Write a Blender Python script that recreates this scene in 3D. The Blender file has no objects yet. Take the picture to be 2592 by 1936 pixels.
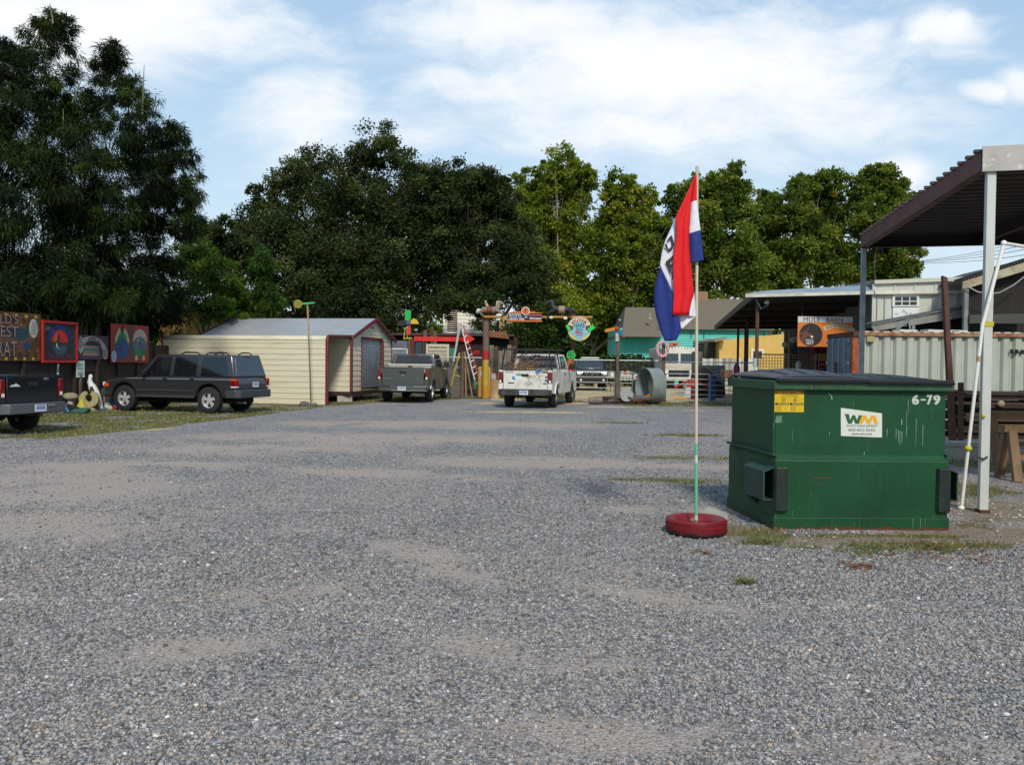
import bpy, bmesh, math, random
import numpy as np
from mathutils import Vector, Matrix
R = math.radians
random.seed(7); rng = np.random.default_rng(7)
SC = bpy.context.scene
COL = SC.collection

# ---------------------------------------------------------------- camera
FPX = 2198.0; EYE = 1.7; PITCH = math.atan(55/FPX); ROLL = R(0.6)
cam_d = bpy.data.cameras.new("camera"); cam = bpy.data.objects.new("camera", cam_d); COL.objects.link(cam)
cam_d.sensor_width = 36.0; cam_d.lens = 36.0*FPX/2592; cam_d.clip_end = 3000; cam_d.clip_start = 0.05
CAMROT = Matrix.Rotation(R(90)-PITCH, 3, 'X') @ Matrix.Rotation(ROLL, 3, 'Z')
cam.matrix_world = Matrix.Translation((0, 0, EYE)) @ CAMROT.to_4x4()
SC.camera = cam
SC.render.resolution_x = 1024; SC.render.resolution_y = 764

def ray(px, py):
    return CAMROT @ Vector(((px-1296)/FPX, (968-py)/FPX, -1))
def at(px, py, Y):                       # photograph pixel + distance ahead -> point
    d = ray(px, py); return Vector((0, 0, EYE)) + d*(Y/d.y)
def gp(px, py, z=0.0):                   # photograph pixel -> point on level z
    d = ray(px, py); return Vector((0, 0, EYE)) + d*((z-EYE)/d.z)
def xat(px, Y, z=0.0):                   # x of a pixel column at distance Y
    return at(px, 915 - (z-EYE)*FPX/Y, Y).x
def zat(py, Y, px=1296):
    return at(px, py, Y).z

# ---------------------------------------------------------------- sun, sky, exposure
SUN_EL = R(40); SUN_AZ = R(171)          # azimuth clockwise from +Y: behind the camera
sun_dir = Vector((math.sin(SUN_AZ)*math.cos(SUN_EL), math.cos(SUN_AZ)*math.cos(SUN_EL), math.sin(SUN_EL)))
sl = bpy.data.lights.new("sun", 'SUN'); sl.energy = 2.4; sl.angle = R(9); sl.color = (1, 0.93, 0.82)
so = bpy.data.objects.new("sun", sl); COL.objects.link(so)
so.rotation_euler = (-sun_dir).to_track_quat('-Z', 'Y').to_euler(); so.location = sun_dir*60
SC.view_settings.view_transform = 'Standard'; SC.view_settings.look = 'None'
SC.view_settings.exposure = 0.5; SC.view_settings.gamma = 1.0
SC.render.engine = 'CYCLES'
SC.cycles.use_denoising = True
SC.cycles.max_bounces = 6; SC.cycles.diffuse_bounces = 3; SC.cycles.glossy_bounces = 3
SC.cycles.transmission_bounces = 4; SC.cycles.transparent_max_bounces = 8

class NT:
    """small helper round a node tree"""
    def __init__(s, tree): s.t = tree; s.n = tree.nodes; s.l = tree.links
    def node(s, typ, **kw):
        n = s.n.new(typ)
        for k, v in kw.items(): setattr(n, k, v)
        return n
    def put(s, sock, v):
        if v is None: return
        if isinstance(v, bpy.types.NodeSocket): s.l.new(v, sock)
        else:
            if isinstance(v, (tuple, list)) and len(v) == 3 and sock.type == 'RGBA': v = (*v, 1)
            sock.default_value = v
    def math(s, op, a, b=None, c=None, clamp=False):
        n = s.node('ShaderNodeMath', operation=op); n.use_clamp = clamp
        for i, v in enumerate((a, b, c)):
            if v is not None: s.put(n.inputs[i], v)
        return n.outputs[0]
    def vmath(s, op, a, b=None, out=0):
        n = s.node('ShaderNodeVectorMath', operation=op)
        s.put(n.inputs[0], a)
        if b is not None: s.put(n.inputs[1], b)
        return n.outputs[out]
    def noise(s, vec, scale, detail=3, rough=0.5, dist=0.0, col=False):
        n = s.node('ShaderNodeTexNoise'); s.put(n.inputs['Vector'], vec)
        n.inputs['Scale'].default_value = scale; n.inputs['Detail'].default_value = detail
        n.inputs['Roughness'].default_value = rough; n.inputs['Distortion'].default_value = dist
        return n.outputs[1 if col else 0]
    def voro(s, vec, scale, feature='F1', rnd=1.0):
        n = s.node('ShaderNodeTexVoronoi', feature=feature); s.put(n.inputs['Vector'], vec)
        n.inputs['Scale'].default_value = scale; n.inputs['Randomness'].default_value = rnd
        return n
    def ramp(s, fac, stops, interp='LINEAR'):
        n = s.node('ShaderNodeValToRGB'); r = n.color_ramp; r.interpolation = interp
        while len(r.elements) < len(stops): r.elements.new(0.5)
        for e, (p, c) in zip(r.elements, stops):
            e.position = p; e.color = (*c, 1) if len(c) == 3 else c
        s.put(n.inputs[0], fac); return n.outputs[0]
    def mix(s, fac, a, b, mode='MIX'):
        n = s.node('ShaderNodeMix', data_type='RGBA', blend_type=mode)
        s.put(n.inputs[0], fac); s.put(n.inputs[6], a); s.put(n.inputs[7], b)
        return n.outputs[2]
    def map(s, v, a, b, c=0.0, d=1.0, smooth=True):
        n = s.node('ShaderNodeMapRange'); n.interpolation_type = 'SMOOTHSTEP' if smooth else 'LINEAR'
        s.put(n.inputs[0], v)
        for i, x in enumerate((a, b, c, d)): s.put(n.inputs[i+1], x)
        return n.outputs[0]
    def bump(s, h, strength=0.5, dist=0.01, normal=None):
        n = s.node('ShaderNodeBump'); s.put(n.inputs['Height'], h)
        n.inputs['Strength'].default_value = strength; n.inputs['Distance'].default_value = dist
        if normal: s.put(n.inputs['Normal'], normal)
        return n.outputs[0]

world = bpy.data.worlds.new("World"); SC.world = world; world.use_nodes = True
w = NT(world.node_tree); w.n.clear()
sky = w.node('ShaderNodeTexSky', sky_type='NISHITA'); sky.sun_disc = False
sky.sun_elevation = SUN_EL; sky.sun_rotation = SUN_AZ
sky.air_density = 1.0; sky.dust_density = 1.2; sky.ozone_density = 1.0
tc = w.node('ShaderNodeTexCoord'); sep = w.node('ShaderNodeSeparateXYZ'); w.l.new(tc.outputs['Generated'], sep.inputs[0])
yy = w.math('MAXIMUM', w.math('ABSOLUTE', sep.outputs[1]), 0.25)
uu = w.math('DIVIDE', sep.outputs[0], yy); vv = w.math('DIVIDE', sep.outputs[2], yy)
cmb = w.node('ShaderNodeCombineXYZ'); w.l.new(uu, cmb.inputs[0]); w.l.new(vv, cmb.inputs[1])
uv = cmb.outputs[0]
warp = w.vmath('SCALE', w.vmath('SUBTRACT', w.noise(uv, 5.0, 3, col=True), (0.5, 0.5, 0.5)), None)
warp.node.inputs['Scale'].default_value = 0.10
uvw = w.vmath('ADD', uv, warp)
field = None
CLOUDS = [(200, 60, 520, 230, 1.25), (620, 110, 270, 120, .75), (760, 300, 190, 150, .95), (1010, 330, 250, 90, .6),
          (1330, 80, 440, 110, .95), (1750, 170, 680, 200, 1.2), (1230, 210, 270, 70, .9), (1600, 330, 520, 110, .9),
          (2110, 300, 330, 110, .8), (2150, 60, 200, 60, .55), (2270, 430, 120, 70, 1.1), (1000, 60, 160, 60, .4),
          (2360, 78, 110, 80, .95), (2400, 60, 40, 40, 1.1), (2330, 105, 60, 30, 1.0), (2470, 228, 70, 34, 1.1), (2550, 210, 120, 50, 1.0), (2340, 130, 170, 70, .7), (2000, 420, 300, 60, .5), (2500, 480, 200, 60, .6)]
for (cx, cy, rx, ry, amp) in CLOUDS:
    c = ((cx-1296)/FPX, (913-cy)/FPX, 0)
    d = w.vmath('SUBTRACT', uvw, c); d = w.vmath('MULTIPLY', d, (FPX/rx, FPX/ry, 0))
    ln = w.vmath('LENGTH', d, out=1)
    v = w.math('MULTIPLY', w.map(ln, 0.15, 1.35, 1, 0), amp)
    field = v if field is None else w.math('MAXIMUM', field, v)
st = w.vmath('MULTIPLY', uvw, (1.0, 2.5, 1))
nz = w.noise(st, 6.5, 12, 0.68, 0.12)
nz2 = w.noise(st, 2.0, 5, 0.55)
tot = w.math('ADD', field, w.math('MULTIPLY', w.math('SUBTRACT', nz, 0.5), 2.0))
tot = w.math('ADD', tot, w.math('MULTIPLY', w.math('SUBTRACT', nz2, 0.5), 0.5))
cov = w.map(tot, -0.05, 0.85, 0, 1)
cloudcol = w.ramp(w.map(tot, 0.5, 1.3), [(0, (5.8, 6.4, 7.0)), (1, (7.4, 7.4, 7.4))])
# thin veil that whitens the sky towards the horizon (built air, same for every view)
airc = w.ramp(w.map(vv, 0.0, 0.5, 0, 1, smooth=False), [(0, (5.6, 6.4, 6.9)), (.45, (4.1, 5.5, 6.7)), (1, (2.8, 4.3, 6.2))])
skyb = w.mix(0.8, sky.outputs[0], airc)
full = w.mix(w.math('MULTIPLY', cov, 0.93), skyb, cloudcol)
bg = w.node('ShaderNodeBackground'); w.put(bg.inputs[0], full); bg.inputs[1].default_value = 0.1
wo = w.node('ShaderNodeOutputWorld'); w.l.new(bg.outputs[0], wo.inputs[0])

# ---------------------------------------------------------------- materials
def hx(h):
    h = h.lstrip('#'); v = [int(h[i:i+2], 16)/255 for i in (0, 2, 4)]
    return tuple(x/12.92 if x <= 0.04045 else ((x+0.055)/1.055)**2.4 for x in v)
MATS = {}
def mat(name, col=None, rough=0.7, metal=0.0, col2=None, scale=4.0, amount=0.5, bump=0.0, bscale=60.0, coat=0.0,
        stretch=None, spec=0.5, extra=None, detail=5):
    if name in MATS: return MATS[name]
    m = bpy.data.materials.new(name); m.use_nodes = True; t = NT(m.node_tree)
    b = t.n['Principled BSDF']; col = hx(col) if isinstance(col, str) else col
    b.inputs['Roughness'].default_value = rough; b.inputs['Metallic'].default_value = metal
    b.inputs['Coat Weight'].default_value = coat; b.inputs['Specular IOR Level'].default_value = spec
    b.inputs['Coat Roughness'].default_value = 0.08
    tcn = t.node('ShaderNodeTexCoord'); vec = tcn.outputs['Object']
    if stretch: vec = t.vmath('MULTIPLY', vec, stretch)
    c = (*col, 1)
    if col2 is not None:
        col2 = hx(col2) if isinstance(col2, str) else col2
        f = t.map(t.noise(vec, scale, detail, 0.62), 0.5-amount*0.35, 0.5+0.45*(1.1-amount)+0.02)
        c = t.mix(f, c, (*col2, 1))
    if extra: c = extra(t, vec, c)
    t.put(b.inputs['Base Color'], c)
    if bump: t.put(b.inputs['Normal'], t.bump(t.noise(vec, bscale, 4), bump, 0.02))
    MATS[name] = m; return m

# ---------------------------------------------------------------- mesh builder
class MB:
    def __init__(s): s.v = []; s.f = []; s.m = []
    def add(s, vs, fs, mi=0):
        o = len(s.v); s.v += [tuple(p) for p in vs]; s.f += [tuple(i+o for i in f) for f in fs]; s.m += [mi]*len(fs); return s
    def box(s, c, d, rot=None, mi=0):
        x, y, z = d[0]/2, d[1]/2, d[2]/2
        vs = [Vector((a*x, b*y, e*z)) for a in (-1, 1) for b in (-1, 1) for e in (-1, 1)]
        if rot is not None: vs = [rot @ p for p in vs]
        vs = [p+Vector(c) for p in vs]
        return s.add(vs, [(0, 1, 3, 2), (4, 6, 7, 5), (0, 4, 5, 1), (2, 3, 7, 6), (0, 2, 6, 4), (1, 5, 7, 3)], mi)
    def bb(s, x0, x1, y0, y1, z0, z1, mi=0):
        return s.box(((x0+x1)/2, (y0+y1)/2, (z0+z1)/2), (abs(x1-x0), abs(y1-y0), abs(z1-z0)), mi=mi)
    def hexa(s, a, b, mi=0):             # two quads (bottom a, top b), same winding
        return s.add(list(a)+list(b), [(3, 2, 1, 0), (4, 5, 6, 7), (0, 1, 5, 4), (1, 2, 6, 5), (2, 3, 7, 6), (3, 0, 4, 7)], mi)
    def beam(s, p, q, w, h=None, mi=0, up=(0, 0, 1)):
        p, q = Vector(p), Vector(q); h = h or w; d = (q-p).normalized(); u = Vector(up)
        if abs(d.dot(u)) > .99: u = Vector((0, 1, 0))
        r = d.cross(u).normalized(); u = r.cross(d).normalized()
        A = [p+r*a*w/2+u*b*h/2 for a, b in ((-1, -1), (1, -1), (1, 1), (-1, 1))]
        B = [x+(q-p) for x in A]
        return s.add(A+B, [(3, 2, 1, 0), (4, 5, 6, 7), (0, 1, 5, 4), (1, 2, 6, 5), (2, 3, 7, 6), (3, 0, 4, 7)], mi)
    def tube(s, pts, r, n=8, mi=0, cap=True):
        pts = [Vector(p) for p in pts]; rs = r if isinstance(r, (list, tuple)) else [r]*len(pts)
        base = len(s.v); u = None
        for i, p in enumerate(pts):
            d = (pts[min(i+1, len(pts)-1)]-pts[max(i-1, 0)]).normalized()
            if u is None:
                u = d.orthogonal().normalized()
            else: u = (u-d*u.dot(d)).normalized()
            v = d.cross(u)
            for k in range(n):
                a = 2*math.pi*k/n; s.v.append(tuple(p+(u*math.cos(a)+v*math.sin(a))*rs[i]))
        for i in range(len(pts)-1):
            for k in range(n):
                a = base+i*n+k; b = base+i*n+(k+1) % n
                s.f.append((a, b, b+n, a+n)); s.m.append(mi)
        if cap:
            s.f.append(tuple(base+k for k in reversed(range(n)))); s.m.append(mi)
            e = base+(len(pts)-1)*n; s.f.append(tuple(e+k for k in range(n))); s.m.append(mi)
        return s
    def lathe(s, prof, c=(0, 0, 0), axis='Z', n=24, mi=0, closed=False, rot=None):
        base = len(s.v); c = Vector(c)
        for (r, h) in prof:
            for k in range(n):
                a = 2*math.pi*k/n; p = Vector((r*math.cos(a), r*math.sin(a), h))
                if axis == 'X': p = Vector((p.z, p.x, p.y))
                elif axis == 'Y': p = Vector((p.y, p.z, p.x))
                if rot is not None: p = rot @ p
                s.v.append(tuple(p+c))
        m = len(prof)
        for i in range(m if closed else m-1):
            j = (i+1) % m
            for k in range(n):
                k2 = (k+1) % n; s.f.append((base+i*n+k, base+i*n+k2, base+j*n+k2, base+j*n+k)); s.m.append(mi)
        return s
    def ell(s, c, r, n=12, m=8, mi=0, rot=None):
        base = len(s.v); c = Vector(c); r = r if isinstance(r, (tuple, list)) else (r, r, r)
        for i in range(m+1):
            t = math.pi*i/m
            for k in range(n):
                a = 2*math.pi*k/n
                p = Vector((r[0]*math.sin(t)*math.cos(a), r[1]*math.sin(t)*math.sin(a), r[2]*math.cos(t)))
                if rot is not None: p = rot @ p
                s.v.append(tuple(p+c))
        for i in range(m):
            for k in range(n):
                k2 = (k+1) % n; s.f.append((base+(i+1)*n+k, base+(i+1)*n+k2, base+i*n+k2, base+i*n+k)); s.m.append(mi)
        return s
    def prism(s, poly, fr, d0, d1, mi=0):  # 2D polygon in frame fr, from depth d0 to d1 (along the frame's normal)
        n = len(poly); A = [fr.p(a, b, d0) for a, b in poly]; B = [fr.p(a, b, d1) for a, b in poly]
        fs = [tuple(range(n)), tuple(reversed(range(n, 2*n)))]
        fs += [(i, i+n, (i+1) % n+n, (i+1) % n) for i in range(n)]
        return s.add(A+B, fs, mi)
    def grid(s, P, mi=0):                # P[i][j] points
        h, w_ = len(P), len(P[0]); b = len(s.v)
        for row in P: s.v += [tuple(p) for p in row]
        for i in range(h-1):
            for j in range(w_-1):
                a = b+i*w_+j; s.f.append((a, a+1, a+w_+1, a+w_)); s.m.append(mi)
        return s
    def text(s, txt, fr, a, b, w_, h, d=0.0, mi=0, arc=None, rot=0.0, bold=0.0, thick=0.004):
        V, F = text_mesh(txt, bold)
        pts = []
        for (x, y) in V:
            X = x*w_; Y = y*h
            if arc:                      # arc = radius; text centred over the top of the circle
                th = (X-w_/2)/arc; X = w_/2+(arc+Y)*math.sin(th); Y = (arc+Y)*math.cos(th)-arc
            if rot:
                dx, dy = X-w_/2, Y-h/2; X = w_/2+dx*math.cos(rot)-dy*math.sin(rot); Y = h/2+dx*math.sin(rot)+dy*math.cos(rot)
            pts.append(fr.p(a+X, b+Y, d+thick))
        return s.add(pts, F, mi)
    def build(s, name, mats, parent=None, local=False, bevel=0, seg=2, smooth=None, solid=0):
        me = bpy.data.meshes.new(name)
        M = WM[parent.name] if parent is not None else None
        vs = s.v
        if M is not None and not local:
            inv = M.inverted(); vs = [tuple(inv @ Vector(p)) for p in vs]
        me.from_pydata(vs, [], s.f)
        if not isinstance(mats, (list, tuple)): mats = [mats]
        for m in mats: me.materials.append(m)
        if len(mats) > 1: me.polygons.foreach_set('material_index', s.m)
        if smooth is not None:
            me.polygons.foreach_set('use_smooth', [True]*len(me.polygons)); me.set_sharp_from_angle(angle=R(smooth))
        me.update()
        o = bpy.data.objects.new(name, me); COL.objects.link(o)
        if parent is not None: o.parent = parent; WM[o.name] = M
        if bevel:
            md = o.modifiers.new('bevel', 'BEVEL'); md.width = bevel; md.segments = seg; md.limit_method = 'ANGLE'; md.angle_limit = R(35)
        if solid:
            md = o.modifiers.new('solid', 'SOLIDIFY'); md.thickness = solid; md.offset = 0
        return o
    def solo(s, name, mats, label, cat, loc=None, group=None, kind=None, **kw):
        """one-mesh thing; its origin goes to loc (base)"""
        if loc is None:
            xs = np.array(s.v); loc = (xs[:, 0].mean(), xs[:, 1].mean(), xs[:, 2].min())
        L = Vector(loc); s.v = [tuple(Vector(p)-L) for p in s.v]
        o = s.build(name, mats, **kw); o.location = L; tagit(o, label, cat, group, kind); return o

WM = {}
def tagit(o, label, cat, group=None, kind=None):
    if label: o['label'] = label
    if cat: o['category'] = cat
    if group: o['group'] = group
    if kind: o['kind'] = kind
    elif cat: o['kind'] = 'thing'
def thing(name, label, cat, loc=(0, 0, 0), rz=0.0, group=None):
    o = bpy.data.objects.new(name, None); COL.objects.link(o); o.empty_display_size = .2
    o.location = loc; o.rotation_euler = (0, 0, rz); tagit(o, label, cat, group)
    WM[o.name] = Matrix.Translation(Vector(loc)) @ Matrix.Rotation(rz, 4, 'Z'); return o
def struct(name, mb, mats, **kw):
    o = mb.build(name, mats, **kw); o['kind'] = 'structure'; return o

class Fr:
    """plane frame: origin, right, up, normal (towards the viewer)"""
    def __init__(s, o, r=(1, 0, 0), u=(0, 0, 1)):
        s.o = Vector(o); s.r = Vector(r).normalized(); s.u = Vector(u).normalized(); s.n = s.r.cross(s.u)
    def p(s, a, b, d=0.0): return s.o+s.r*a+s.u*b+s.n*d
_TX = {}
def text_mesh(txt, bold=0.0):
    k = (txt, bold)
    if k not in _TX:
        cu = bpy.data.curves.new('t', 'FONT'); cu.body = txt; cu.size = 1; cu.offset = bold; cu.resolution_u = 3
        ob = bpy.data.objects.new('t', cu); me = bpy.data.meshes.new_from_object(ob)
        V = np.array([v.co[:2] for v in me.vertices]); F = [tuple(p.vertices) for p in me.polygons]
        mn = V.min(0); mx = V.max(0); V = (V-mn)/(mx-mn)
        bpy.data.objects.remove(ob); bpy.data.curves.remove(cu); bpy.data.meshes.remove(me)
        _TX[k] = (V.tolist(), F)
    return _TX[k]
def circ(cx, cy, rx, ry=None, n=24, a0=0, a1=360):
    ry = ry or rx; full = abs(a1-a0) >= 360
    k = n if full else n+1
    return [(cx+rx*math.cos(R(a0+(a1-a0)*i/n)), cy+ry*math.sin(R(a0+(a1-a0)*i/n))) for i in range(k)]
def rect(x0, y0, x1, y1): return [(x0, y0), (x1, y0), (x1, y1), (x0, y1)]
# ---------------------------------------------------------------- ground
def smooth(a, b, x):
    t = np.clip((x-a)/(b-a), 0, 1); return t*t*(3-2*t)
def vnoise(x, y, s, seed=0):            # cheap value noise for laying out patches
    x = x*s+seed*17.3; y = y*s+seed*5.1
    xi = np.floor(x); yi = np.floor(y); fx = x-xi; fy = y-yi
    fx = fx*fx*(3-2*fx); fy = fy*fy*(3-2*fy)
    h = lambda a, b: np.modf(np.abs(np.sin(a*127.1+b*311.7+seed)*43758.5453))[0]
    return (h(xi, yi)*(1-fx)+h(xi+1, yi)*fx)*(1-fy)+(h(xi, yi+1)*(1-fx)+h(xi+1, yi+1)*fx)*fy
def fbm(x, y, s, seed=0):
    return sum(vnoise(x, y, s*2**k, seed+k)*0.5**k for k in range(4))/1.875
def blob(x, y, px, py, rx, ry, rot=0):
    c = gp(px, py); dx, dy = x-c.x, y-c.y
    a = dx*math.cos(rot)+dy*math.sin(rot); b = -dx*math.sin(rot)+dy*math.cos(rot)
    return 1-smooth(0.45, 1.25, np.hypot(a/rx, b/ry))
def edge_y(x):                            # the grass begins behind this line on the left of the lot
    return np.interp(x, [-14, -9.8, -8.4, -7.4, -6.5, -5.0, -2, 2, 4, 20], [13, 16.2, 20.2, 25.5, 30.6, 33.8, 37.5, 37, 33, 33])
def fields(x, y):
    n = fbm(x, y, 0.9, 3); n2 = fbm(x, y, 2.6, 11); big = fbm(x, y, 0.25, 5)
    g = smooth(-0.6, 1.6, y-edge_y(x))*(x < 2.6)*smooth(0.36, 0.60, n*0.55+n2*0.45+0.08)
    for (px, py, rx, ry) in ((1740, 1102, 1.1, .45), (1760, 1160, 1.2, .28), (1680, 1215, 1.2, .22), (1800, 1222, .7, .2), (1560, 1070, 1.0, .4)):
        g = np.maximum(g, blob(x, y, px, py, rx, ry)*smooth(.3, .6, n2+0.12))
    for (px, py, rx, ry) in ((1900, 1345, .45, .3), (2000, 1362, .5, .14), (2150, 1385, .8, .2), (2330, 1380, .7, .22), (2050, 1356, 1.0, .12), (2300, 1358, 1.0, .12), (2440, 1240, .9, .8), (2480, 1380, .4, .22), (2520, 1330, .5, .5), (2500, 1180, 1.0, 1.2), (1895, 1468, .1, .06)):
        g = np.maximum(g, blob(x, y, px, py, rx, ry)*smooth(.35, .62, n2+0.08))
    rim = smooth(35.8, 36.6, y)*(x > 1.6)*(1-.75*smooth(37.2, 38.2, y))
    g = np.maximum(g, rim*smooth(.30, .62, n))
    g = np.maximum(g, smooth(33.2, 33.9, y)*(x > 4.2)*(y < 36.5)*smooth(.25, .5, n2))
    s = np.zeros_like(x)
    for (px, py, rx, ry, rot) in ((110, 1230, 2.4, 1.9, .2), (60, 1340, 1.5, 1.0, 0), (1050, 1395, .75, .30, -.75), (1170, 1455, .65, .24, -.75), (1500, 1425, .8, .20, -.55), (1650, 1510, 1.0, .2, -.6),
                                  (900, 1110, 4.5, 1.6, 0), (1350, 1170, 2.6, .9, 0), (1700, 1290, 1.0, .28, 0), (640, 1135, 3, 1.2, 0), (1120, 1075, 5, 1.5, 0), (740, 1340, .35, .2, 0),
                                  (1480, 1850, .5, .16, 0), (1620, 1880, .6, .14, .3), (700, 1500, .7, .3, .3), (1750, 1180, 1.5, .4, 0), (2420, 1350, 1.1, .4, 0), (2200, 1375, 1.3, .25, 0), (1250, 1640, 1.0, .25, -.4), (300, 1180, 2.5, .8, .1), (1000, 1200, 2.2, .5, -.2), (2330, 1900, .7, .2, 0), (500, 1640, .6, .25, .4)):
        s = np.maximum(s, 1.0*blob(x, y, px, py, rx*1.1, ry*1.25, rot)*smooth(.22, .62, n2*.5+n*.5+0.06))
    al = x*.35+y*.94; ac = x*.94-y*.35
    s = np.maximum(s, smooth(.42, .68, fbm(al*.16, ac*.8, 1.0, 31)*.75+n*.25)*.5)
    st = np.zeros_like(x)
    for (px, py, rx, ry) in ((1330, 1043, 2.3, .6), (1250, 1020, 1.2, .8), (1420, 1020, 1.8, .8), (1700, 1038, 2.0, .35), (1560, 1030, 1.5, .4), (330, 1086, 1.6, .3)):
        st = np.maximum(st, blob(x, y, px, py, rx*1.15, ry*1.2)*smooth(.25, .7, n*.5+n2*.5+.05)*.9)
    st = np.maximum(st, smooth(36.6, 37.6, y)*(x > -1)*smooth(.18, .45, fbm(x, y, .5, 21)))
    dirt = smooth(1.0, 3.0, x-4.6-0.18*(y-9))*smooth(9.0, 10.5, y)*(x > 4.3)*0.75
    dirt = np.maximum(dirt, smooth(0.5, 2.5, y-edge_y(x))*(x < -4)*.45)
    for (px, py, rx, ry) in ((2470, 1290, 1.5, 1.1), (2220, 1366, 1.7, .26), (2560, 1150, 3.0, 3.6), (2500, 1350, 1.2, .7), (1880, 1345, .6, .35), (2100, 1370, 1.4, .3)):
        dirt = np.maximum(dirt, blob(x, y, px, py, rx, ry)*smooth(.2, .5, n2+.1)*.85)
    return np.clip(g, 0, 1), np.clip(s, 0, 1), np.clip(st, 0, 1), np.clip(dirt, 0, 1)

def coords(lo, hi, step, far):
    a = list(np.arange(lo, hi+1e-6, step)); k = step
    b = []; p = hi
    while p < far: k *= 1.5; p += k; b.append(p)
    k = step; p = lo; cc = []
    while p > -far: k *= 1.5; p -= k; cc.append(p)
    return np.array(cc[::-1]+a+b)
gx = coords(-18, 20, 0.2, 600); gy = coords(1, 62, 0.2, 900)
X, Y = np.meshgrid(gx, gy); nx, ny = len(gx), len(gy)
me = bpy.data.meshes.new('ground')
V = np.stack([X.ravel(), Y.ravel(), np.zeros(nx*ny)], 1)
i, j = np.meshgrid(np.arange(nx-1), np.arange(ny-1)); a = (j*nx+i).ravel()
Fq = np.stack([a, a+1, a+nx+1, a+nx], 1)
me.vertices.add(len(V)); me.vertices.foreach_set('co', V.ravel())
me.loops.add(Fq.size); me.loops.foreach_set('vertex_index', Fq.ravel().astype(np.int32))
me.polygons.add(len(Fq)); me.polygons.foreach_set('loop_start', np.arange(0, Fq.size, 4, dtype=np.int32))
me.polygons.foreach_set('loop_total', np.full(len(Fq), 4, dtype=np.int32))
g_, s_, t_, d_ = fields(V[:, 0], V[:, 1])
for nm, arr in (('grassy', g_), ('sandy', s_), ('strawy', t_), ('dirty', d_)):
    at_ = me.attributes.new(nm, 'FLOAT', 'POINT'); at_.data.foreach_set('value', arr.astype(np.float32))
me.update(calc_edges=True)
ground = bpy.data.objects.new('ground', me); COL.objects.link(ground); ground['kind'] = 'structure'
gm = bpy.data.materials.new('gravel_ground'); gm.use_nodes = True; t = NT(gm.node_tree); b = t.n['Principled BSDF']
P = t.node('ShaderNodeTexCoord').outputs['Object']
def att(t, n): return t.node('ShaderNodeAttribute', attribute_name=n).outputs[2]
STONES = [(0, hx('#5f5e5c')), (.14, hx('#787673')), (.34, hx('#8b8884')), (.56, hx('#97948f')), (.68, hx('#988e83')), (.80, hx('#a6a4a1')), (.93, hx('#a99a8a')), (.990, hx('#d2cec6'))]
v1 = t.voro(t.vmath('ADD', P, t.vmath('SCALE', t.noise(P, 30, 2, col=True), None)), 55.0)
for l_ in list(gm.node_tree.links):
    pass
v1.inputs['Vector'].links[0].from_node.inputs[1].links[0].from_node.inputs['Scale'].default_value = .012
v2 = t.voro(P, 90.0)
sepc = t.node('ShaderNodeSeparateColor'); t.l.new(v1.outputs['Color'], sepc.inputs[0])
sepc2 = t.node('ShaderNodeSeparateColor'); t.l.new(v2.outputs['Color'], sepc2.inputs[0])
stone = t.ramp(sepc.outputs[0], STONES, 'CONSTANT')
fine = t.ramp(sepc2.outputs[0], [(0, hx('#4a4c50')), (.3, hx('#6c6e70')), (.7, hx('#8a8986')), (1, hx('#b0aca4'))])
stone = t.mix(t.map(v1.outputs['Distance'], .40, .75), stone, t.mix(.5, fine, hx('#3c3c3e')))
mid = t.noise(P, 1.3, 6, .6)
stone = t.mix(1.0, stone, t.ramp(mid, [(.3, (.80, .82, .86)), (.7, (1.12, 1.10, 1.08))]), 'MULTIPLY')
for sc_, lo_, hi_ in ((5, .75, 1.25), (13, .6, 1.42), (26, .5, 1.55)):
    stone = t.mix(1.0, stone, t.ramp(t.noise(P, sc_, 3, .65), [(.32, (lo_, lo_, lo_+.02)), (.68, (hi_, hi_, hi_))]), 'MULTIPLY')
edgeN = t.math('MULTIPLY', t.math('SUBTRACT', t.noise(P, 7.0, 6, .7), .5), 1.1)
def mask(n, lo, hi): return t.map(t.math('ADD', att(t, n), edgeN), lo, hi)
sandc = t.mix(t.noise(P, 60, 3), hx('#93867b'), hx('#b0a297'))
sandc = t.mix(t.map(t.noise(P, 45, 2), .55, .7), sandc, stone)
c = t.mix(t.math('MULTIPLY', mask('sandy', .1, 1.05), .9), stone, sandc)
dirtc = t.mix(t.noise(P, 9, 5), hx('#6a5c4a'), hx('#94836c'))
dirtc = t.mix(t.map(t.noise(P, 50, 3), .5, .66), dirtc, stone)
c = t.mix(mask('dirty', .3, .75), c, dirtc)
strawc = t.mix(t.noise(t.vmath('MULTIPLY', P, (3, 9, 1)), 12, 4), hx('#a58f63'), hx('#cbb68a'))
c = t.mix(mask('strawy', .3, .7), c, strawc)
grassc = t.mix(t.noise(P, 30, 4), hx('#3c4523'), hx('#6f713d'))
grassc = t.mix(t.map(t.noise(P, 3, 4), .45, .7), grassc, hx('#7c6a40'))
c = t.mix(mask('grassy', .35, .8), c, grassc)
t.put(b.inputs['Base Color'], c); b.inputs['Roughness'].default_value = .92; b.inputs['Specular IOR Level'].default_value = .25
hgt = t.math('SUBTRACT', 1.0, v1.outputs['Distance'])
hgt = t.math('ADD', hgt, t.math('MULTIPLY', t.noise(P, 120, 2), .35))
t.put(b.inputs['Normal'], t.bump(hgt, .75, .016))
ground.data.materials.append(gm)

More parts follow.
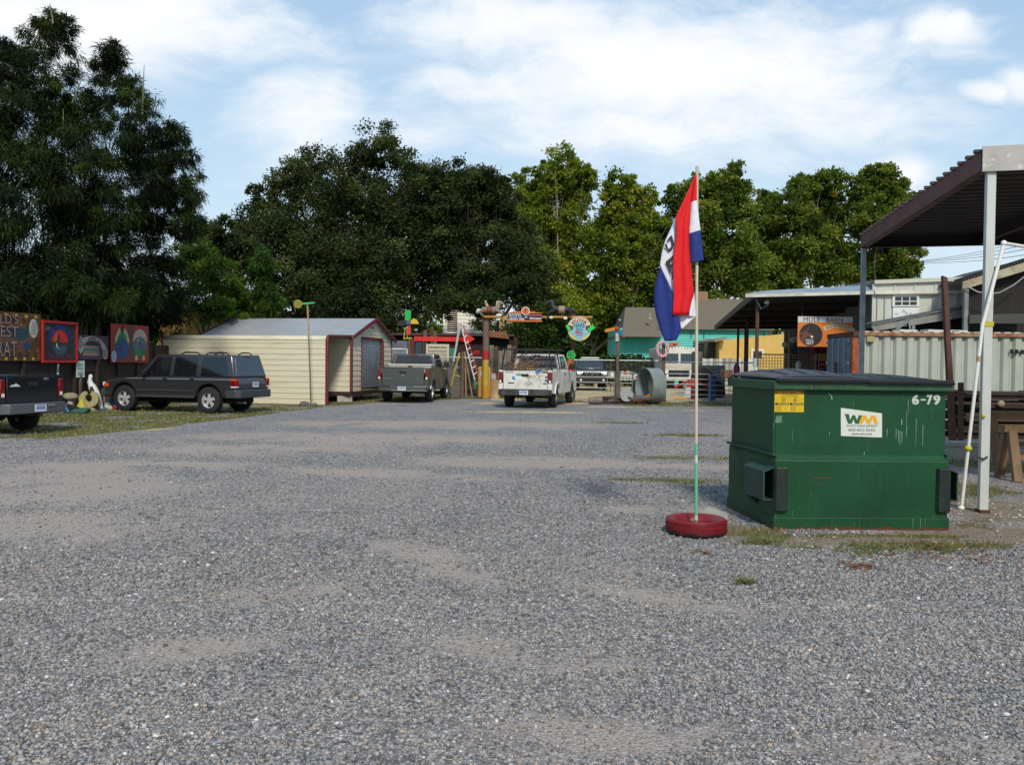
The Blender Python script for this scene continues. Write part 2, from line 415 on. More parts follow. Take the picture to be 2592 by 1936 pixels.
# ---------------------------------------------------------------- fast meshes from arrays
def fast_mesh(name, V, F, mats, attrs=None, mi=None, smooth_=False):
    """V (n,3), F (m,k) same size faces"""
    me = bpy.data.meshes.new(name); k = F.shape[1]
    me.vertices.add(len(V)); me.vertices.foreach_set('co', V.astype(np.float32).ravel())
    me.loops.add(F.size); me.loops.foreach_set('vertex_index', F.astype(np.int32).ravel())
    me.polygons.add(len(F)); me.polygons.foreach_set('loop_start', np.arange(0, F.size, k, dtype=np.int32))
    me.polygons.foreach_set('loop_total', np.full(len(F), k, dtype=np.int32))
    for m in (mats if isinstance(mats, (list, tuple)) else [mats]): me.materials.append(m)
    for nm, arr in (attrs or {}).items():
        at_ = me.attributes.new(nm, 'FLOAT', 'POINT'); at_.data.foreach_set('value', arr.astype(np.float32))
    if smooth_: me.polygons.foreach_set('use_smooth', np.ones(len(F), dtype=bool))
    me.update(calc_edges=True)
    return me
# gravel stones lying on the near ground
def ico():
    bm = bmesh.new(); bmesh.ops.create_icosphere(bm, subdivisions=1, radius=1)
    v = np.array([x.co[:] for x in bm.verts]); f = np.array([[q.index for q in p.verts] for p in bm.faces]); bm.free(); return v, f
def cube8():
    v = np.array([(a, b_, c_) for a in (-1, 1) for b_ in (-1, 1) for c_ in (-1, 1)], float)*.72
    f = np.array([(0, 1, 3, 2), (4, 6, 7, 5), (0, 4, 5, 1), (2, 3, 7, 6), (0, 2, 6, 4), (1, 5, 7, 3)])
    return v, np.concatenate([f[:, [0, 1, 2]], f[:, [0, 2, 3]]])
def stones(name, n, ylo, yhi, size, base, dens_pow, thin=.95):
    y = ylo+(yhi-ylo)*rng.random(n)**dens_pow
    x = (rng.random(n)*2-1)*(y*.62+2.0)
    g0, s0, t0, d0 = fields(x, y)
    keep = rng.random(n) > np.clip(s0*thin+g0*.5+d0*.8, 0, .95)
    keep &= ~((x > 2.5) & (x < 4.55) & (y > 9.0) & (y < 10.4))
    x, y = x[keep], y[keep]; n = len(x)
    bv, bf = base; k = len(bv)
    sc = size*np.exp(np.clip(rng.normal(0, .38, n), -.9, .62))
    d = np.stack([sc*rng.uniform(.8, 1.35, n), sc*rng.uniform(.7, 1.1, n), sc*rng.uniform(.45, .8, n)], 1)
    jit = 1+rng.normal(0, .16, (n, k, 1)); P_ = bv[None]*jit*d[:, None, :]
    ang = rng.random(n)*6.283; tx = rng.normal(0, .35, n); ca, sa = np.cos(ang), np.sin(ang)
    ct, s2 = np.cos(tx), np.sin(tx)
    py_ = P_[..., 1]*ct[:, None]-P_[..., 2]*s2[:, None]; pz = P_[..., 1]*s2[:, None]+P_[..., 2]*ct[:, None]
    px_ = P_[..., 0]*ca[:, None]-py_*sa[:, None]; py_ = P_[..., 0]*sa[:, None]+py_*ca[:, None]
    z0 = d[:, 2]*rng.uniform(.1, .75, n)
    V = np.stack([px_+x[:, None], py_+y[:, None], pz+z0[:, None]], -1).reshape(-1, 3)
    F = (bf[None]+(np.arange(n)*k)[:, None, None]).reshape(-1, 3)
    me = fast_mesh(name, V, F, stone_mat, {'rnd': np.repeat(rng.random(n), k)})
    return me
sm = bpy.data.materials.new('gravel_stone'); sm.use_nodes = True; t = NT(sm.node_tree); b = t.n['Principled BSDF']
r_ = att(t, 'rnd'); cc_ = t.ramp(r_, STONES, 'CONSTANT')
Po = t.node('ShaderNodeTexCoord').outputs['Object']
cc_ = t.mix(1.0, cc_, t.ramp(t.noise(Po, 160, 3), [(.3, (.75, .75, .77)), (.7, (1.15, 1.15, 1.15))]), 'MULTIPLY')
cc_ = t.mix(1.0, cc_, t.ramp(t.noise(Po, .9, 3), [(.3, (.85, .86, .9)), (.7, (1.08, 1.05, 1.03))]), 'MULTIPLY')
t.put(b.inputs['Base Color'], cc_); b.inputs['Roughness'].default_value = .85; b.inputs['Specular IOR Level'].default_value = .3
stone_mat = sm
m1 = stones('gravel', 125000, 3.0, 6.2, .0074, ico(), 1.0)
m2 = stones('gravel', 185000, 6.0, 19, .0085, cube8(), 1.7)
m3 = stones('gravel', 60000, 3.0, 9.5, .0048, cube8(), 1.2, .35)
bmj = bmesh.new(); bmj.from_mesh(m1); bmj.from_mesh(m2); bmj.from_mesh(m3); mj = bpy.data.meshes.new('gravel'); bmj.to_mesh(mj); bmj.free()
mj.materials.append(stone_mat); bpy.data.meshes.remove(m1); bpy.data.meshes.remove(m2)
gr = bpy.data.objects.new('gravel', mj); COL.objects.link(gr); tagit(gr, None, None, None, 'stuff')
gr['label'] = 'loose grey crushed stone gravel covering the lot'; gr['category'] = 'gravel'

# grass blades where the ground is grassy
def grass(name, n, x0, x1, y0, y1, h, wd, thr, label, cols):
    x = rng.uniform(x0, x1, n); y = rng.uniform(y0, y1, n)
    g0 = fields(x, y)[0]; keep = g0 > thr+rng.random(n)*.5
    keep &= ~((x > 2.5) & (x < 4.55) & (y > 9.0) & (y < 10.5))
    x, y = x[keep], y[keep]; n = len(x)
    hh = h*rng.uniform(.4, 1.3, n); a = rng.random(n)*6.283; ln = hh*rng.uniform(.2, .9, n); b_ = rng.random(n)*6.283
    V = np.zeros((n, 4, 3)); ww = wd*rng.uniform(.6, 1.3, n)
    dx, dy = np.cos(a)*ww, np.sin(a)*ww; lx, ly = np.cos(b_)*ln, np.sin(b_)*ln
    V[:, 0] = np.stack([x-dx, y-dy, np.zeros(n)], 1); V[:, 1] = np.stack([x+dx, y+dy, np.zeros(n)], 1)
    V[:, 2] = np.stack([x+dx*.5+lx*.5, y+dy*.5+ly*.5, hh*.65], 1); V[:, 3] = np.stack([x+lx, y+ly, hh], 1)
    F = np.arange(n*4).reshape(n, 4)
    m = bpy.data.materials.new(name+'_blades'); m.use_nodes = True; t = NT(m.node_tree); b = t.n['Principled BSDF']
    t.put(b.inputs['Base Color'], t.ramp(att(t, 'rnd'), cols)); b.inputs['Roughness'].default_value = .7
    me = fast_mesh(name, V.reshape(-1, 3), F, m, {'rnd': np.repeat(rng.random(n), 4)})
    o = bpy.data.objects.new(name, me); COL.objects.link(o); tagit(o, label, 'grass', None, 'stuff')
GC = [(0, hx('#30381c')), (.40, hx('#50562b')), (.65, hx('#6e6a3a')), (1, hx('#957f52'))]
grass('grass', 80000, 1.4, 6.8, 8.0, 22, .035, .004, .25, 'short green and dry grass round the dumpster', GC)
grass('grass', 65000, -15, 12, 15, 45, .06, .012, .3, 'worn grass along the edge of the gravel lot', GC)
# ---------------------------------------------------------------- shared materials
def M(*a, **k): return mat(*a, **k)
def streaks(col, lo=.55, hi=.75, sc=(14, 14, .7), scale=2.0):
    def f(t, vec, c):
        n = t.noise(t.vmath('MULTIPLY', vec, sc), scale, 5, .65)
        return t.mix(t.map(n, lo, hi), c, (*hx(col), 1))
    return f
def multi(*fs):
    def f(t, vec, c):
        for g in fs: c = g(t, vec, c)
        return c
    return f
def spots(col, lo, hi, scale=3.0, det=7):
    def f(t, vec, c): return t.mix(t.map(t.noise(vec, scale, det, .7), lo, hi), c, (*hx(col), 1))
    return f
white_paint = M('white_paint', '#cfd0c8', .55, extra=multi(streaks('#9a9684', .58, .8), spots('#8b5a35', .74, .8, 5)), bump=.1)
pvc = M('white_plastic_pipe', '#dedcd2', .4, extra=spots('#b5b09c', .55, .75, 6))
bare_steel = M('galvanised_steel', '#8b9194', .42, .6, '#6a7074', 6)
dark_steel = M('dark_steel', '#2c2b2b', .5, .3, '#3e3530', 5)
rust_steel = M('rusty_steel', '#5a3320', .85, 0, '#3a2318', 6, bump=.4)
brown_post = M('brown_steel', '#5b3526', .7, 0, '#3d241c', 3, extra=streaks('#8a5a3c', .6, .8))
wood_old = M('weathered_wood', '#6b5a47', .85, 0, '#4a3d31', 3, extra=streaks('#3a2f26', .5, .75, (25, 25, 1.2)), bump=.4)
wood_grey = M('grey_wood', '#7d766b', .9, 0, '#5a5349', 3, extra=streaks('#45403a', .5, .75, (25, 25, 1.2)), bump=.4)
wood_new = M('tan_wood', '#a98a5c', .8, 0, '#8b6d44', 4, bump=.2)
wood_dark = M('dark_wood', '#30231b', .85, 0, '#1e1712', 5, extra=streaks('#4b382a', .55, .8, (2, 2, 25)), bump=.4)
black_rubber = M('tyre_rubber', '#17171a', .75, 0, '#242426', 10)
black_plastic = M('black_plastic', '#16171a', .5)
dark_void = M('black_and_shade', '#0e0d0c', .9)  # near-black for dark parts and for painted-in shade inside openings
glass_dark = M('dark_glass', '#0b1114', .06, 0, spec=.8)
glass_blue = M('tinted_glass', '#16222b', .05, 0, spec=1.0)
chrome = M('chrome', '#c9cbce', .15, 1.0)
alloy = M('alloy_wheel', '#c6c7c9', .3, .35, '#a5a5a6', 9)
tail_red = M('red_lens', '#6e0a10', .15, 0, spec=.8)
tail_amber = M('amber_lens', '#c04a12', .2)
lens_white = M('clear_lens', '#d6d6cf', .15)
plate_white = M('number_plate', '#c9ccd2', .5)
ink_dark = M('dark_lettering', '#1c1c22', .7)
white_ink = M('white_lettering', '#d6d4cf', .7)
def paint(name, col, rough=.35, coat=.5, metal=.0, col2=None, **k): return M(name, col, rough, metal, col2, coat=coat, **k)
concrete = M('concrete', '#a5a197', .9, 0, '#87837a', 8, bump=.3)
stone_m = M('rock', '#6d655c', .9, 0, '#4d4740', 6, bump=.6)
def flatcol(h, rough=.65, **k):
    return M('painted_'+h.strip('#'), h, rough, **k)
# ---------------------------------------------------------------- foliage
def leaf_mat(name, cols, trans=.35, rough=.65, spec=.12):
    m = bpy.data.materials.new(name); m.use_nodes = True; t = NT(m.node_tree); b = t.n['Principled BSDF']
    c = t.ramp(att(t, 'rnd'), cols)
    b.inputs['Roughness'].default_value = rough; b.inputs['Specular IOR Level'].default_value = spec
    t.put(b.inputs['Base Color'], c)
    tr = t.node('ShaderNodeBsdfTranslucent'); t.put(tr.inputs[0], t.mix(1.0, c, (1.25, 1.35, .6), 'MULTIPLY'))
    mx = t.node('ShaderNodeMixShader'); mx.inputs[0].default_value = trans
    t.l.new(b.outputs[0], mx.inputs[1]); t.l.new(tr.outputs[0], mx.inputs[2])
    t.l.new(mx.outputs[0], t.n['Material Output'].inputs[0]); return m
bark = M('bark', '#2b2520', .95, 0, '#1b1713', 5, bump=.6)
bark_pale = M('plane_bark', '#8a8172', .9, 0, '#5f574b', 3, bump=.4)
LB = leaf_mat('bamboo_leaf', [(0, hx('#0e160c')), (.45, hx('#1a2812')), (.78, hx('#2a3d18')), (1, hx('#4a5a28'))], .2)
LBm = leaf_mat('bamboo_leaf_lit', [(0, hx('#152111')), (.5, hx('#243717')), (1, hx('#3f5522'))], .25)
LB2 = leaf_mat('young_bamboo_leaf', [(0, hx('#1d3312')), (.5, hx('#33501b')), (1, hx('#62762a'))], .3)
LO = leaf_mat('oak_leaf', [(0, hx('#202a17')), (.5, hx('#384425')), (.8, hx('#4e5932')), (1, hx('#6b713f'))], .35)
LP = leaf_mat('plane_leaf', [(0, hx('#40531f')), (.35, hx('#667829')), (.65, hx('#7f8a32')), (.9, hx('#a09c3a')), (1, hx('#9a7c3e'))], .45)
LP2 = leaf_mat('plane_leaf_dark', [(0, hx('#304519')), (.4, hx('#506626')), (.75, hx('#748234')), (1, hx('#918b3e'))], .42)
LI = leaf_mat('ivy_leaf', [(0, hx('#1d2c10')), (.5, hx('#2f4419')), (1, hx('#4a5f22'))], .2)

def foliage(name, blobs, n, leaf, mat_, parent, clumps=26, csize=.28, shell=(.55, 1.05), droop=0.0, up=0.3, kinked=False, hollow=.25):
    """blobs: (centre, (rx,ry,rz)); leaves gather in clumps round each blob"""
    vol = np.array([(r[0]*r[1]*r[2])**(2/3) for c, r in blobs]); share = vol/vol.sum()
    allv = []; allr = []
    for (c, r), sh in zip(blobs, share):
        m = int(n*sh); k = max(5, int(clumps*(0.6+len(blobs)*sh*.5)))
        d = rng.normal(size=(k, 3)); d /= np.linalg.norm(d, axis=1)[:, None]
        rad = rng.uniform(shell[0], shell[1], k); inner = rng.random(k) < hollow; rad[inner] *= rng.uniform(.2, .8, inner.sum())
        cc = np.array(c)+d*np.array(r)*rad[:, None]
        cs = csize*np.mean(r)*rng.uniform(.6, 1.5, k); tone = rng.normal(.45, .2, k)
        idx = rng.integers(0, k, m); off = rng.normal(size=(m, 3)); off *= (np.abs(rng.normal(.75, .3, m))/np.linalg.norm(off, axis=1))[:, None]
        p = cc[idx]+off*cs[idx][:, None]*np.array((1, 1, .72))
        out = (p-np.array(c)); out /= np.linalg.norm(out, axis=1)[:, None]+1e-6
        L, Wd = leaf; l = L*rng.uniform(.6, 1.35, m); w_ = Wd*rng.uniform(.7, 1.3, m)
        ax = rng.normal(size=(m, 3))+out*.9; ax[:, 2] -= droop*1.6; ax /= np.linalg.norm(ax, axis=1)[:, None]
        nr = rng.normal(size=(m, 3))*.8+out*.5; nr[:, 2] += up
        sd = np.cross(ax, nr); sd /= np.linalg.norm(sd, axis=1)[:, None]+1e-6
        bend = np.zeros((m, 3)); bend[:, 2] = -l*.25*(1 if kinked else .3)
        A = p; B = p+ax*(l*.45)[:, None]+sd*(w_*.5)[:, None]; C_ = p+ax*l[:, None]+bend; D = p+ax*(l*.45)[:, None]-sd*(w_*.5)[:, None]
        allv.append(np.stack([A, B, C_, D], 1)); allr.append(np.clip(tone[idx]+rng.normal(0, .16, m), 0, 1))
    V = np.concatenate(allv); rr = np.concatenate(allr)
    ok = V[:, :, 2].min(1) > 0.02; V, rr = V[ok], rr[ok]
    inv = np.array(WM[parent.name].inverted()) if parent else np.eye(4)
    P_ = V.reshape(-1, 3) @ inv[:3, :3].T+inv[:3, 3]
    me = fast_mesh(name, P_, np.arange(len(V)*4).reshape(-1, 4), mat_, {'rnd': np.repeat(rr, 4)})
    o = bpy.data.objects.new(name, me); COL.objects.link(o)
    if parent: o.parent = parent; WM[o.name] = WM[parent.name]
    return o
def pblobs(lst, D):
    """(px, py, rx_px, rz_px [, dy]) outline of a crown at distance D -> real blobs"""
    out = []
    for q in lst:
        px, py, rx, rz = q[:4]; dy = q[4] if len(q) > 4 else random.uniform(-.6, .6)*rx/FPX*D
        d = D+dy; c = at(px, py, d); s = d/FPX
        out.append((tuple(c), (rx*s, max(rx, rz)*s*.85, rz*s)))
    return out
def tree(name, label, D, px, blobs, n, leaf, lm, tr, cat='tree', bk=None, lean=0, group=None, fork=.35, **k):
    base = Vector((xat(px, D), D, 0)); T = thing(name, label, cat, base, 0, group)
    B = pblobs(blobs, D); foliage('crown', B, n, leaf, lm, T, **k)
    mb = MB(); zc = min(c[2]-r[2] for c, r in B); ztop = max(c[2] for c, r in B)
    fz = max(zc*.6, (zc+(ztop-zc)*fork)*.6); f = base+Vector((lean, 0, fz))
    mb.tube([base-Vector((0, 0, .1)), base+Vector((lean*.3, 0, fz*.35)), f], [tr*1.35, tr, tr*.8], 10)
    for c, r in B:
        c = Vector(c); m_ = f.lerp(c, .5)+Vector((random.uniform(-.4, .4), random.uniform(-.4, .4), -.25*(c-f).length*.3))
        mb.tube([f-Vector((0, 0, .3)), m_, c, c+Vector((random.uniform(-.3, .3), 0, r[2]*.6))], [tr*.36, tr*.2, tr*.09, tr*.03], 7)
        for _ in range(3):
            e = c+Vector((random.uniform(-1, 1)*r[0]*.8, random.uniform(-1, 1)*r[1]*.8, random.uniform(-.3, .8)*r[2]))
            mb.tube([m_.lerp(c, .4), (m_+e)/2+Vector((0, 0, .1)), e], [tr*.16, tr*.09, tr*.03], 5)
    mb.build('trunk', bk or bark, T, smooth=60)
    return T
# giant bamboo behind the left fence
TB = thing('bamboo_clump', 'huge dark green bamboo clump towering behind the fence of painted signs', 'bamboo', (-16.5, 28, 0))
BB = pblobs([(130, 110, 62, 78), (110, 200, 95, 90), (20, 165, 60, 60), (-70, 300, 170, 190), (40, 330, 120, 120), (180, 260, 90, 90), (285, 180, 42, 62), (290, 270, 70, 80), (350, 330, 80, 90),
             (170, 400, 150, 120), (60, 500, 160, 130), (250, 470, 140, 120), (380, 430, 90, 90, 3), (450, 385, 38, 52, 3), (445, 460, 55, 75, 3), (400, 520, 95, 90, 3.5), (460, 560, 55, 60, 3.5),
             (130, 620, 170, 120), (300, 620, 140, 110, 2.5), (410, 640, 70, 80, 3.8), (-60, 620, 160, 180), (60, 730, 110, 70), (210, 740, 90, 62), (330, 730, 80, 62), (395, 740, 45, 55, 4), (-80, 180, 110, 80)], 28)
BB = [(c, (r[0], min(r[1], 1.6), r[2])) for c, r in BB]
fyd = lambda x_: -16.57/((x_-1296)/FPX-.108)
LOW = []
for x_ in range(-60, 425, 40): LOW += pblobs([(x_, 812+18*math.sin(x_), 60, 60, 0), (x_, 750, 70, 70, .8)], fyd(x_)+1.7)
foliage('foliage', [(c, (r[0], min(r[1], .9), r[2])) for c, r in LOW], 40000, (.24, .034), LB, TB, clumps=20, csize=.4, droop=.5, up=.1, kinked=True, hollow=.3)
foliage('foliage', BB, 185000, (.21, .027), LB, TB, clumps=30, csize=.24, droop=.5, up=.1, kinked=True, hollow=.15)
SP = pblobs([(132, 62, 26, 30), (170, 60, 16, 20), (60, 150, 25, 28), (285, 128, 24, 25), (262, 150, 20, 20), (445, 345, 24, 26), (475, 560, 26, 18), (490, 395, 10, 16), (340, 250, 26, 22), (372, 290, 20, 20), (5, 120, 18, 30), (475, 480, 14, 30),
             (345, 215, 9, 20), (305, 150, 10, 14), (490, 590, 14, 9), (420, 360, 12, 12)], 27.6)
foliage('foliage', SP, 9000, (.24, .028), LB, TB, clumps=9, csize=.45, droop=.35, up=.1, kinked=True, hollow=.1)
SP2 = pblobs([(190, 725, 62, 46), (60, 745, 70, 35), (300, 765, 45, 30), (225, 770, 40, 30), (110, 770, 50, 26), (340, 350, 30, 30), (190, 340, 40, 40), (250, 560, 40, 40), (120, 640, 40, 30), (20, 710, 40, 40)], 27.2)
SP2 = [(c, r) for c, r in SP2]
foliage('foliage', SP2, 12000, (.22, .026), LBm, TB, clumps=12, csize=.4, droop=.4, up=.2, kinked=True, hollow=.1)
mb = MB()
for k in range(75):
    x = random.uniform(-19.5, -11.6); y = random.uniform(27.6, 30.5)
    x = min(x, -14.3+.108*(y-21)-.5)
    h = random.uniform(5, 9.5); lx = random.uniform(-1.0, 1.2)
    mb.tube([(x, y, 0), (x+lx*.2, y, h*.5), (x+lx, y+random.uniform(-.8, .3), h)], [.035, .03, .012], 6)
for (px, py, q, r2) in ((160, 325, 160, 275), (182, 262, 205, 205), (360, 290, 365, 165), (135, 60, 126, 8)):
    mb.tube([at(px, py, 27.0), at((px+q)/2, (py+r2)/2, 27.0), at(q, r2, 27.0)], [.025, .02, .008], 5)
mb.build('culm', M('bamboo_culm', '#6d6a45', .6, 0, '#45472c', 5), TB, smooth=60)

# small bamboos and shrubs left of the shed
tree('young_bamboo', 'bright green feathery bamboo rising behind the beige shed roof', 38, 655, [(660, 665, 42, 55, 0), (650, 735, 50, 50, 0), (610, 770, 60, 45, 0), (680, 760, 36, 45, 0)], 11000, (.26, .034), LB2, .05, 'bamboo', droop=.4, kinked=True, clumps=18)
tree('shrub_tree', 'loose mid green shrub between the tall bamboo and the beige shed', 37, 520, [(500, 650, 60, 50, 0), (540, 720, 70, 60, 0), (470, 760, 38, 45, 1), (560, 780, 60, 40, 0), (500, 600, 40, 38, 1)], 13000, (.20, .05), LB2, .08, clumps=20)
tree('shrub_tree', 'tall thin dark tree behind the shrub left of the big oak', 44, 560, [(560, 600, 45, 50, 0), (600, 640, 60, 60, 0), (525, 690, 55, 60, 2)], 9000, (.24, .10), LO, .12, clumps=20)
# the big live oaks
tree('live_oak', 'broad dark live oak spreading behind the beige shed and grey pickup', 50, 900,
     [(965, 385, 70, 70), (905, 420, 60, 50), (800, 430, 70, 62), (745, 470, 80, 70), (1040, 450, 80, 70), (680, 500, 50, 50), (870, 520, 140, 110), (1010, 560, 150, 110), (640, 580, 70, 80), (740, 600, 130, 110),
      (900, 660, 150, 110), (1060, 680, 130, 100), (620, 680, 80, 80), (760, 730, 130, 90), (980, 740, 120, 70), (1120, 770, 90, 55), (830, 800, 90, 40), (680, 790, 80, 50), (1120, 600, 80, 90), (1100, 510, 75, 60), (1090, 440, 40, 30), (1160, 560, 70, 70), (540, 640, 40, 50), (600, 790, 70, 50), (760, 820, 80, 40), (900, 850, 90, 40), (1000, 830, 80, 45), (640, 830, 60, 40), (880, 745, 130, 90, -3), (960, 660, 90, 70, -3), (820, 660, 100, 80, -3), (950, 820, 90, 50, -3)],
     245000, (.17, .095), LO, .5, clumps=40, csize=.28, up=.4, hollow=.45)
SPo = None
tree('live_oak', 'rounded live oak hanging over the carved horses, right of the biggest oak', 49, 1235,
     [(1180, 458, 75, 48), (1105, 462, 60, 50), (1255, 480, 45, 40), (1215, 480, 60, 50), (1140, 510, 70, 60), (1260, 540, 80, 80), (1160, 620, 110, 90), (1290, 640, 90, 80), (1340, 700, 75, 60), (1210, 720, 110, 60), (1355, 770, 60, 60), (1330, 830, 70, 60), (1390, 850, 50, 50), (1270, 480, 30, 35)],
     120000, (.17, .095), LO, .4, clumps=40, csize=.28, up=.4, hollow=.45)
tree('live_oak', 'low leafy oak limb mass behind the sign board and white pickup', 47, 1400, [(1340, 860, 50, 45, 0), (1400, 810, 45, 60, 0), (1430, 880, 55, 40, 0), (1370, 900, 50, 30, 0)], 12000, (.22, .12), LI, .15, clumps=22)
# row of plane trees behind the turquoise house
PL = 'row of tall plane trees behind the houses'
def plane(label, px, D, bl, n, lm):
    tree('plane_tree', label, D, px, bl, int(n*2.1), (.27, .21), lm, .35, group=PL, bk=bark_pale, clumps=46, csize=.25, up=.5, hollow=.35, shell=(.5, 1.05))
plane('yellow-green plane tree with a tall pointed crown, nearest the oaks', 1400, 78, [(1410, 430, 55, 55), (1350, 480, 60, 60), (1450, 480, 60, 60), (1400, 550, 100, 70), (1330, 600, 70, 80), (1440, 630, 90, 80), (1380, 700, 100, 70), (1420, 780, 90, 60), (1480, 450, 28, 40)], 34000, LP)
plane('plane tree with a blunt crown just left of the flag', 1590, 80, [(1570, 485, 55, 48), (1620, 510, 55, 55), (1560, 570, 80, 60), (1630, 600, 65, 70), (1570, 660, 90, 70), (1640, 700, 70, 70), (1560, 760, 90, 50), (1500, 740, 50, 60)], 30000, LP)
plane('tallest plane tree, its crown standing behind the flag top', 1830, 80, [(1840, 465, 60, 50), (1790, 480, 50, 45), (1720, 500, 50, 45), (1870, 530, 70, 60), (1780, 570, 90, 70), (1850, 640, 100, 80), (1740, 660, 90, 90), (1860, 710, 100, 60), (1700, 590, 45, 60), (1700, 740, 60, 50)], 36000, LP2)
plane('slim plane tree in the gap between the two big crowns right of the flag', 1945, 84, [(1935, 520, 40, 38), (1950, 600, 50, 70), (1945, 690, 55, 60)], 9000, LP2)
plane('wide plane tree above the barn roof, right of the slim one', 2060, 82, [(2040, 475, 50, 50), (2100, 480, 45, 50), (2010, 540, 60, 60), (2090, 560, 80, 70), (2040, 640, 100, 80), (2120, 670, 80, 60), (1990, 700, 60, 50)], 30000, LP2)
plane('rightmost plane tree, partly hidden by the big canopy', 2220, 80, [(2230, 455, 45, 40), (2190, 480, 50, 45), (2270, 500, 45, 45), (2220, 560, 80, 60), (2260, 640, 70, 55), (2200, 680, 80, 50), (2280, 690, 45, 40)], 25000, LP2)
plane('low dark tree in the gap behind the turquoise house roof', 1500, 86, [(1480, 800, 70, 60), (1540, 800, 60, 50), (1620, 790, 70, 40)], 10000, LP2)
bg_ = pblobs([(x_, 868-20*math.sin(x_*.7), 75, 62, 0) for x_ in range(-400, 3100, 52)], 96)
o = foliage('tree_belt', bg_, 62000, (.6, .42), LP2, None, clumps=30, csize=.3, shell=(.4, 1.05)); tagit(o, 'low belt of distant trees closing the view behind the yard', 'trees', None, 'stuff')
# clipped ivy hedge in front of the turquoise house
TH = thing('ivy_hedge', 'dense clipped green ivy hedge below the turquoise house', 'hedge', at(1545, 960, 60).to_tuple()[:2]+(0,))
hb = [(tuple(at(px, 930+4*math.sin(px), 60)), (1.1, .7, .85)) for px in range(1420, 1650, 24)]
hb += [((c[0], c[1], .9), (1.1, .8, .9)) for c, r in hb]
foliage('foliage', hb, 20000, (.2, .14), LI, TH, clumps=30, csize=.3, shell=(.7, 1.0))
# ---------------------------------------------------------------- left fence with painted boards
FX = lambda Yv: -14.3+.108*(Yv-21)
FU = Vector((.108, 1, 0)).normalized()
def fY(px): return -16.57/((px-1296)/FPX-.108)
def fp(Yv, z=0, off=0): return Vector((FX(Yv), Yv, z))+Vector((FU.y, -FU.x, 0))*off
T = thing('wooden_fence', 'old dark brown board fence carrying the row of painted signs', 'fence', fp(26))
mb = MB(); rotf = Matrix.Rotation(math.atan2(FU.y, FU.x), 3, 'Z')
yv = 15.0
while yv < 36:
    for k in range(11):
        z = .12+k*.185
        if z+.17 > 2.16: continue
        c = fp(yv+.6, z+.08, random.uniform(-.012, .012))
        mb.box(c, (1.2, .022, .188), rot=rotf @ Matrix.Rotation(random.uniform(-.006, .006), 3, 'Y'))
    yv += 1.2
mb.build('board', wood_dark, T)
yv = 15.0
while yv < 36.5:
    MB().box(fp(yv, 1.02, .05), (.11, .09, 2.12+random.uniform(-.06, .12)), rot=rotf).build('post', wood_dark, T); yv += 1.2

def sign_board(px0, px1, z0, z1, label, matsl, draw, letters=None, framew=0, dep=.13, lmat=None):
    y0, y1 = (fY(px0) if not isinstance(px0, tuple) else px0[0]), fY(px1)
    o = fp(y0, z0, dep); W = (y1-y0)*math.hypot(1, .108); H = z1-z0
    T = thing('painted_sign', label, 'sign', o, 0, 'hand painted signs hung along the left fence')
    fr = Fr(o, FU, (0, 0, 1)); mb = MB(); mb.prism(rect(0, 0, W, H), fr, -.02, 0, 0)
    draw(mb, fr, W, H); mb.build('panel', matsl, T)
    if framew:
        m2 = MB()
        for r_ in (rect(-.02, -.02, W+.02, framew), rect(-.02, H-framew, W+.02, H+.02), rect(-.02, framew, framew, H-framew), rect(W-framew, framew, W+.02, H-framew)):
            m2.prism(r_, fr, -.02, .03)
        m2.build('frame', flatcol('#a31418'), T)
    if letters:
        m3 = MB(); letters(m3, fr, W, H); m3.build('lettering', lmat, T)
    return T
def drawA(mb, fr, W, H):
    mb.prism(rect(.0, .32, W-.55, .92), fr, 0, .003, 1)
    mb.prism([(W*.2, .32), (W*.3, .62), (W*.5, .80), (W*.62, .62), (W*.72, .55), (W*.86, .72), (W*.93, .66), (W*.84, .5), (W*.78, .3), (W*.6, .4), (W*.42, .5), (W*.33, .3)], fr, .003, .006, 2)
    for k in range(16): mb.prism(circ(.1+k*.19, .06+.24*(k % 2), .06, .05, 7), fr, 0, .003, 6+k % 2)
    for k in range(14): mb.prism(circ(.15+k*.21, 1.0+.26*(k % 2), .07, .05, 7), fr, 0, .003, 6+(k+1) % 2)
    for k in range(9): mb.prism(circ(.2+k*.33, .17, .07, .11, 10), fr, 0, .004, 3)
    for k in range(6): mb.prism(circ(.35+k*.5, 1.13, .07, .09, 10), fr, 0, .004, 3)
    mb.prism(circ(W-.32, .93, .19, .27, 20), fr, .004, .008, 4)
    for k in range(7): mb.prism(rect(W-.45+.01*k, .76+.055*k, W-.2+.01*k, .775+.055*k), fr, .008, .01, 3)
    mb.prism(circ(W*.80, .42, .16, .12, 12), fr, .006, .009, 5)
def letA(mb, fr, W, H):
    for d_, mi_, bo in ((.006, 1, .05), (.010, 0, .0)):
        mb.text("WORLD'S", fr, .35, 1.02, 1.75, .26, d_, mi_, bold=bo)
        mb.text("LARGEST", fr, .2, .66, 1.9, .3, d_, mi_, bold=bo)
        mb.text("RAT", fr, 1.25, .12, .8, .42, d_+.002, mi_, bold=bo)
sign_board((22.2,), 92, 1.55, 2.9, 'ochre and teal painted sign with a brown animal and outlined letters, nearest the black pickup',
           [flatcol('#75571c', col2='#4a2a14', scale=3, amount=.9), flatcol('#22403c', col2='#20304e', scale=2), flatcol('#5e4030'), flatcol('#3a2016'), flatcol('#b5b0a8'), flatcol('#1d3c62'), flatcol('#b39a1c'), flatcol('#9c4420')], drawA, letA, 0, .13, [flatcol('#8d7a74'), flatcol('#33191a')])
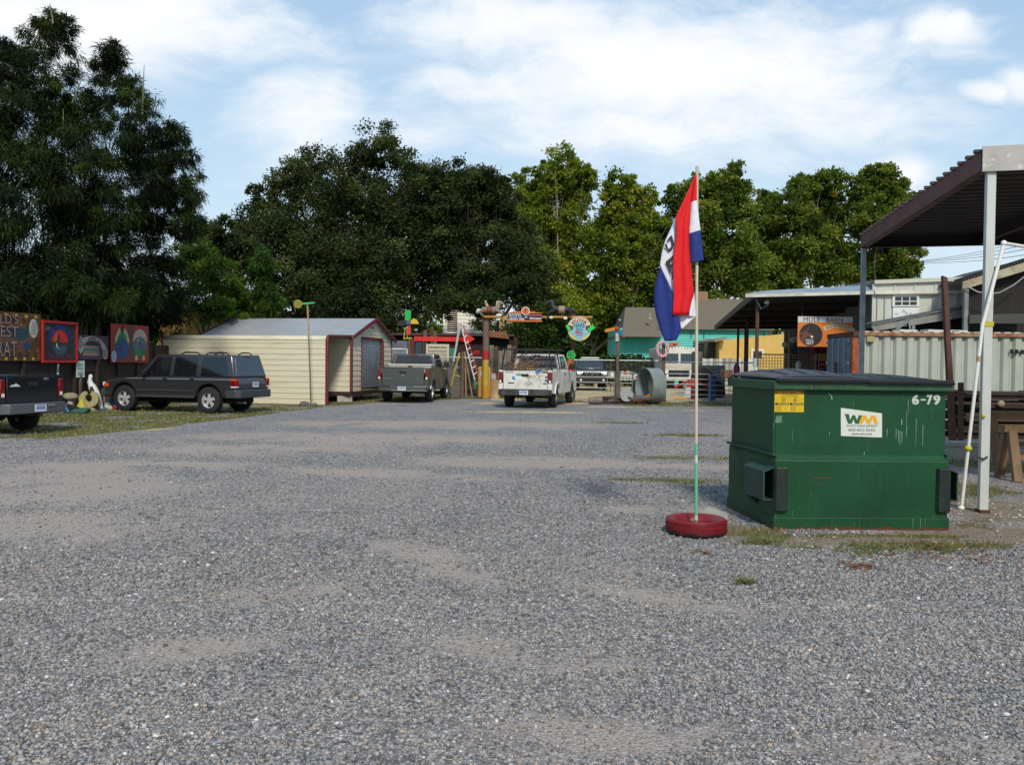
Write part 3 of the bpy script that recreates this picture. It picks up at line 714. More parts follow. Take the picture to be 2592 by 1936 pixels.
def drawB(mb, fr, W, H):
    cx, cy = W*.5, H*.47; r = .33*H
    mb.prism(circ(cx, cy, r*1.05, r*1.05, 28), fr, 0, .003, 1)
    mb.prism(circ(cx, cy, r, r, 20, 5, 175), fr, .003, .006, 2)
    mb.prism([(cx-r*.7, cy+r*.1), (cx-r*.65, cy+r*.5), (cx-r*.3, cy+r*.8), (cx-r*.2, cy+r*.2)], fr, .006, .009, 3)
    mb.prism([(cx-r*.4, cy+r*.1), (cx-r*.35, cy+r*.6), (cx-r*.15, cy+r*.7), (cx-r*.05, cy+r*.15)], fr, .009, .011, 4)
    mb.prism(circ(cx, cy-r*.1, r*.9, r*.75, 20, 190, 350), fr, .003, .008, 5)
    mb.prism([(cx-r*.5, cy), (cx-r*.38, cy-.02), (cx-r*.35, cy-r*.3), (cx-r*.1, cy-r*.45), (cx-r*.3, cy-r*.42), (cx-r*.5, cy-r*.25)], fr, .008, .012, 6)
    for k in range(14): mb.prism(rect(W-.17, .15+k*.06, W-.10, .17+k*.06), fr, 0, .004, 7)
    for k in range(5): mb.prism([(.14+k*.05, H-.3+k*.03), (.16+k*.05, H-.14), (.18+k*.05, H-.28)], fr, 0, .004, 7)
def letB(mb, fr, W, H):
    mb.text("LIVE TRAILOR", fr, W*.5-.62, H*.80, 1.24, .15, .006, 0, arc=.52, bold=.02)
    mb.text("The Local Nut", fr, W*.5-.6, .10, 1.2, .15, .006, 1)
sign_board(93, 181, 1.52, 2.72, 'dark sign in a bright red frame with a red sunset disc and blue arched letters',
           [flatcol('#191a22'), flatcol('#2e2a28'), flatcol('#b01c26'), flatcol('#a8551f'), flatcol('#4a1a16'), flatcol('#1f4a63', col2='#3f4a44', scale=5), flatcol('#a8b5b8'), flatcol('#59564a')], drawB, letB, .05, .17,
           [flatcol('#2a3f94'), flatcol('#7a3350')])
def drawC(mb, fr, W, H):
    for k in range(12):
        a0 = 160-k*12.5; P_ = [(W*.47+r*math.cos(R(a))*1.45, .12+r*math.sin(R(a))) for r, a in ((.46, a0), (.62, a0), (.62, a0-11.5), (.46, a0-11.5))]
        mb.prism(P_, fr, 0, .004, 1)
    mb.prism([(.12, .28), (.25, .16), (.5, .5), (.42, .6)], fr, .004, .007, 1)
    mb.prism(circ(W*.47, .34, .5, .26, 16, 0, 180), fr, .002, .005, 2)
    for k in range(4):
        mb.prism(rect(.35+.02*k, .12+k*.08, W-.55, .19+k*.08), fr, .005, .008, [3, 5, 6, 3][k])
    mb.prism(circ(.24, .52, .13, .2, 16), fr, .007, .01, 4); mb.prism(circ(W-.2, .2, .15, .2, 16), fr, .007, .01, 4)
    for k in range(4): mb.prism(rect(.15, .38+k*.08, .33, .40+k*.08), fr, .01, .012, 2); mb.prism(rect(W-.3, .1+k*.06, W-.1, .12+k*.06), fr, .01, .012, 2)
def letC(mb, fr, W, H): mb.text("SCULPTURE", fr, W*.47-.5, H-.19, 1.0, .13, .008, 0, arc=.6, bold=.02)
sign_board(184, 267, 1.60, 2.37, 'low purple sign with a white arched banner over pale painted lettering',
           [flatcol('#3a2348', col2='#4a2a30', scale=3), flatcol('#a9a2a0'), flatcol('#251d26'), flatcol('#86707c'), flatcol('#9c8f87'), flatcol('#7a6f3e'), flatcol('#456270')], drawC, letC, 0, .10, flatcol('#2a2026'))
def drawD(mb, fr, W, H):
    a, b_ = W*.28, W*.75
    mb.prism(rect(W*.45, .0, W*.58, H), fr, 0, .002, 1)
    mb.prism(circ(a, H*.5, W*.2, H*.38, 24), fr, .002, .004, 2)
    mb.prism([(a, H*.68)]+circ(a, H*.33, W*.2, H*.25, 20, -200, 20)[::-1], fr, .004, .007, 3)
    mb.prism([(a-.12, H*.93), (a+.14, H*.93), (a+.04, H*.8), (a-.04, H*.8)], fr, .004, .008, 4)
    for sg in (-1, 1):
        mb.prism([(a+sg*.10, H*.78), (a+sg*.13, H*.92), (a+sg*.30, H*.80), (a+sg*.44, H*.6), (a+sg*.42, H*.5), (a+sg*.33, H*.55), (a+sg*.22, H*.7)], fr, .007, .01, 5)
    mb.prism(circ(b_, H*.48, W*.19, H*.3, 24), fr, .002, .005, 6)
    mb.prism([(b_-W*.2, H*.55)]+circ(b_, H*.6, W*.19, H*.3, 12, 160, 20)+[(b_+W*.2, H*.55), (b_+W*.1, H*.66), (b_, H*.71), (b_-W*.1, H*.66)], fr, .005, .008, 5)
    for sg in (-1, 1):
        mb.prism([(b_+sg*W*.03, H*.36), (b_+sg*W*.17, H*.36), (b_+sg*W*.15, H*.2), (b_+sg*W*.08, H*.08), (b_+sg*W*.03, H*.1)], fr, .005, .009, 2)
        mb.prism(circ(b_+sg*W*.10, H*.12, .09, .1, 12), fr, .009, .012, 5)
    mb.prism(circ(.17, H*.16, .15, .19, 16), fr, .009, .012, 7)
    mb.prism(circ(b_+.02, H*.5, .05, .1, 10), fr, .008, .011, 8); mb.prism(circ(b_-.12, H*.58, .09, .05, 8), fr, .008, .011, 9)
    mb.prism(circ(a-.02, H*.38, .11, .04, 10), fr, .008, .011, 8)
    for k in range(5): mb.prism(rect(.08+.01*k, H*.08+k*.05, .22, H*.08+k*.05+.015), fr, .012, .014, 3)
sign_board(269, 366, 1.50, 2.80, 'red sign with two painted ovals, one a blue drop on green',
           [flatcol('#9c1d1c', col2='#6b3020', scale=2), flatcol('#5a3420'), flatcol('#1c7a2c', col2='#125020', scale=6), flatcol('#16386b', col2='#1d4c86', scale=5), flatcol('#121416'), flatcol('#b09a86'),
            flatcol('#31506b', col2='#62788a', scale=8), flatcol('#9fb0c0'), flatcol('#7d1a24'), flatcol('#b09a2a')], drawD, None, 0, .15)
# little white notice on the fence
y0 = fY(194); fr = Fr(fp(y0-.23, 1.06, .14), FU, (0, 0, 1)); T = thing('notice_sign', 'narrow white notice with faded green print fixed below the purple sign', 'sign', fr.o)
mb = MB().prism(rect(0, 0, .46, .46*1.0), fr, -.01, 0, 0)
mb = MB(); mb.prism(rect(0, -.02, .42, .50), fr, -.012, 0, 0)
for k, z in enumerate((.06, .10, .14, .24, .28, .36, .40)): mb.prism(rect(.07, z-.02, .35-.04*(k % 2), z), fr, 0, .003, 1+(k < 3))
mb.build('panel', [flatcol('#c3cfc4'), flatcol('#5f8f74'), flatcol('#47607a')], T)
MB().box(fp(y0, .55, .12), (.09, .05, 1.1), rot=rotf).build('post', wood_old, T)
# yard art at the foot of the fence
def spot(px, Yv): return Vector((xat(px, Yv), Yv, 0))
p = spot(147, 26.0); T = thing('bead_totem', 'thin stake strung with blue, white and green beads beside the black pickup', 'totem', p)
mb = MB(); mb.tube([p, p+Vector((0, 0, 1.55))], .015, 6, 0)
for k in range(15): mb.ell(p+Vector((0, 0, .35+k*.082)), (.035, .035, .03), 8, 6, [1, 2, 3][k % 3])
mb.build('stake', [wood_old, flatcol('#4d86a0'), flatcol('#b5b9b8'), flatcol('#2f7a66')], T)
mb = MB(); mb.tube([p+Vector((-.08, -.1, 0)), p+Vector((-.06, -.1, .3)), p+Vector((-.1, -.1, .55)), p+Vector((.05, -.1, .75))], [.10, .11, .09, .03], 8)
mb.tube([p+Vector((.0, -.12, .35)), p+Vector((.25, -.15, .22)), p+Vector((.4, -.15, .02))], [.07, .06, .05], 8)
mb.ell(p+Vector((.0, -.12, .62)), (.16, .13, .05)); mb.build('figure', flatcol('#2c5f86'), T, smooth=50)
p = spot(158, 25.9); MB().lathe([(0, 0), (.13, 0), (.17, .28), (.15, .28), (.12, .03), (0, .03)], p, n=18).solo('bucket', bare_steel, 'grey metal bucket standing by the blue bead totem', 'bucket', p, smooth=40)
p = spot(178, 26.3); T = thing('toadstool_ornament', 'tan stone toadstool on a small white foot at the fence', 'ornament', p)
MB().ell(p+Vector((0, 0, .47)), (.23, .2, .13), 16, 10).build('cap', M('cap_stone', '#948a6c', .9, 0, '#6f664e', 6), T, smooth=60)
MB().lathe([(0, 0), (.15, 0), (.12, .12), (.08, .28), (.1, .4), (0, .4)], p, n=14).build('foot', flatcol('#a8a298'), T, smooth=50)
p = spot(192, 26.0); MB().prism([(-.35, 0), (.3, 0), (.45, .1), (.1, .16), (-.3, .28), (-.45, .18)], Fr(p), -.15, .15).solo('sack', dark_void, 'dark sagging sack lying left of the yellow cone', 'sack', p, bevel=.04)
p = spot(203, 25.8); MB().box(p+Vector((0, 0, .09)), (.42, .35, .05), rot=Matrix.Rotation(.3, 3, 'X')).solo('board_offcut', flatcol('#2f5b4a'), 'small dark green board lying flat before the fence', 'board', p)
p = spot(207, 26.2); MB().lathe([(.24, 0), (.22, .03), (.09, .3), (.05, .4), (0, .42)], p, n=14).solo('garden_cone', flatcol('#a3982a'), 'mustard yellow cone ornament between the sack and the ring', 'ornament', p, smooth=40)
p = spot(226, 27.2); T = thing('ring_ornament', 'cream speckled ring ornament with a notch, leaning under the white heron', 'ornament', p)
mb = MB(); fr = Fr(p+Vector((0, 0, .36)), (1, .1, 0)); out = circ(0, 0, .30, .27, 26, 110, 430); inn = circ(0, .03, .1, .12, 26, 110, 430)
mb.prism(out+inn[::-1], fr, -.08, .08); mb.build('ring', M('speckled_cream', '#a39a70', .9, 0, '#7d7550', 25), T, bevel=.02)
MB().lathe([(0, 0), (.2, 0), (.16, .08), (0, .1)], p, n=12).build('foot', flatcol('#9c8f7e'), T, smooth=50)
# heron statue: one body surface, wings
p = spot(236, 27.5); T = thing('heron_statue', 'tall white heron statue with a black wing standing against the fence', 'statue', p)
mb = MB(); mb.tube([p+Vector(q)*.86 for q in ((.32, 0, .03), (.26, 0, .18), (.16, 0, .42), (.06, 0, .66), (-.04, 0, .86), (-.1, 0, 1.0), (-.115, 0, 1.14), (-.09, 0, 1.26), (-.06, 0, 1.30))], [.05, .08, .12, .135, .12, .08, .055, .062, .03], 12)
mb.tube([p+Vector(q)*.86 for q in ((-.08, 0, 1.24), (-.16, -.02, 1.12), (-.2, -.03, .98))], [.035, .022, .006], 8)
mb.build('body', flatcol('#c8c8c6'), T, smooth=70)
mb = MB(); mb.tube([p+Vector(q)*.86 for q in ((-.02, -.09, .86), (.04, -.12, .66), (.13, -.12, .45), (.22, -.1, .25))], [.05, .085, .07, .02], 10); mb.build('wing', flatcol('#14171d'), T, smooth=60)
MB().tube([p+Vector((.3, 0, 0)), p+Vector((.42, -.05, .05))], [.08, .05], 8).build('foot', flatcol('#2f5f86'), T)
p = spot(266, 28.0); MB().beam(p, p+Vector((-.04, 0, .62)), .06, .03).solo('stake', wood_grey, 'short pale pointed stake right of the heron statue', 'stake', p)
p = spot(276, 27.9); T = thing('gnome_figures', 'small cluster of white, blue and red figurines by the front wheel of the grey wagon', 'ornament', p)
for (dx, z, r_, cl) in ((-.02, .18, .10, '#b9bcb2'), (0, .36, .07, '#c5c3b6'), (.16, .22, .12, '#27548c'), (.22, .08, .10, '#8c2430'), (-.05, .05, .12, '#a8ab9c'), (.08, .05, .09, '#b0a88c')):
    MB().ell(p+Vector((dx, -.05, z)), (r_, r_*.8, r_), 10, 8).build('figurine', flatcol(cl), T, smooth=60)
p = spot(138, 26.2); MB().ell(p+Vector((0, 0, .14)), (.2, .16, .15), 10, 7).solo('clay_ornament', flatcol('#8a4a38'), 'reddish clay lump next to the black pickup bumper', 'ornament', p, smooth=60)
# ochre building behind
T = thing('ochre_building', 'small ochre wall building glimpsed between the bamboo and the beige shed', 'building', (xat(435, 40), 40, 0))
x0, x1 = xat(400, 40), xat(500, 40)
MB().bb(x0, x1, 40, 46, 0, zat(795, 40)).build('wall', M('ochre_stucco', '#8a7238', .9, 0, '#75602e', 3, bump=.2), T)
MB().hexa([(x0-.3, 39.6, zat(795, 40)), (x1+.3, 39.6, zat(795, 40)), (x1+.3, 46.4, zat(795, 40)), (x0-.3, 46.4, zat(795, 40))], [(x0-.3, 39.6, zat(786, 40)), (x1+.3, 39.6, zat(786, 40)), (x1+.3, 46.4, zat(770, 40)), (x0-.3, 46.4, zat(770, 40))]).build('roof', M('dark_shingle', '#2a2624', .95), T)
# weather vane pole in front of the shed
p = gp(787, 1028); T = thing('whirligig_pole', 'thin bent bamboo pole with a yellow disc and green arm before the beige shed', 'whirligig', p)
Yv = p.y; pts = [p, at(785, 945, Yv), at(783, 900, Yv), at(781, 848, Yv)]
MB().tube(pts, [.028, .025, .022, .02], 7).build('pole', M('mossy_pole', '#6e6a48', .9, 0, '#4a4a30', 8), T)
MB().beam(at(782, 850, Yv), at(778, 768, Yv), .05, .035).build('upper_pole', wood_new, T)
MB().beam(at(750, 770, Yv-.03), at(796, 766.5, Yv-.03), .04, .055).build('arm', flatcol('#1fae57'), T)
fr = Fr(at(754, 769.5, Yv-.06)); mb = MB(); mb.prism(circ(0, 0, .155, n=22), fr, -.01, .01, 0)
for k in range(9): a = k*40; mb.prism([(0, 0), (.15*math.cos(R(a)), .15*math.sin(R(a))), (.15*math.cos(R(a+18)), .15*math.sin(R(a+18)))], fr, .01, .013, 1)
mb.build('disc', [flatcol('#8e8a34'), flatcol('#5b5a26')], T)
for (dx, r_) in ((-.22, .2), (.13, .14), (-.05, .12)):
    mb = MB(); mb.ell(p+Vector((dx, -.05, r_*.35)), (r_, r_*.8, r_*.55), 9, 6); mb.v = [(x+random.uniform(-.02, .02), y, z+random.uniform(-.015, .015)) for x, y, z in mb.v]
    mb.solo('rock', stone_m, {-.22: 'broad brown rock at the left foot of the whirligig pole', .13: 'smaller brown rock at the right foot of the whirligig pole', -.05: 'middle stone wedged against the whirligig pole'}[dx], 'rock', p+Vector((dx, 0, 0)), group='rocks round the whirligig pole')
# ---------------------------------------------------------------- vehicles (local frame: x right, y forward, z up)
def YZ(x=0.0): return Fr((x, 0, 0), (0, 1, 0), (0, 0, 1))       # normal = +x
def arch(yc, zc, r, z0, n=12):          # bottom edge going forward (+y) over a wheel arch
    a0 = math.asin(max(-1, min(1, (z0-zc)/r)))
    return [(yc-r*math.cos(a0+(math.pi-2*a0)*k/n), zc+r*math.sin(a0+(math.pi-2*a0)*k/n)) for k in range(n+1)]
def wheel(T, x, y, r, wd, side, rimmat, spokes=5, label=None):
    mb = MB(); s = side; h = wd/2
    prof = [(r*.60, -h), (r*.80, -h*1.0), (r*.95, -h*.88), (r, -h*.6), (r, h*.6), (r*.95, h*.88), (r*.80, h), (r*.60, h), (r*.58, h*.5), (r*.58, -h*.5)]
    mb.lathe(prof, (x, y, r), 'X', 28, closed=True)
    for k in range(36):                   # tread blocks
        a = 2*math.pi*k/36; c = Vector((x, y+(r+.002)*math.cos(a), r+(r+.002)*math.sin(a)))
        mb.box(c, (wd*.82, .012, .03), rot=Matrix.Rotation(a, 3, 'X'))
    w_ = mb.build('wheel', black_rubber, T, local=True, smooth=35)
    m2 = MB(); rr = r*.60; o = h*.55*s
    m2.lathe([(rr, -h*.8), (rr, h*.8*1.0), (rr*.92, h*.8), (rr*.88, h*.3), (rr*.88, -h*.8)] if s > 0 else [(rr, h*.8), (rr, -h*.8), (rr*.92, -h*.8), (rr*.88, -h*.3), (rr*.88, h*.8)], (x, y, r), 'X', 28)
    m2.lathe([(0, o+.01*s), (rr*.26, o+.01*s), (rr*.28, o-.02*s), (0, o-.02*s)], (x, y, r), 'X', 16)
    for k in range(spokes):
        a = 2*math.pi*k/spokes+.3; d = Vector((0, math.cos(a), math.sin(a))); n = Vector((0, -d.z, d.y))
        p0 = Vector((x+o-.005*s, y, r))+d*rr*.18; p1 = Vector((x+o-.015*s, y, r))+d*rr*.93
        A = [p0+n*rr*.16, p0-n*rr*.16, p1-n*rr*.27, p1+n*rr*.27]; off = Vector((-.02*s, 0, 0))
        m2.hexa([q+off for q in A], A)
    rim = m2.build('rim', rimmat, w_, local=True, smooth=35)
    m3 = MB(); m3.lathe([(0, o-.06*s), (rr*.88, o-.06*s), (rr*.88, o-.065*s), (0, o-.065*s)], (x, y, r), 'X', 18)
    m3.build('brake_disc', dark_void, w_, local=True)
    return w_
WM_ = WM
class LF:                                # bilinear face from 4 corners (bl, br, tr, tl)
    def __init__(s, a, b, c, d): s.q = [Vector(v) for v in (a, b, c, d)]
    def p(s, u, v):
        a, b, c, d = s.q; return a*(1-u)*(1-v)+b*u*(1-v)+c*u*v+d*(1-u)*v
    def patch(s, mb, uv, off=.006, mi=0, th=.012):
        n = (s.q[1]-s.q[0]).cross(s.q[3]-s.q[0]).normalized(); P_ = [s.p(u, v) for u, v in uv]
        A = [p+n*off for p in P_]; B = [p-n*(th-off) for p in P_]; k = len(P_)
        mb.add(A+B, [tuple(range(k)), tuple(reversed(range(k, 2*k)))]+[(i, i+k, (i+1) % k+k, (i+1) % k) for i in range(k)], mi)
def cab(T, hw0, hw1, y0, y1, z0, ty0, ty1, z1, bodymat, wins, glass, rear_win=True, name='cab'):
    """y0 rear bottom, y1 front bottom, ty0/ty1 rear/front of roof"""
    B = [(-hw0, y0, z0), (hw0, y0, z0), (hw0, y1, z0), (-hw0, y1, z0)]; U = [(-hw1, ty0, z1), (hw1, ty0, z1), (hw1, ty1, z1), (-hw1, ty1, z1)]
    MB().hexa(B, U).build(name, bodymat, T, local=True, bevel=.05, seg=3, smooth=40)
    right = LF(B[1], B[2], U[2], U[1]); left = LF(B[3], B[0], U[0], U[3]); rear = LF(B[0], B[1], U[1], U[0]); front = LF(B[2], B[3], U[3], U[2])
    for (u0, u1, u0t, u1t) in wins:
        for F_, m in ((right, 0), (left, 1)):
            q = [(u0, .10), (u1, .10), (u1t, .88), (u0t, .88)]
            if m: q = [(1-a, b) for a, b in q][::-1]
            mb = MB(); F_.patch(mb, q); mb.build('side_window', glass, T, local=True, bevel=.004)
    if rear_win:
        mb = MB(); rear.patch(mb, [(.06, .10), (.94, .10), (.90, .88), (.10, .88)]); mb.build('rear_window', glass, T, local=True, bevel=.004)
    mb = MB(); front.patch(mb, [(.07, .08), (.93, .08), (.9, .9), (.1, .9)]); mb.build('windscreen', glass, T, local=True, bevel=.004)
    return right, left, rear, front
def plate(T, c, w_=.31, h=.155, rz=0, tint='#2f4f86'):
    fr = Fr(c, (1, 0, 0), (0, 0, 1)); mb = MB(); mb.prism(rect(-w_/2, -h/2, w_/2, h/2), fr, -.005, .006, 0)
    for k in range(6): mb.prism(rect(-.125+k*.043, -.035, -.125+k*.043+.028, .03), fr, .006, .008, 1)
    mb.prism(rect(-.12, .045, .12, .062), fr, .006, .008, 1)
    mb.build('number_plate', [plate_white, flatcol(tint)], T, local=True)
def pickup(name, label, loc, rz, L, hw, col, g=None, r=.39, tw=.27, yr=1.15, yf=4.65, zb=1.30, zh=1.28, yc=1.98+.1, ycf=3.75, zr=1.88, extras=None, rimm=None, bumperm=None, glass=None, wins=None, hood_y=4.2):
    T = thing(name, label, 'pickup truck', loc, rz, g); body = col
    z0 = .50; ra = r+.09; hb = hw
    for s in (-1, 1):                    # bed sides
        poly = [(.10, z0+.05)]+arch(yr, r, ra, z0)+[(yc, z0), (yc, zb), (.10, zb)]
        xa, xb = s*(hb-.10), s*hb
        mb = MB(); mb.prism(poly, YZ(0), min(xa, xb), max(xa, xb)); mb.build('bed_side', body, T, local=True, bevel=.03, seg=3, smooth=40)
        mb = MB(); q = arch(yr, r, ra+.055, z0+.02, 14); q2 = arch(yr, r, ra, z0+.0, 14)[::-1]
        mb.prism(q+q2, YZ(0), min(s*(hb-.02), s*(hb+.035)), max(s*(hb-.02), s*(hb+.035))); mb.build('wheel_arch', body, T, local=True, bevel=.012, smooth=40)
    MB().bb(-hb+.1, hb-.1, .1, yc, .62, .70).bb(-hb+.1, hb-.1, yc-.06, yc, .7, zb).bb(-hb+.12, -hb+.36, yr-.45, yr+.45, .7, .92).bb(hb-.36, hb-.12, yr-.45, yr+.45, .7, .92).build('bed_liner', black_plastic, T, local=True)
    MB().bb(-.4, -.3, .2, L-.3, .42, .56).bb(.3, .4, .2, L-.3, .42, .56).bb(-hw*.7, hw*.7, yr-.05, yr+.05, r-.06, r+.06).lathe([(0, -.14), (.13, -.12), (.13, .12), (0, .14)], (0, yr, r), 'X', 12).bb(-.35, .35, .35, .95, .45, .58).build('chassis', dark_void, T, local=True)
    poly = [(yc+.02, z0-.04)]+arch(yf, r, ra, z0-.04)+[(L-.05, z0-.02), (L, .75), (L-.02, zh-.22), (L-.12, zh-.08), (hood_y, zh-.02), (hood_y-.3, zh+.02), (yc+.02, zh+.02)]
    mb = MB(); mb.prism(poly, YZ(0), -hw+.02, hw-.02); mb.build('cab_body', body, T, local=True, bevel=.05, seg=3, smooth=40)
    rt, lf, rear, fr_ = cab(T, hw-.05, hw-.15, yc+.04, hood_y-.02, zh, yc+.14, ycf-.35, zr, body, wins or [(.07, .40, .10, .43), (.44, .80, .47, .66)], glass or glass_dark)
    for s in (-1, 1):
        m = MB()
        for yd in (yc+.75, hood_y-.18): m.bb(s*(hw-.03), s*(hw-.016), yd, yd+.012, z0, zh)
        m.build('door_seam', dark_void, T, local=True)
        MB().bb(s*(hw-.02), s*(hw+.012), yc+.84, yc+1.0, zh-.17, zh-.13).build('door_handle', black_plastic, T, local=True, bevel=.008)
        mb = MB(); mb.box((s*(hw+.13), hood_y-.45, zh+.16), (.22, .11, .24)); mb.beam((s*(hw-.05), hood_y-.42, zh+.06), (s*(hw+.08), hood_y-.42, zh+.1), .06); mb.build('wing_mirror', black_plastic, T, local=True, bevel=.03)
    # tailgate
    mb = MB(); mb.bb(-hw+.17, hw-.17, .03, .10, z0+.13, zb-.005); mb.build('tailgate', body, T, local=True, bevel=.018, seg=3, smooth=40)
    MB().bb(-hw+.16, hw-.16, .02, .12, zb-.004, zb+.022).build('tailgate_cap', black_plastic, T, local=True, bevel=.006)
    MB().bb(-.13, .13, .012, .035, zb-.22, zb-.13).build('tailgate_handle', black_plastic, T, local=True, bevel=.01)
    for s in (-1, 1):
        xa, xb = s*(hw-.155), s*(hw+.004); MB().bb(s*(hw-.125), xb, .02, .16, zb-.46, zb-.06).build('taillight', tail_red, T, local=True, bevel=.02, seg=3, smooth=40)
        MB().bb(s*(hw-.10), xb-s*.03, .014, .03, zb-.44, zb-.36).build('reversing_light', lens_white, T, local=True, bevel=.006)
        m = MB(); m.bb(xa, xb, .035, .11, z0+.1, zb-.46).bb(xa, xb, .035, .11, zb-.06, zb); m.build('corner_panel', body, T, local=True, bevel=.01)
    # bumper
    bm_ = bumperm or chrome
    mb = MB(); zt = .68; zb_ = .46
    prof = [(-hw+.0, .02), (-hw+.1, -.13), (-.42, -.17), (.42, -.17), (hw-.1, -.13), (hw, .02), (hw, .06), (-hw, .06)]
    fxy = Fr((0, 0, 0), (1, 0, 0), (0, 1, 0)); mb.prism(prof, fxy, zb_, zt); mb.build('bumper', bm_, T, local=True, bevel=.02, seg=3, smooth=40)
    MB().prism([(-hw+.12, -.10), (-.42, -.14), (.42, -.14), (hw-.12, -.10), (hw-.12, .04), (-hw+.12, .04)], fxy, zt, zt+.012).build('bumper_step', black_plastic, T, local=True)
    plate(T, (0, -.178, .575)); MB().tube([(0, .3, .42), (0, -.2, .42)], .03, 8).ell((0, -.22, .47), .03, 8, 6).build('tow_bar', dark_steel, T, local=True)
    for s in (-1, 1):
        wheel(T, s*(hw-tw/2-.01), yr, r, tw, s, rimm or alloy); wheel(T, s*(hw-tw/2-.01), yf, r, tw, s, rimm or alloy)
    for s in (-1, 1): MB().bb(s*(hw-.4), s*(hw-.1), L-.09, L+.01, .82, 1.02).build('headlight', lens_white, T, local=True, bevel=.02)
    MB().bb(-hw+.42, hw-.42, L-.06, L+.015, .78, 1.02).build('grille', black_plastic, T, local=True, bevel=.02)
    MB().bb(-.16, .16, yc+.09, yc+.13, zr-.075, zr-.03).build('brake_light', tail_red, T, local=True, bevel=.008)
    return T
PZ = lambda hw: (lambda: None)
# --- grey pickup by the shed
grey = paint('graphite_paint', '#474d4b', .35, .5, .3)
gp_loc = Vector((-4.27, 33.9, 0))
TG = pickup('pickup_truck', 'dark grey pickup truck with a white toolbox parked beside the shed door', gp_loc, R(-5), 5.75, 1.0, grey, r=.42, zb=1.38, zr=1.94, zh=1.34, yc=2.02, yf=4.7, ycf=3.75, hood_y=4.05, rimm=alloy,
            bumperm=M('grey_bumper', '#4b504f', .4, .3))
MB().prism([(-.98, -.155), (-.42, -.195), (.42, -.195), (.98, -.155), (.98, -.13), (-.98, -.13)], Fr((0, 0, 0), (1, 0, 0), (0, 1, 0)), .485, .51).prism([(-1.0, -.12), (-.48, -.185), (-.48, -.165), (-1.0, -.10)], Fr((0, 0, 0), (1, 0, 0), (0, 1, 0)), .64, .675).prism([(1.0, -.12), (.48, -.185), (.48, -.165), (1.0, -.10)], Fr((0, 0, 0), (1, 0, 0), (0, 1, 0)), .64, .675).build('bumper_trim', chrome, TG, local=True)
mb = MB(); mb.bb(-.86, .86, 1.42, 1.92, 1.16, 1.47); mb.build('toolbox', M('toolbox_white', '#a8aaa4', .35, .2), TG, local=True, bevel=.015)
tbx = MB(); tbx.bb(-.9, .9, 1.39, 1.95, 1.47, 1.52); tbx.build('toolbox_lid', M('toolbox_lid', '#cfc8b4', .4), TG, local=True, bevel=.012)
MB().bb(-.09, .09, 1.38, 1.425, 1.39, 1.46).build('toolbox_latch', flatcol('#5f4a44'), TG, local=True, bevel=.008)
frt = Fr((0, .028, 0), (1, 0, 0), (0, 0, 1))
mb = MB(); mb.prism([(-.045, 1.13), (0, 1.10), (.045, 1.13), (.02, 1.06), (0, 1.085), (-.02, 1.06)], frt, 0, .008); mb.prism(rect(-.78, .955, -.45, .972), frt, 0, .006); mb.prism(rect(.70, .86, .8, .875), frt, 0, .006); mb.prism([(.52, .93), (.58, .955), (.66, .955), (.6, .93)], frt, 0, .006)
mb.build('badge', chrome, TG, local=True)
# --- white work pickup at the gate
whitep = paint('dirty_white_paint', '#d0cfc8', .5, .15, 0, '#b5b1a5', scale=2.5)
TW = pickup('pickup_truck', 'white work pickup with a black ladder rack and brush in its bed', Vector((.46, 30.95, 0)), R(-13), 5.9, .97, whitep, r=.40, zb=1.36, zr=1.96, zh=1.34, yc=2.05, yf=4.85, ycf=3.85, hood_y=4.15,
            rimm=M('dull_steel_rim', '#6f6d69', .6, .4), bumperm=M('dark_bumper', '#2b2b2c', .55, .3, '#55514c', 6), wins=[(.06, .34, .09, .36), (.40, .80, .43, .66)], glass=glass_blue)
mb = MB()
for s in (-1, 1):
    for yk in (.25, 1.9): mb.beam((s*.93, yk, 1.36), (s*.80, yk, 2.12), .045)
    mb.beam((s*.80, .1, 2.12), (s*.80, 3.6, 2.12), .05)
for yk in (.25, 1.05, 1.9, 2.8, 3.5): mb.beam((-.80, yk, 2.12), (.80, yk, 2.12), .045)
for k in range(7): mb.beam((-.15+k*.14, 1.96, 1.40), (-.15+k*.14, 1.90, 2.0), .014)
mb.beam((-.9, 1.95, 2.0), (.9, 1.95, 2.0), .035); mb.beam((-.85, .3, 1.5), (-.3, 1.85, 2.08), .03); mb.beam((-.75, .3, 1.5), (-.2, 1.85, 2.05), .02)
mb.build('ladder_rack', flatcol('#151517'), TW, local=True)
frt = Fr((0, .028, 0), (1, 0, 0), (0, 0, 1)); mb = MB()
mb.prism(rect(-.72, 1.27, -.46, 1.335), frt, 0, .004, 0); mb.prism(rect(-.70, 1.285, -.48, 1.32), frt, .004, .006, 1)
mb.prism(rect(-.32, 1.17, -.08, 1.24), frt, 0, .004, 2); mb.prism(circ(.50, 1.30, .15, .05, 14), frt, 0, .003, 3); mb.prism(rect(.38, 1.255, .62, 1.34), frt, 0, .004, 3); mb.prism(rect(.5, 1.26, .62, 1.30), frt, .004, .006, 1)
mb.prism(rect(.64, 1.27, .80, 1.33), frt, 0, .004, 0); mb.prism(rect(-.02, 1.13, .26, 1.165), frt, 0, .004, 4); mb.prism([(.04, 1.12), (.24, 1.12), (.14, 1.02)], frt, 0, .004, 5)
mb.prism(rect(.48, 1.17, .70, 1.19), frt, 0, .004, 4)
mb.prism([(-.47, 1.14), (-.39, 1.14), (-.39, 1.08), (-.34, 1.05), (-.36, 1.02), (-.47, 1.03)], frt, 0, .004, 3)
mb.prism(rect(-.62, .885, -.41, .93), frt, 0, .004, 0); mb.prism(circ(.72, .895, .075, .025, 12), frt, 0, .004, 0)
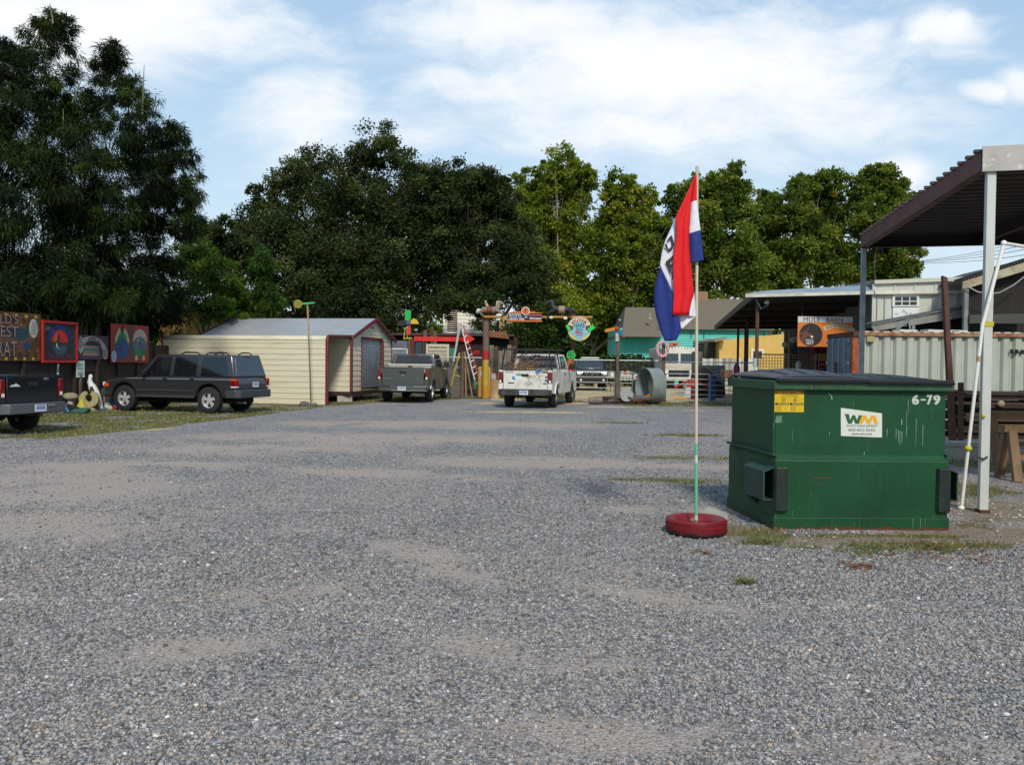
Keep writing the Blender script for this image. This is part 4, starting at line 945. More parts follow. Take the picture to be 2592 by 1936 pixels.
mb.prism([(.74, 1.19), (.80, 1.14), (.77, 1.08), (.72, 1.1)], frt, 0, .004, 0)
mb.build('sticker', [flatcol('#3a3c3e'), flatcol('#b8b9b5'), flatcol('#2f8a84'), flatcol('#2c6ca8'), flatcol('#b58d2c'), flatcol('#a9a898')], TW, local=True)
mb = MB(); mb.prism(circ(.78, 1.01, .075, .05, 20), frt, 0, .006, 0); mb.prism(circ(.78, 1.01, .055, .033, 16), frt, .006, .008, 1); mb.build('badge', [chrome, flatcol('#1c3c86')], TW, local=True)
mb = MB(); mb.text("RING US", frt, .02, .945, .22, .03, .001); mb.text("CALL FOR WORK", frt, -.05, .87, .34, .03, .001)
mb = MB(); mb.prism(rect(.02, .95, .24, .958), frt, 0, .004); mb.prism(rect(-.02, .90, .26, .908), frt, 0, .004); mb.prism(rect(-.06, .86, .30, .868), frt, 0, .004); mb.build('tailgate_print', flatcol('#45464a'), TW, local=True)
# brush in the bed: a thing of its own
Mw = WM[TW.name]; o = Mw @ Vector((-.2, 1.0, 1.3)); mb = MB()
for k in range(420):
    a = Vector((random.uniform(-.75, .7), random.uniform(.2, 1.8), random.uniform(.75, 1.3))); hgt_ = .55*math.exp(-((a.x+.35)/.40)**2)
    a.z += hgt_*random.random(); b_ = a+Vector((random.gauss(.05, .25), random.gauss(0, .25), random.gauss(.06+hgt_*.3, .12)))
    mb.beam(Mw @ a, Mw @ b_, .012, .012, mi=random.choice((0, 0, 1, 2)))
mb.solo('brush_pile', [flatcol('#7d5a38'), flatcol('#5a4230'), flatcol('#8f7850')], 'tangle of dry brown brush loaded in the white pickup bed', 'brush pile', o)
# --- black pickup at the left edge
blackp = paint('black_paint', '#0d0e12', .22, .9)
rear_c = Vector((-10.38, 18.85, 0))
TK = pickup('pickup_truck', 'black compact pickup cut off by the left edge of the lot', rear_c, R(75), 5.7, .86, blackp, r=.38, zb=1.26, zr=1.66, zh=1.12, yc=2.6, yf=4.7, yr=1.0, ycf=3.9, hood_y=4.2, tw=.24,
            bumperm=M('grey_bumper_paint', '#56555a', .45, .2))
frt = Fr((0, .028, 0), (1, 0, 0), (0, 0, 1)); MB().prism([(-.62, 1.04), (-.55, 1.09), (-.52, 1.07), (-.46, 1.11), (-.38, 1.07), (-.34, 1.04)], frt, 0, .004).build('sticker', flatcol('#c4c4c8'), TK, local=True)
MB().bb(.30, .42, .0, .03, 1.16, 1.22).build('latch', chrome, TK, local=True, bevel=.01)
MB().prism(rect(.18, .60, .40, .645), Fr((0, -.178, 0), (1, 0, 0), (0, 0, 1)), 0, .01).build('reflector', chrome, TK, local=True)
# --- grey station wagon / SUV
rw = gp(531, 1047); ang_s = None
Yr_, Yf_ = 26.4, 27.3
xr, xf = xat(531, Yr_), xat(318, Yf_); dv = Vector((xf-xr, Yf_-Yr_, 0)); wb = dv.length; hd = dv.normalized()
rzs = math.atan2(-hd.x, hd.y); rz_axis = Vector((hd.y, -hd.x, 0)); hwS = .90
rear_axle = Vector((xr, Yr_, 0))+rz_axis*(hwS) if False else Vector((xr, Yr_, 0))
side = Vector((hd.y, -hd.x, 0))          # vehicle's right
oc = Vector((xr, Yr_, 0))+side*(hwS-.1)-hd*.97
S = wb/2.83
TS = thing('station_wagon', 'dark grey station wagon parked in front of the beige shed wall', 'car', oc, rzs)
sg = paint('slate_paint', '#313134', .3, .7, .25); trim = M('grey_trim', '#35383b', .5)
r = .405; ra = .485; yr = .97; yf = yr+wb; L = yf+.80; z0 = .46; zbelt = 1.11
poly = [(.02, z0+.05)]+arch(yr, r, ra, z0)+arch(yf, r, ra, z0)+[(L-.04, z0), (L, .62), (L-.02, .86), (L-.10, .96), (L-.55, 1.03), (L-1.15, 1.08), (L-1.3, zbelt), (.06, zbelt), (-.01, .9)]
MB().prism(poly, YZ(0), -hwS, hwS).build('body', sg, TS, local=True, bevel=.07, seg=3, smooth=40)
ry0, ry1 = .24, L-1.92
rt, lf, rear, fro = cab(TS, hwS-.04, hwS-.16, .05, L-1.28, zbelt-.01, ry0, ry1, 1.79, sg, [], glass_dark, rear_win=False, name='roof_shell')
Lt = L-1.28-.05
def sidewin(y0, y1, yt0, yt1, gl):
    for F_, m in ((rt, 0), (lf, 1)):
        f = lambda yb, v: ((yb-(.05+(ry0-.05)*v))/((L-1.28+(ry1-L+1.28)*v)-(.05+(ry0-.05)*v)))
        q = [(f(y0, .05), .05), (f(y1, .05), .05), (f(yt1, .88), .88), (f(yt0, .88), .88)]
        if m: q = [(1-a, b) for a, b in q][::-1]
        mb = MB(); F_.patch(mb, q, .008); mb.build('side_window', gl, TS, local=True, bevel=.004)
sidewin(.27, 1.26, .42, 1.24, glass_dark); sidewin(1.42, 2.24, 1.42, 2.22, glass_dark); sidewin(2.38, 3.36, 2.36, 2.86, glass_dark)
mb = MB(); rear.patch(mb, [(.07, .06), (.93, .06), (.90, .88), (.10, .88)], .01); mb.build('rear_window', glass_blue, TS, local=True, bevel=.004)
for s in (-1, 1):
    x = s*hwS
    m = MB()
    for yd in (1.33, 2.30): m.bb(s*(hwS-.01), s*(hwS+.002), yd, yd+.012, z0+.04, zbelt)
    m.build('door_seam', dark_void, TS, local=True)
    MB().bb(s*(hwS-.01), s*(hwS+.006), .1, L-.9, zbelt-.085, zbelt-.07).build('pinstripe', flatcol('#7d8a8c'), TS, local=True)
    MB().bb(s*(hwS-.02), s*(hwS+.02), yr+ra+.03, yf-ra-.03, .66, .70).bb(s*(hwS-.02), s*(hwS+.03), yr+ra, yf-ra, z0, z0+.07).build('side_trim', trim, TS, local=True, bevel=.008)
    for yd in (1.46, 2.44): MB().bb(s*(hwS-.01), s*(hwS+.02), yd, yd+.15, 1.01, 1.06).build('door_handle', black_plastic, TS, local=True, bevel=.01)
    MB().bb(s*(hwS-.16), s*(hwS+.006), -.015, .17, .82, 1.07).build('taillight', tail_red, TS, local=True, bevel=.02, seg=3, smooth=40)
    MB().bb(s*(hwS-.15), s*(hwS+.01), -.02, .165, 1.00, 1.06).build('indicator', tail_amber, TS, local=True, bevel=.01)
    MB().bb(s*(hwS-.15), s*(hwS+.01), -.02, .165, .80, .835).build('reversing_light', lens_white, TS, local=True, bevel=.008)
    MB().bb(s*(hwS-.35), s*(hwS-.0), L-.22, L-.01, .78, .90).build('headlight', lens_white, TS, local=True, bevel=.02)
    MB().bb(s*(hwS-.10), s*(hwS+.008), L-.24, L-.06, .76, .87).build('front_indicator', tail_amber, TS, local=True, bevel=.015)
    mb = MB(); mb.box((s*(hwS+.10), L-1.65, zbelt+.10), (.18, .10, .16)); mb.beam((s*(hwS-.04), L-1.6, zbelt+.03), (s*(hwS+.05), L-1.62, zbelt+.06), .05); mb.build('wing_mirror', black_plastic, TS, local=True, bevel=.03)
    for (ya, yb) in ((.42, .95), (1.45, 2.15)):
        mb = MB(); xr_ = s*.60; mb.tube([(xr_, ya, 1.78), (xr_, ya+.1, 1.85), (xr_, yb-.15, 1.86), (xr_, yb, 1.78)], [.02, .022, .022, .02], 8); mb.build('roof_rail', black_plastic, TS, local=True, smooth=60)
    wheel(TS, s*(hwS-.13), yr, r, .24, s, alloy); wheel(TS, s*(hwS-.13), yf, r, .24, s, alloy)
MB().prism([(-hwS-.01, .35), (-hwS-.02, 0), (-hwS+.1, -.13), (hwS-.1, -.13), (hwS+.02, 0), (hwS+.01, .35), (hwS-.05, .35), (hwS-.1, .05), (-hwS+.1, .05), (-hwS+.05, .35)], Fr((0, 0, 0), (1, 0, 0), (0, 1, 0)), .48, .72).build('rear_bumper', trim, TS, local=True, bevel=.025, seg=3, smooth=40)
MB().bb(-hwS+.02, hwS-.02, L-.12, L+.10, .44, .68).build('front_bumper', trim, TS, local=True, bevel=.05, seg=3, smooth=40)
plate(TS, (.12, -.03, .88), tint='#5d6a66')
MB().bb(-.14, .14, .20, .27, 1.705, 1.75).build('brake_light', tail_red, TS, local=True, bevel=.008)
MB().bb(-.5, .5, .3, L-.4, .30, .46).bb(-.7, .7, yr-.05, yr+.05, r-.05, r+.05).lathe([(0, -.13), (.13, -.12), (.13, .12), (0, .13)], (0, yr, r), 'X', 12).build('chassis', dark_void, TS, local=True)
MB().tube([(-.5, .2, .34), (-.5, -.1, .33)], .03, 8).build('exhaust', bare_steel, TS, local=True)
# --- black off-roader behind the gate, facing us
def backed_suv():
    c = Vector((xat(1489, 53), 55, 0)); T = thing('parked_car', 'black off-road car facing us behind the tube gate, right of the round green sign', 'car', c, R(180))
    P_ = paint('faded_black_paint', '#101116', .3, .6); hw = .93; L = 4.4; r = .38
    poly = [(0, .5)]+arch(.9, r, .47, .5)+arch(3.5, r, .47, .5)+[(L-.02, .5), (L, .95), (L-.1, 1.18), (3.0, 1.28), (0, 1.28)]
    MB().prism(poly, YZ(0), -hw, hw).build('body', P_, T, local=True, bevel=.06, seg=3, smooth=40)
    cab(T, hw-.06, hw-.2, .05, 3.1, 1.27, .25, 2.5, 1.86, P_, [(.05, .4, .08, .42), (.45, .85, .48, .72)], glass_blue)
    MB().bb(-.55, .55, L-.05, L+.03, .86, 1.08).build('grille', black_plastic, T, local=True, bevel=.02)
    mb = MB(); mb.prism(circ(0, .97, .1, .07, 18), Fr((0, L+.035, 0), (-1, 0, 0), (0, 0, 1)), 0, .01)
    for s in (-1, 1): mb.prism([(s*.25, .9), (s*.33, .9), (s*.38, 1.06), (s*.28, 1.06)], Fr((0, L+.035, 0), (-1, 0, 0), (0, 0, 1)), 0, .008)
    mb.build('badge', chrome, T, local=True)
    for s in (-1, 1):
        MB().bb(s*.64, s*.86, L-.1, L+.02, .92, 1.06).build('headlight', lens_white, T, local=True, bevel=.02)
        MB().ell((s*.66, L+.12, .62), (.07, .03, .07), 10, 8).build('fog_light', lens_white, T, local=True)
        wheel(T, s*(hw-.13), .9, r, .24, s, alloy); wheel(T, s*(hw-.13), 3.5, r, .24, s, alloy)
        mb = MB(); mb.box((s*(hw+.12), 2.85, 1.4), (.2, .1, .17)); mb.build('wing_mirror', black_plastic, T, local=True, bevel=.02)
    MB().bb(-hw, hw, L-.1, L+.12, .42, .80).build('front_bumper', black_plastic, T, local=True, bevel=.04)
    m = MB()
    for s in (-1, 1): m.beam((s*.6, .4, 1.93), (s*.6, 2.4, 1.93), .04)
    for yk in (.6, 1.4, 2.2): m.beam((-.6, yk, 1.95), (.6, yk, 1.95), .03)
    m.bb(-.62, .62, 2.25, 2.32, 1.88, 1.94); m.build('roof_rack', white_paint, T, local=True)
backed_suv()
# --- white step van
def van():
    c = Vector((xat(1720, 56), 56, 0)); W = 1.12
    T = thing('step_van', 'old white box step van with twin front windows behind the gate', 'van', c, 0)
    wp = M('van_white', '#c3c1b6', .5, 0, '#a9a392', 2, coat=.1); z1 = zat(880, 56, 1720)
    MB().hexa([(-W, 0, .55), (W, 0, .55), (W, 5.6, .55), (-W, 5.6, .55)], [(-W, .22, z1), (W, .22, z1), (W, 5.6, z1), (-W, 5.6, z1)]).build('body', wp, T, local=True, bevel=.08, seg=3, smooth=40)
    F_ = LF((-W, 0, .55), (W, 0, .55), (W, .22, z1), (-W, .22, z1)); n = z1-.55
    for (a, b_) in ((.07, .47), (.53, .93)):
        mb = MB(); F_.patch(mb, [(a, .52), (b_, .52), (b_, .82), (a, .82)], .012); mb.build('windscreen', glass_blue, T, local=True, bevel=.02)
    mb = MB(); F_.patch(mb, [(.1, .49), (.9, .49), (.9, .36), (.1, .36)], .03); mb.build('snout', M('snout_pinkish', '#a99a92', .6, 0, '#bdb4aa', 8), T, local=True, bevel=.02)
    mb = MB(); F_.patch(mb, [(.18, .1), (.78, .1), (.78, .31), (.18, .31)], .02); mb.build('grille', dark_void, T, local=True)
    mb = MB(); F_.patch(mb, [(.38, .17), (.62, .17), (.62, .22), (.38, .22)], .03); mb.build('grille_badge', chrome, T, local=True)
    for a in (.04, .82):
        mb = MB(); F_.patch(mb, [(a, .1), (a+.13, .1), (a+.13, .3), (a, .3)], .03); mb.build('headlight', lens_white, T, local=True, bevel=.02)
    MB().bb(-W-.05, W+.05, -.18, 0, .52, .75).build('bumper', wp, T, local=True, bevel=.03)
    for s in (-1, 1):
        wheel(T, s*(W-.16), 1.0, .40, .25, s, M('dull_steel_rim2', '#77736b', .6, .3)); wheel(T, s*(W-.16), 4.4, .40, .25, s, M('dull_steel_rim2', '#77736b'))
    MB().ell((.2, 1.5, z1), (.5, .6, .12), 12, 8).build('roof_vent', wp, T, local=True)
    mb = MB()
    for k in range(9): mb.bb(-W*.8+k*.2, -W*.8+k*.2+.08, .2, .24, z1-.06, z1-.02)
    mb.build('marker_light', flatcol('#7a4a36'), T, local=True)
van()
# ---------------------------------------------------------------- beige shed with lean-to
PH = R(11); U_ = Vector((-math.cos(PH), math.sin(PH), 0)); V_ = Vector((math.sin(PH), math.cos(PH), 0))
C0 = Vector((-6.79, 31.7, 0))
def sp(u, v, z): return C0+U_*u+V_*v+Vector((0, 0, z))
def siding_tex(name, col, col2, pitch=.215, depth=.5):
    def ex(t, vec, c):
        s_ = t.node('ShaderNodeSeparateXYZ'); t.l.new(vec, s_.inputs[0])
        c = t.mix(t.map(t.noise(t.vmath('MULTIPLY', vec, (.6, .6, 6)), 2, 4), .5, .8), c, (*hx(col2), 1))
        return c
    return mat(name, col, .55, 0, extra=multi(ex, streaks('#a39a80', .6, .85, (9, 9, .8)), spots('#8f8468', .70, .78, 5)))
beige = siding_tex('beige_siding', '#c6bfa6', '#b3ab90'); redtrim = M('dark_red_trim', '#651a20', .5, 0, '#4c1519', 5)
T = thing('metal_shed', 'beige ribbed metal shed with dark red trim, open lean-to and white roll-up door', 'shed', C0)
def lap_wall(mb, u0, v0, u1, v1, z0, z1f, pitch=.205, mi=0, nrm=None):
    """horizontal lapped panels from (u0,v0) to (u1,v1); z1f(t) gives the top along the wall"""
    a = sp(u0, v0, 0); b = sp(u1, v1, 0); d = (b-a).normalized(); n = nrm or Vector((d.y, -d.x, 0)); z = z0
    top = max(z1f(0), z1f(.5), z1f(1))
    while z < top-.01:
        zt = min(z+pitch, top)
        def xr(zz):                        # part of the wall that reaches zz
            ts = [k/60 for k in range(61) if z1f(k/60) >= zz-1e-4]; return (min(ts), max(ts)) if ts else None
        r0 = xr(z+.002); r1 = xr(zt)
        if not r0: break
        if not r1: m_ = (r0[0]+r0[1])/2; r1 = (m_, m_)
        L_ = (b-a).length
        P_ = [a+d*r0[0]*L_+n*.022, a+d*r0[1]*L_+n*.022, a+d*r1[1]*L_+n*.004, a+d*r1[0]*L_+n*.004]
        for p_, zz in zip(P_, (z, z, zt, zt)): p_.z = zz
        Q = [p_-n*.03 for p_ in P_]
        mb.add(P_+Q, [(0, 1, 2, 3), (7, 6, 5, 4), (0, 4, 5, 1), (3, 2, 6, 7), (1, 5, 6, 2), (0, 3, 7, 4)], mi)
        z = zt
    return mb
L_ = 6.6; ez = 2.56; rz_ = 3.36
fn = V_*-1; en = U_*-1
mb = MB(); lap_wall(mb, L_, 0, 0, 0, .02, lambda t: 2.36, nrm=fn); mb.build('outer_wall', beige, T)
mb = MB(); prof = [(0.0, 2.35), (.01, 2.43), (.05, 2.49), (.13, 2.53), (2.42, ez+.03)]
mb.grid([[sp(u, v, z) for u in (L_+.0, L_*.66, L_*.33, -.0)] for v, z in prof]); mb.build('lean_to_roof', beige, T, solid=.02, smooth=50)
mb = MB(); lap_wall(mb, L_-.25, 2.4, 0, 2.4, .42, lambda t: ez, nrm=fn); mb.build('side_wall', beige, T)
def gab(t): v = 2.4+t*4.8; return ez+(rz_-ez)*(1-abs(v-4.95)/2.55) if True else 0
mb = MB(); lap_wall(mb, 0, 2.4, 0, 3.5, .42, lambda t: min(gab((t*1.1)/4.8), 9), nrm=en)
lap_wall(mb, 0, 5.95, 0, 7.2, .42, lambda t: gab((3.55+t*1.25)/4.8), nrm=en)
lap_wall(mb, 0, 3.5, 0, 5.95, 2.52, lambda t: gab((1.1+t*2.45)/4.8), nrm=en); mb.build('end_wall', beige, T)
mb = MB()
for k in range(24):
    z = .50+k*.084; a = sp(.03, 3.56, z); b = sp(.03, 5.88, z)
    mb.hexa([a, b, b+U_*.04, a+U_*.04], [a+Vector((0, 0, .06))-U_*.028, b+Vector((0, 0, .06))-U_*.028, b+Vector((0, 0, .06))+U_*.04, a+Vector((0, 0, .06))+U_*.04])
    mb.hexa([a+Vector((0, 0, .06)), b+Vector((0, 0, .06)), b+U_*.04+Vector((0, 0, .06)), a+U_*.04+Vector((0, 0, .06))], [x+Vector((0, 0, .084)) for x in (a, b, b+U_*.04, a+U_*.04)])
mb.build('roller_door', M('roller_door_white', '#a9acae', .5, .1, '#8f9294', 2), T)
MB().beam(sp(.5, 2.45, .5), sp(.5, 7.2, .5), .04).bb(0, 0.01, 0, .01, 0, .01)
mb = MB(); mb.beam(sp(-.02, 3.5, .42), sp(-.02, 3.5, 2.56), .06, .05).beam(sp(-.04, 3.47, 2.56), sp(-.04, 5.98, 2.56), .05, .09).beam(sp(-.04, 5.98, .42), sp(-.04, 5.98, 2.52), .10, .16); mb.build('door_frame', redtrim, T)
# gable roof
mb = MB()
for (v0, z0_, v1, z1_) in ((2.28, ez-.03, 4.95, rz_+.03), (7.35, ez-.06, 4.95, rz_+.03)):
    n = 30; rows = []
    for i in range(n+1):
        f = i/n; v = v0+(v1-v0)*f; z = z0_+(z1_-z0_)*f+(.014 if i % 3 == 0 else 0); rows.append([sp(L_-.1, v, z), sp(L_*.5, v, z), sp(-.16, v, z)])
    mb.grid(rows)
mb.build('roof', M('galvalume_roof', '#a3a8ad', .45, .25, '#a8a29c', .9, extra=lambda t, vec, c: t.mix(t.map(t.noise(t.vmath('MULTIPLY', vec, (.7, 9, 9)), 2.2, 4), .45, .7), c, (*hx('#8a9099'), 1))), T, solid=.012)
def trimline(pts, w=.09, h=.07):
    m = MB()
    for a, b in zip(pts, pts[1:]): m.beam(a, b, h, w)
    return m
trimline([sp(-.17, 2.28, ez), sp(-.17, 4.95, rz_+.03), sp(-.17, 7.4, ez-.07)], .12).build('rake_trim', redtrim, T)
trimline([sp(L_-.08, 2.28, ez), sp(L_-.08, 4.95, rz_+.04)], .07).build('rake_trim', redtrim, T)
m = MB(); m.tube([sp(-.03, 0, 0), sp(-.03, 0, 2.32), sp(-.03, .02, 2.42), sp(-.03, .07, 2.49), sp(-.03, .16, 2.53), sp(-.03, 2.42, ez+.02)], .06, 8); m.build('opening_trim', redtrim, T, smooth=40)
MB().tube([sp(L_+.02, 0, 0), sp(L_+.02, 0, 2.32), sp(L_+.02, .05, 2.46)], .04, 6).build('corner_trim', redtrim, T)
MB().beam(sp(-.03, 2.4, .42), sp(-.03, 2.4, ez), .10, .12).build('corner_post', redtrim, T)
MB().beam(sp(-.02, 7.2, .42), sp(-.02, 7.2, ez), .05, .05).build('corner_trim', redtrim, T)
MB().beam(sp(-.0, 2.36, .34), sp(0, 7.2, .34), .09, .16).beam(sp(0, 2.36, .34), sp(L_-.2, 2.36, .34), .09, .16).build('floor_skid', M('dark_red_skid', '#2e1a1a', .8), T)
MB().box(sp(.3, 2.55, .13)+Vector((0, 0, 0)), (.58, .4, .25), rot=Matrix.Rotation(PH, 3, 'Z')).build('footing_block', concrete, T, bevel=.01)
MB().box(sp(2.6, 2.55, .13), (.4, .4, .25), rot=Matrix.Rotation(PH, 3, 'Z')).build('footing_block', concrete, T, bevel=.01)
MB().box(sp(.3, 7.0, .13), (.4, .4, .25), rot=Matrix.Rotation(PH, 3, 'Z')).build('footing_block', concrete, T, bevel=.01)
for k in range(3): MB().beam(sp(.4+k*2.6, .06, 0), sp(.4+k*2.6, .06, 2.4), .05).build('frame_post', bare_steel, T)
MB().prism([(-.17, 0), (.17, 0), (.12, .05), (-.12, .05)], Fr(sp(-.04, 4.75, 3.0), V_, (0, 0, 1)), -.01, .01).build('gable_vent', dark_void, T)
# body behind so the shed is closed
mb = MB(); mb.hexa([sp(L_-.2, 2.5, .4), sp(L_-.2, 7.15, .4), sp(L_-.16, 7.15, .4), sp(L_-.16, 2.5, .4)], [sp(L_-.2, 2.5, ez), sp(L_-.2, 7.15, ez), sp(L_-.16, 7.15, ez), sp(L_-.16, 2.5, ez)])
mb.hexa([sp(.1, 7.1, .4), sp(L_-.2, 7.1, .4), sp(L_-.2, 7.15, .4), sp(.1, 7.15, .4)], [sp(.1, 7.1, ez), sp(L_-.2, 7.1, ez), sp(L_-.2, 7.15, ez), sp(.1, 7.15, ez)]); mb.build('rear_wall', beige, T)

# ---------------------------------------------------------------- junk yard front between shed and gateway
def A(px, py, Yv): return at(px, py, Yv)
def fr_at(px, py, Yv, rx=0.0): return Fr(at(px, py, Yv), (math.cos(rx), math.sin(rx), 0), (0, 0, 1))
def pxr(Yv): return Yv/FPX             # metres per photo pixel
# white lattice panel
T = thing('lattice_screen', 'white framed wire lattice panel between the shed and the grey pickup', 'panel', (xat(1010, 40.2), 40.2, 0))
z0, z1 = 0.1, zat(883, 40.2, 1010); x0, x1 = xat(989, 40.2), xat(1030, 40.2)
MB().beam((x0, 40.2, z0), (x0, 40.2, z1), .05).beam((x1, 40.2, z0), (x1, 40.2, z1), .05).beam((x0, 40.2, z1), (x1, 40.2, z1), .05).build('frame', white_paint, T)
mb = MB()
for k in range(10): mb.beam((x0+(x1-x0)*(k+.5)/10, 40.21, z0), (x0+(x1-x0)*(k+.5)/10, 40.21, z1), .012)
for k in range(18): mb.beam((x0, 40.23, z0+(z1-z0)*(k+.5)/18), (x1, 40.23, z0+(z1-z0)*(k+.5)/18), .012)
mb.build('wire', flatcol('#9aa3a2'), T)
# dark weathered shed behind the arrow
Yb = 44; T = thing('junk_shack', 'long dark rusty shack behind the red arrow, faded doors leaning on it', 'shack', (xat(1090, Yb), Yb, 0))
x0, x1 = xat(985, Yb), xat(1300, Yb); zt = zat(850, Yb, 1100)
mb = MB(); x = x0
while x < x1: mb.bb(x, x+.24, Yb+random.uniform(0, .04), Yb+.2, 0, zt+random.uniform(-.05, .02)); x += .25
mb.build('wall', M('rust_boards', '#3c2018', .9, 0, '#1d1512', 1.2, bump=.3), T)
MB().hexa([(x0-.2, Yb-.5, zt), (x1, Yb-.5, zt), (x1, Yb+4, zt), (x0-.2, Yb+4, zt)], [(x0-.2, Yb-.5, zt+.06), (x1, Yb-.5, zt+.06), (x1, Yb+4, zt+.25), (x0-.2, Yb+4, zt+.25)]).build('roof', M('shack_roof', '#3d3633', .9, 0, '#572b20', 1.5), T)
MB().bb(x0, x1, Yb+.2, Yb+3.8, 0, zt-.02).build('dark_backing', dark_void, T)
for nm, px0, px1, py0, cl, lab in (('door_slab', 990, 1030, 862, '#5c6472', 'faded mauve-grey sheet leaning on the shack, left of the rusty door'), ('door_slab', 1032, 1048, 850, '#5a211b', 'narrow rusty red door leaning between the grey sheet and dark teal door'),
                         ('door_slab', 1050, 1074, 866, '#22414b', 'dark teal door leaning just left of the big cream door'), ('door_slab', 1137, 1149, 881, '#2f7a6c', 'short turquoise door leaning right of the big cream door')):
    Y_ = Yb-.35; z1 = zat(py0, Y_, px0); x0_, x1_ = xat(px0, Y_), xat(px1, Y_)
    MB().hexa([(x0_, Y_-.2, 0), (x1_, Y_-.2, 0), (x1_, Y_-.15, 0), (x0_, Y_-.15, 0)], [(x0_, Y_+.1, z1), (x1_, Y_+.1, z1), (x1_, Y_+.15, z1), (x0_, Y_+.15, z1)]).solo(nm, M('salvage_'+cl[1:], cl, .8, 0, '#2a2522', 2), lab, 'door', group='salvaged doors leaning on the shack', bevel=.01)
Y_ = 42.6; x0_, x1_ = xat(1077, Y_), xat(1136, Y_); z1 = zat(871, Y_, 1100); T = thing('cream_door', 'big cream panelled garage door standing under the red arrow', 'door', ((x0_+x1_)/2, Y_, 0))
MB().bb(x0_, x1_, Y_, Y_+.06, .2, z1).build('slab', M('cream_door', '#a9a28c', .7, 0, '#8d8672', 3), T)
MB().bb(x0_, x0_+.12, Y_-.05, Y_, .2, z1).bb(x1_-.12, x1_, Y_-.05, Y_, .2, z1).bb(x0_+.12, x1_-.12, Y_-.05, Y_, z1-.14, z1).bb(x0_+.12, x1_-.12, Y_-.03, Y_, z1-.32, z1-.26).build('frame', M('cream_frame', '#b9b39d', .6), T, bevel=.01)
# vertical posts behind arrow
for px, py0, py1, lab in ((1075, 836, 960, 'squat grey post end showing above the arrow, left of the brown stump'), (1092, 828, 850, 'split brown stump above the middle of the red arrow'), (1100, 840, 940, 'grey-brown post just right of the split stump')):
    p = Vector((xat(px, 43.2), 43.2, 0)); MB().tube([p, (p.x, p.y, zat(py0, 43.2, px))], .1, 8).solo('timber_post', wood_old if px != 1092 else M('split_wood', '#5e3c26', .9, 0, '#37261b', 4), lab, 'post', p, group='posts behind the red arrow')
# whirligig with four vanes
Y_ = 39.6; c = A(1035, 816, Y_); s = pxr(Y_); T = thing('whirligig', 'whirligig with green, yellow, red and black vanes above the grey pickup', 'whirligig', (c.x, Y_, 0))
fr = Fr(c)
for col, pts in (('#12a33c', [(-10, 4), (-10, 22), (-7, 30), (0, 32), (5, 28), (5, 10), (1, 5)]), ('#c99c14', [(5, -4), (5, 6), (12, 10), (20, 7), (26, -4)]), ('#c4232c', [(-3, -10), (4, -7), (5, -25), (2, -32), (-4, -31)]), ('#111216', [(-30, -8), (-28, 2), (-15, 6), (-5, 4), (-6, -6), (-18, -10)])):
    MB().prism([(a*s, b*s) for a, b in pts], fr, -.015, .015).build('vane', flatcol(col), T, bevel=.004)
MB().prism([(a*s, b*s) for a, b in ((-6, -5), (-4, 6), (5, 5), (5, -5))], fr, .016, .05).build('hub', flatcol('#38537a'), T)
mb = MB(); mb.beam(A(1025, 832, Y_+.1), A(1023, 856, Y_+.1), .04).beam(A(1031, 830, Y_+.1), A(1031, 856, Y_+.1), .04).beam(A(1021, 857, Y_+.1), A(1043, 856, Y_+.1), .06).beam(A(1023, 831, Y_+.1), A(1036, 829, Y_+.1), .04); mb.build('bracket', flatcol('#a58f24'), T)
MB().beam((c.x, Y_+.15, 0), (c.x, Y_+.15, c.z), .07).build('post', wood_old, T)
# big red arrow with bulbs
Y_ = 41.2; a = A(1048, 857.5, Y_); s = pxr(Y_); fr = Fr(a); T = thing('arrow_sign', 'long bright red wooden arrow with round bulb rings pointing right', 'sign', (A(1125, 857, Y_).x, Y_, 0))
MB().prism([(x*s, y*s) for x, y in ((0, -6), (0, 6), (129, 5), (129, 18), (154, 1), (129, -15), (129, -6))], fr, -.03, .03).build('arrow', flatcol('#c00c16', .5), T, bevel=.006)
for x, y in ((15, 0), (47, 0), (80, 0), (112, 0), (134, 9), (145, 1), (135, -8)):
    MB().tube([fr.p(x*s+.045*math.cos(k*.52), y*s+.045*math.sin(k*.52), .035) for k in range(13)], .011, 6, cap=False).build('bulb_ring', flatcol('#a07018'), T)
for px in (1075, 1160): MB().beam((xat(px, Y_+.08), Y_+.08, 0), (xat(px, Y_+.08), Y_+.08, a.z), .08).build('post', wood_dark, T)
# white clapboard house behind the oaks
Y_ = 48.6; T = thing('clapboard_house', 'sunlit white clapboard house with slatted shutters seen through the oak leaves', 'house', (xat(1190, Y_), Y_, 0))
wc = siding_tex('white_clapboard', '#dedbd0', '#c9c5b6'); x0, x1 = xat(1120, Y_), xat(1250, Y_); z1 = zat(778, Y_)
mb = MB(); k = 0; z = 0
while z < z1: mb.hexa([(x0, Y_-.03, z), (x1, Y_-.03, z), (x1, Y_+6, z), (x0, Y_+6, z)], [(x0, Y_, z+.2), (x1, Y_, z+.2), (x1, Y_+6, z+.2), (x0, Y_+6, z+.2)]); z += .2
mb.build('wall', wc, T)
xa, xb = xat(1131, Y_), xat(1156, Y_); mb = MB()
for k in range(16): mb.bb(xa, xb, Y_-.1, Y_-.04, zat(838, Y_)+k*.12, zat(838, Y_)+k*.12+.05)
mb.build('shutter', flatcol('#b5ab99'), T); MB().bb(xa, xb, Y_-.04, Y_-.032, zat(838, Y_), zat(838, Y_)+1.95).build('window', flatcol('#3b1f18'), T)
MB().prism([(x0-.3, 0), (x1+.3, 0), ((x0+x1)/2, .5)], Fr((0, Y_, z1)), -6.2, .3).build('roof', M('grey_shingle', '#54504a', .95, 0, '#403c37', 6), T)
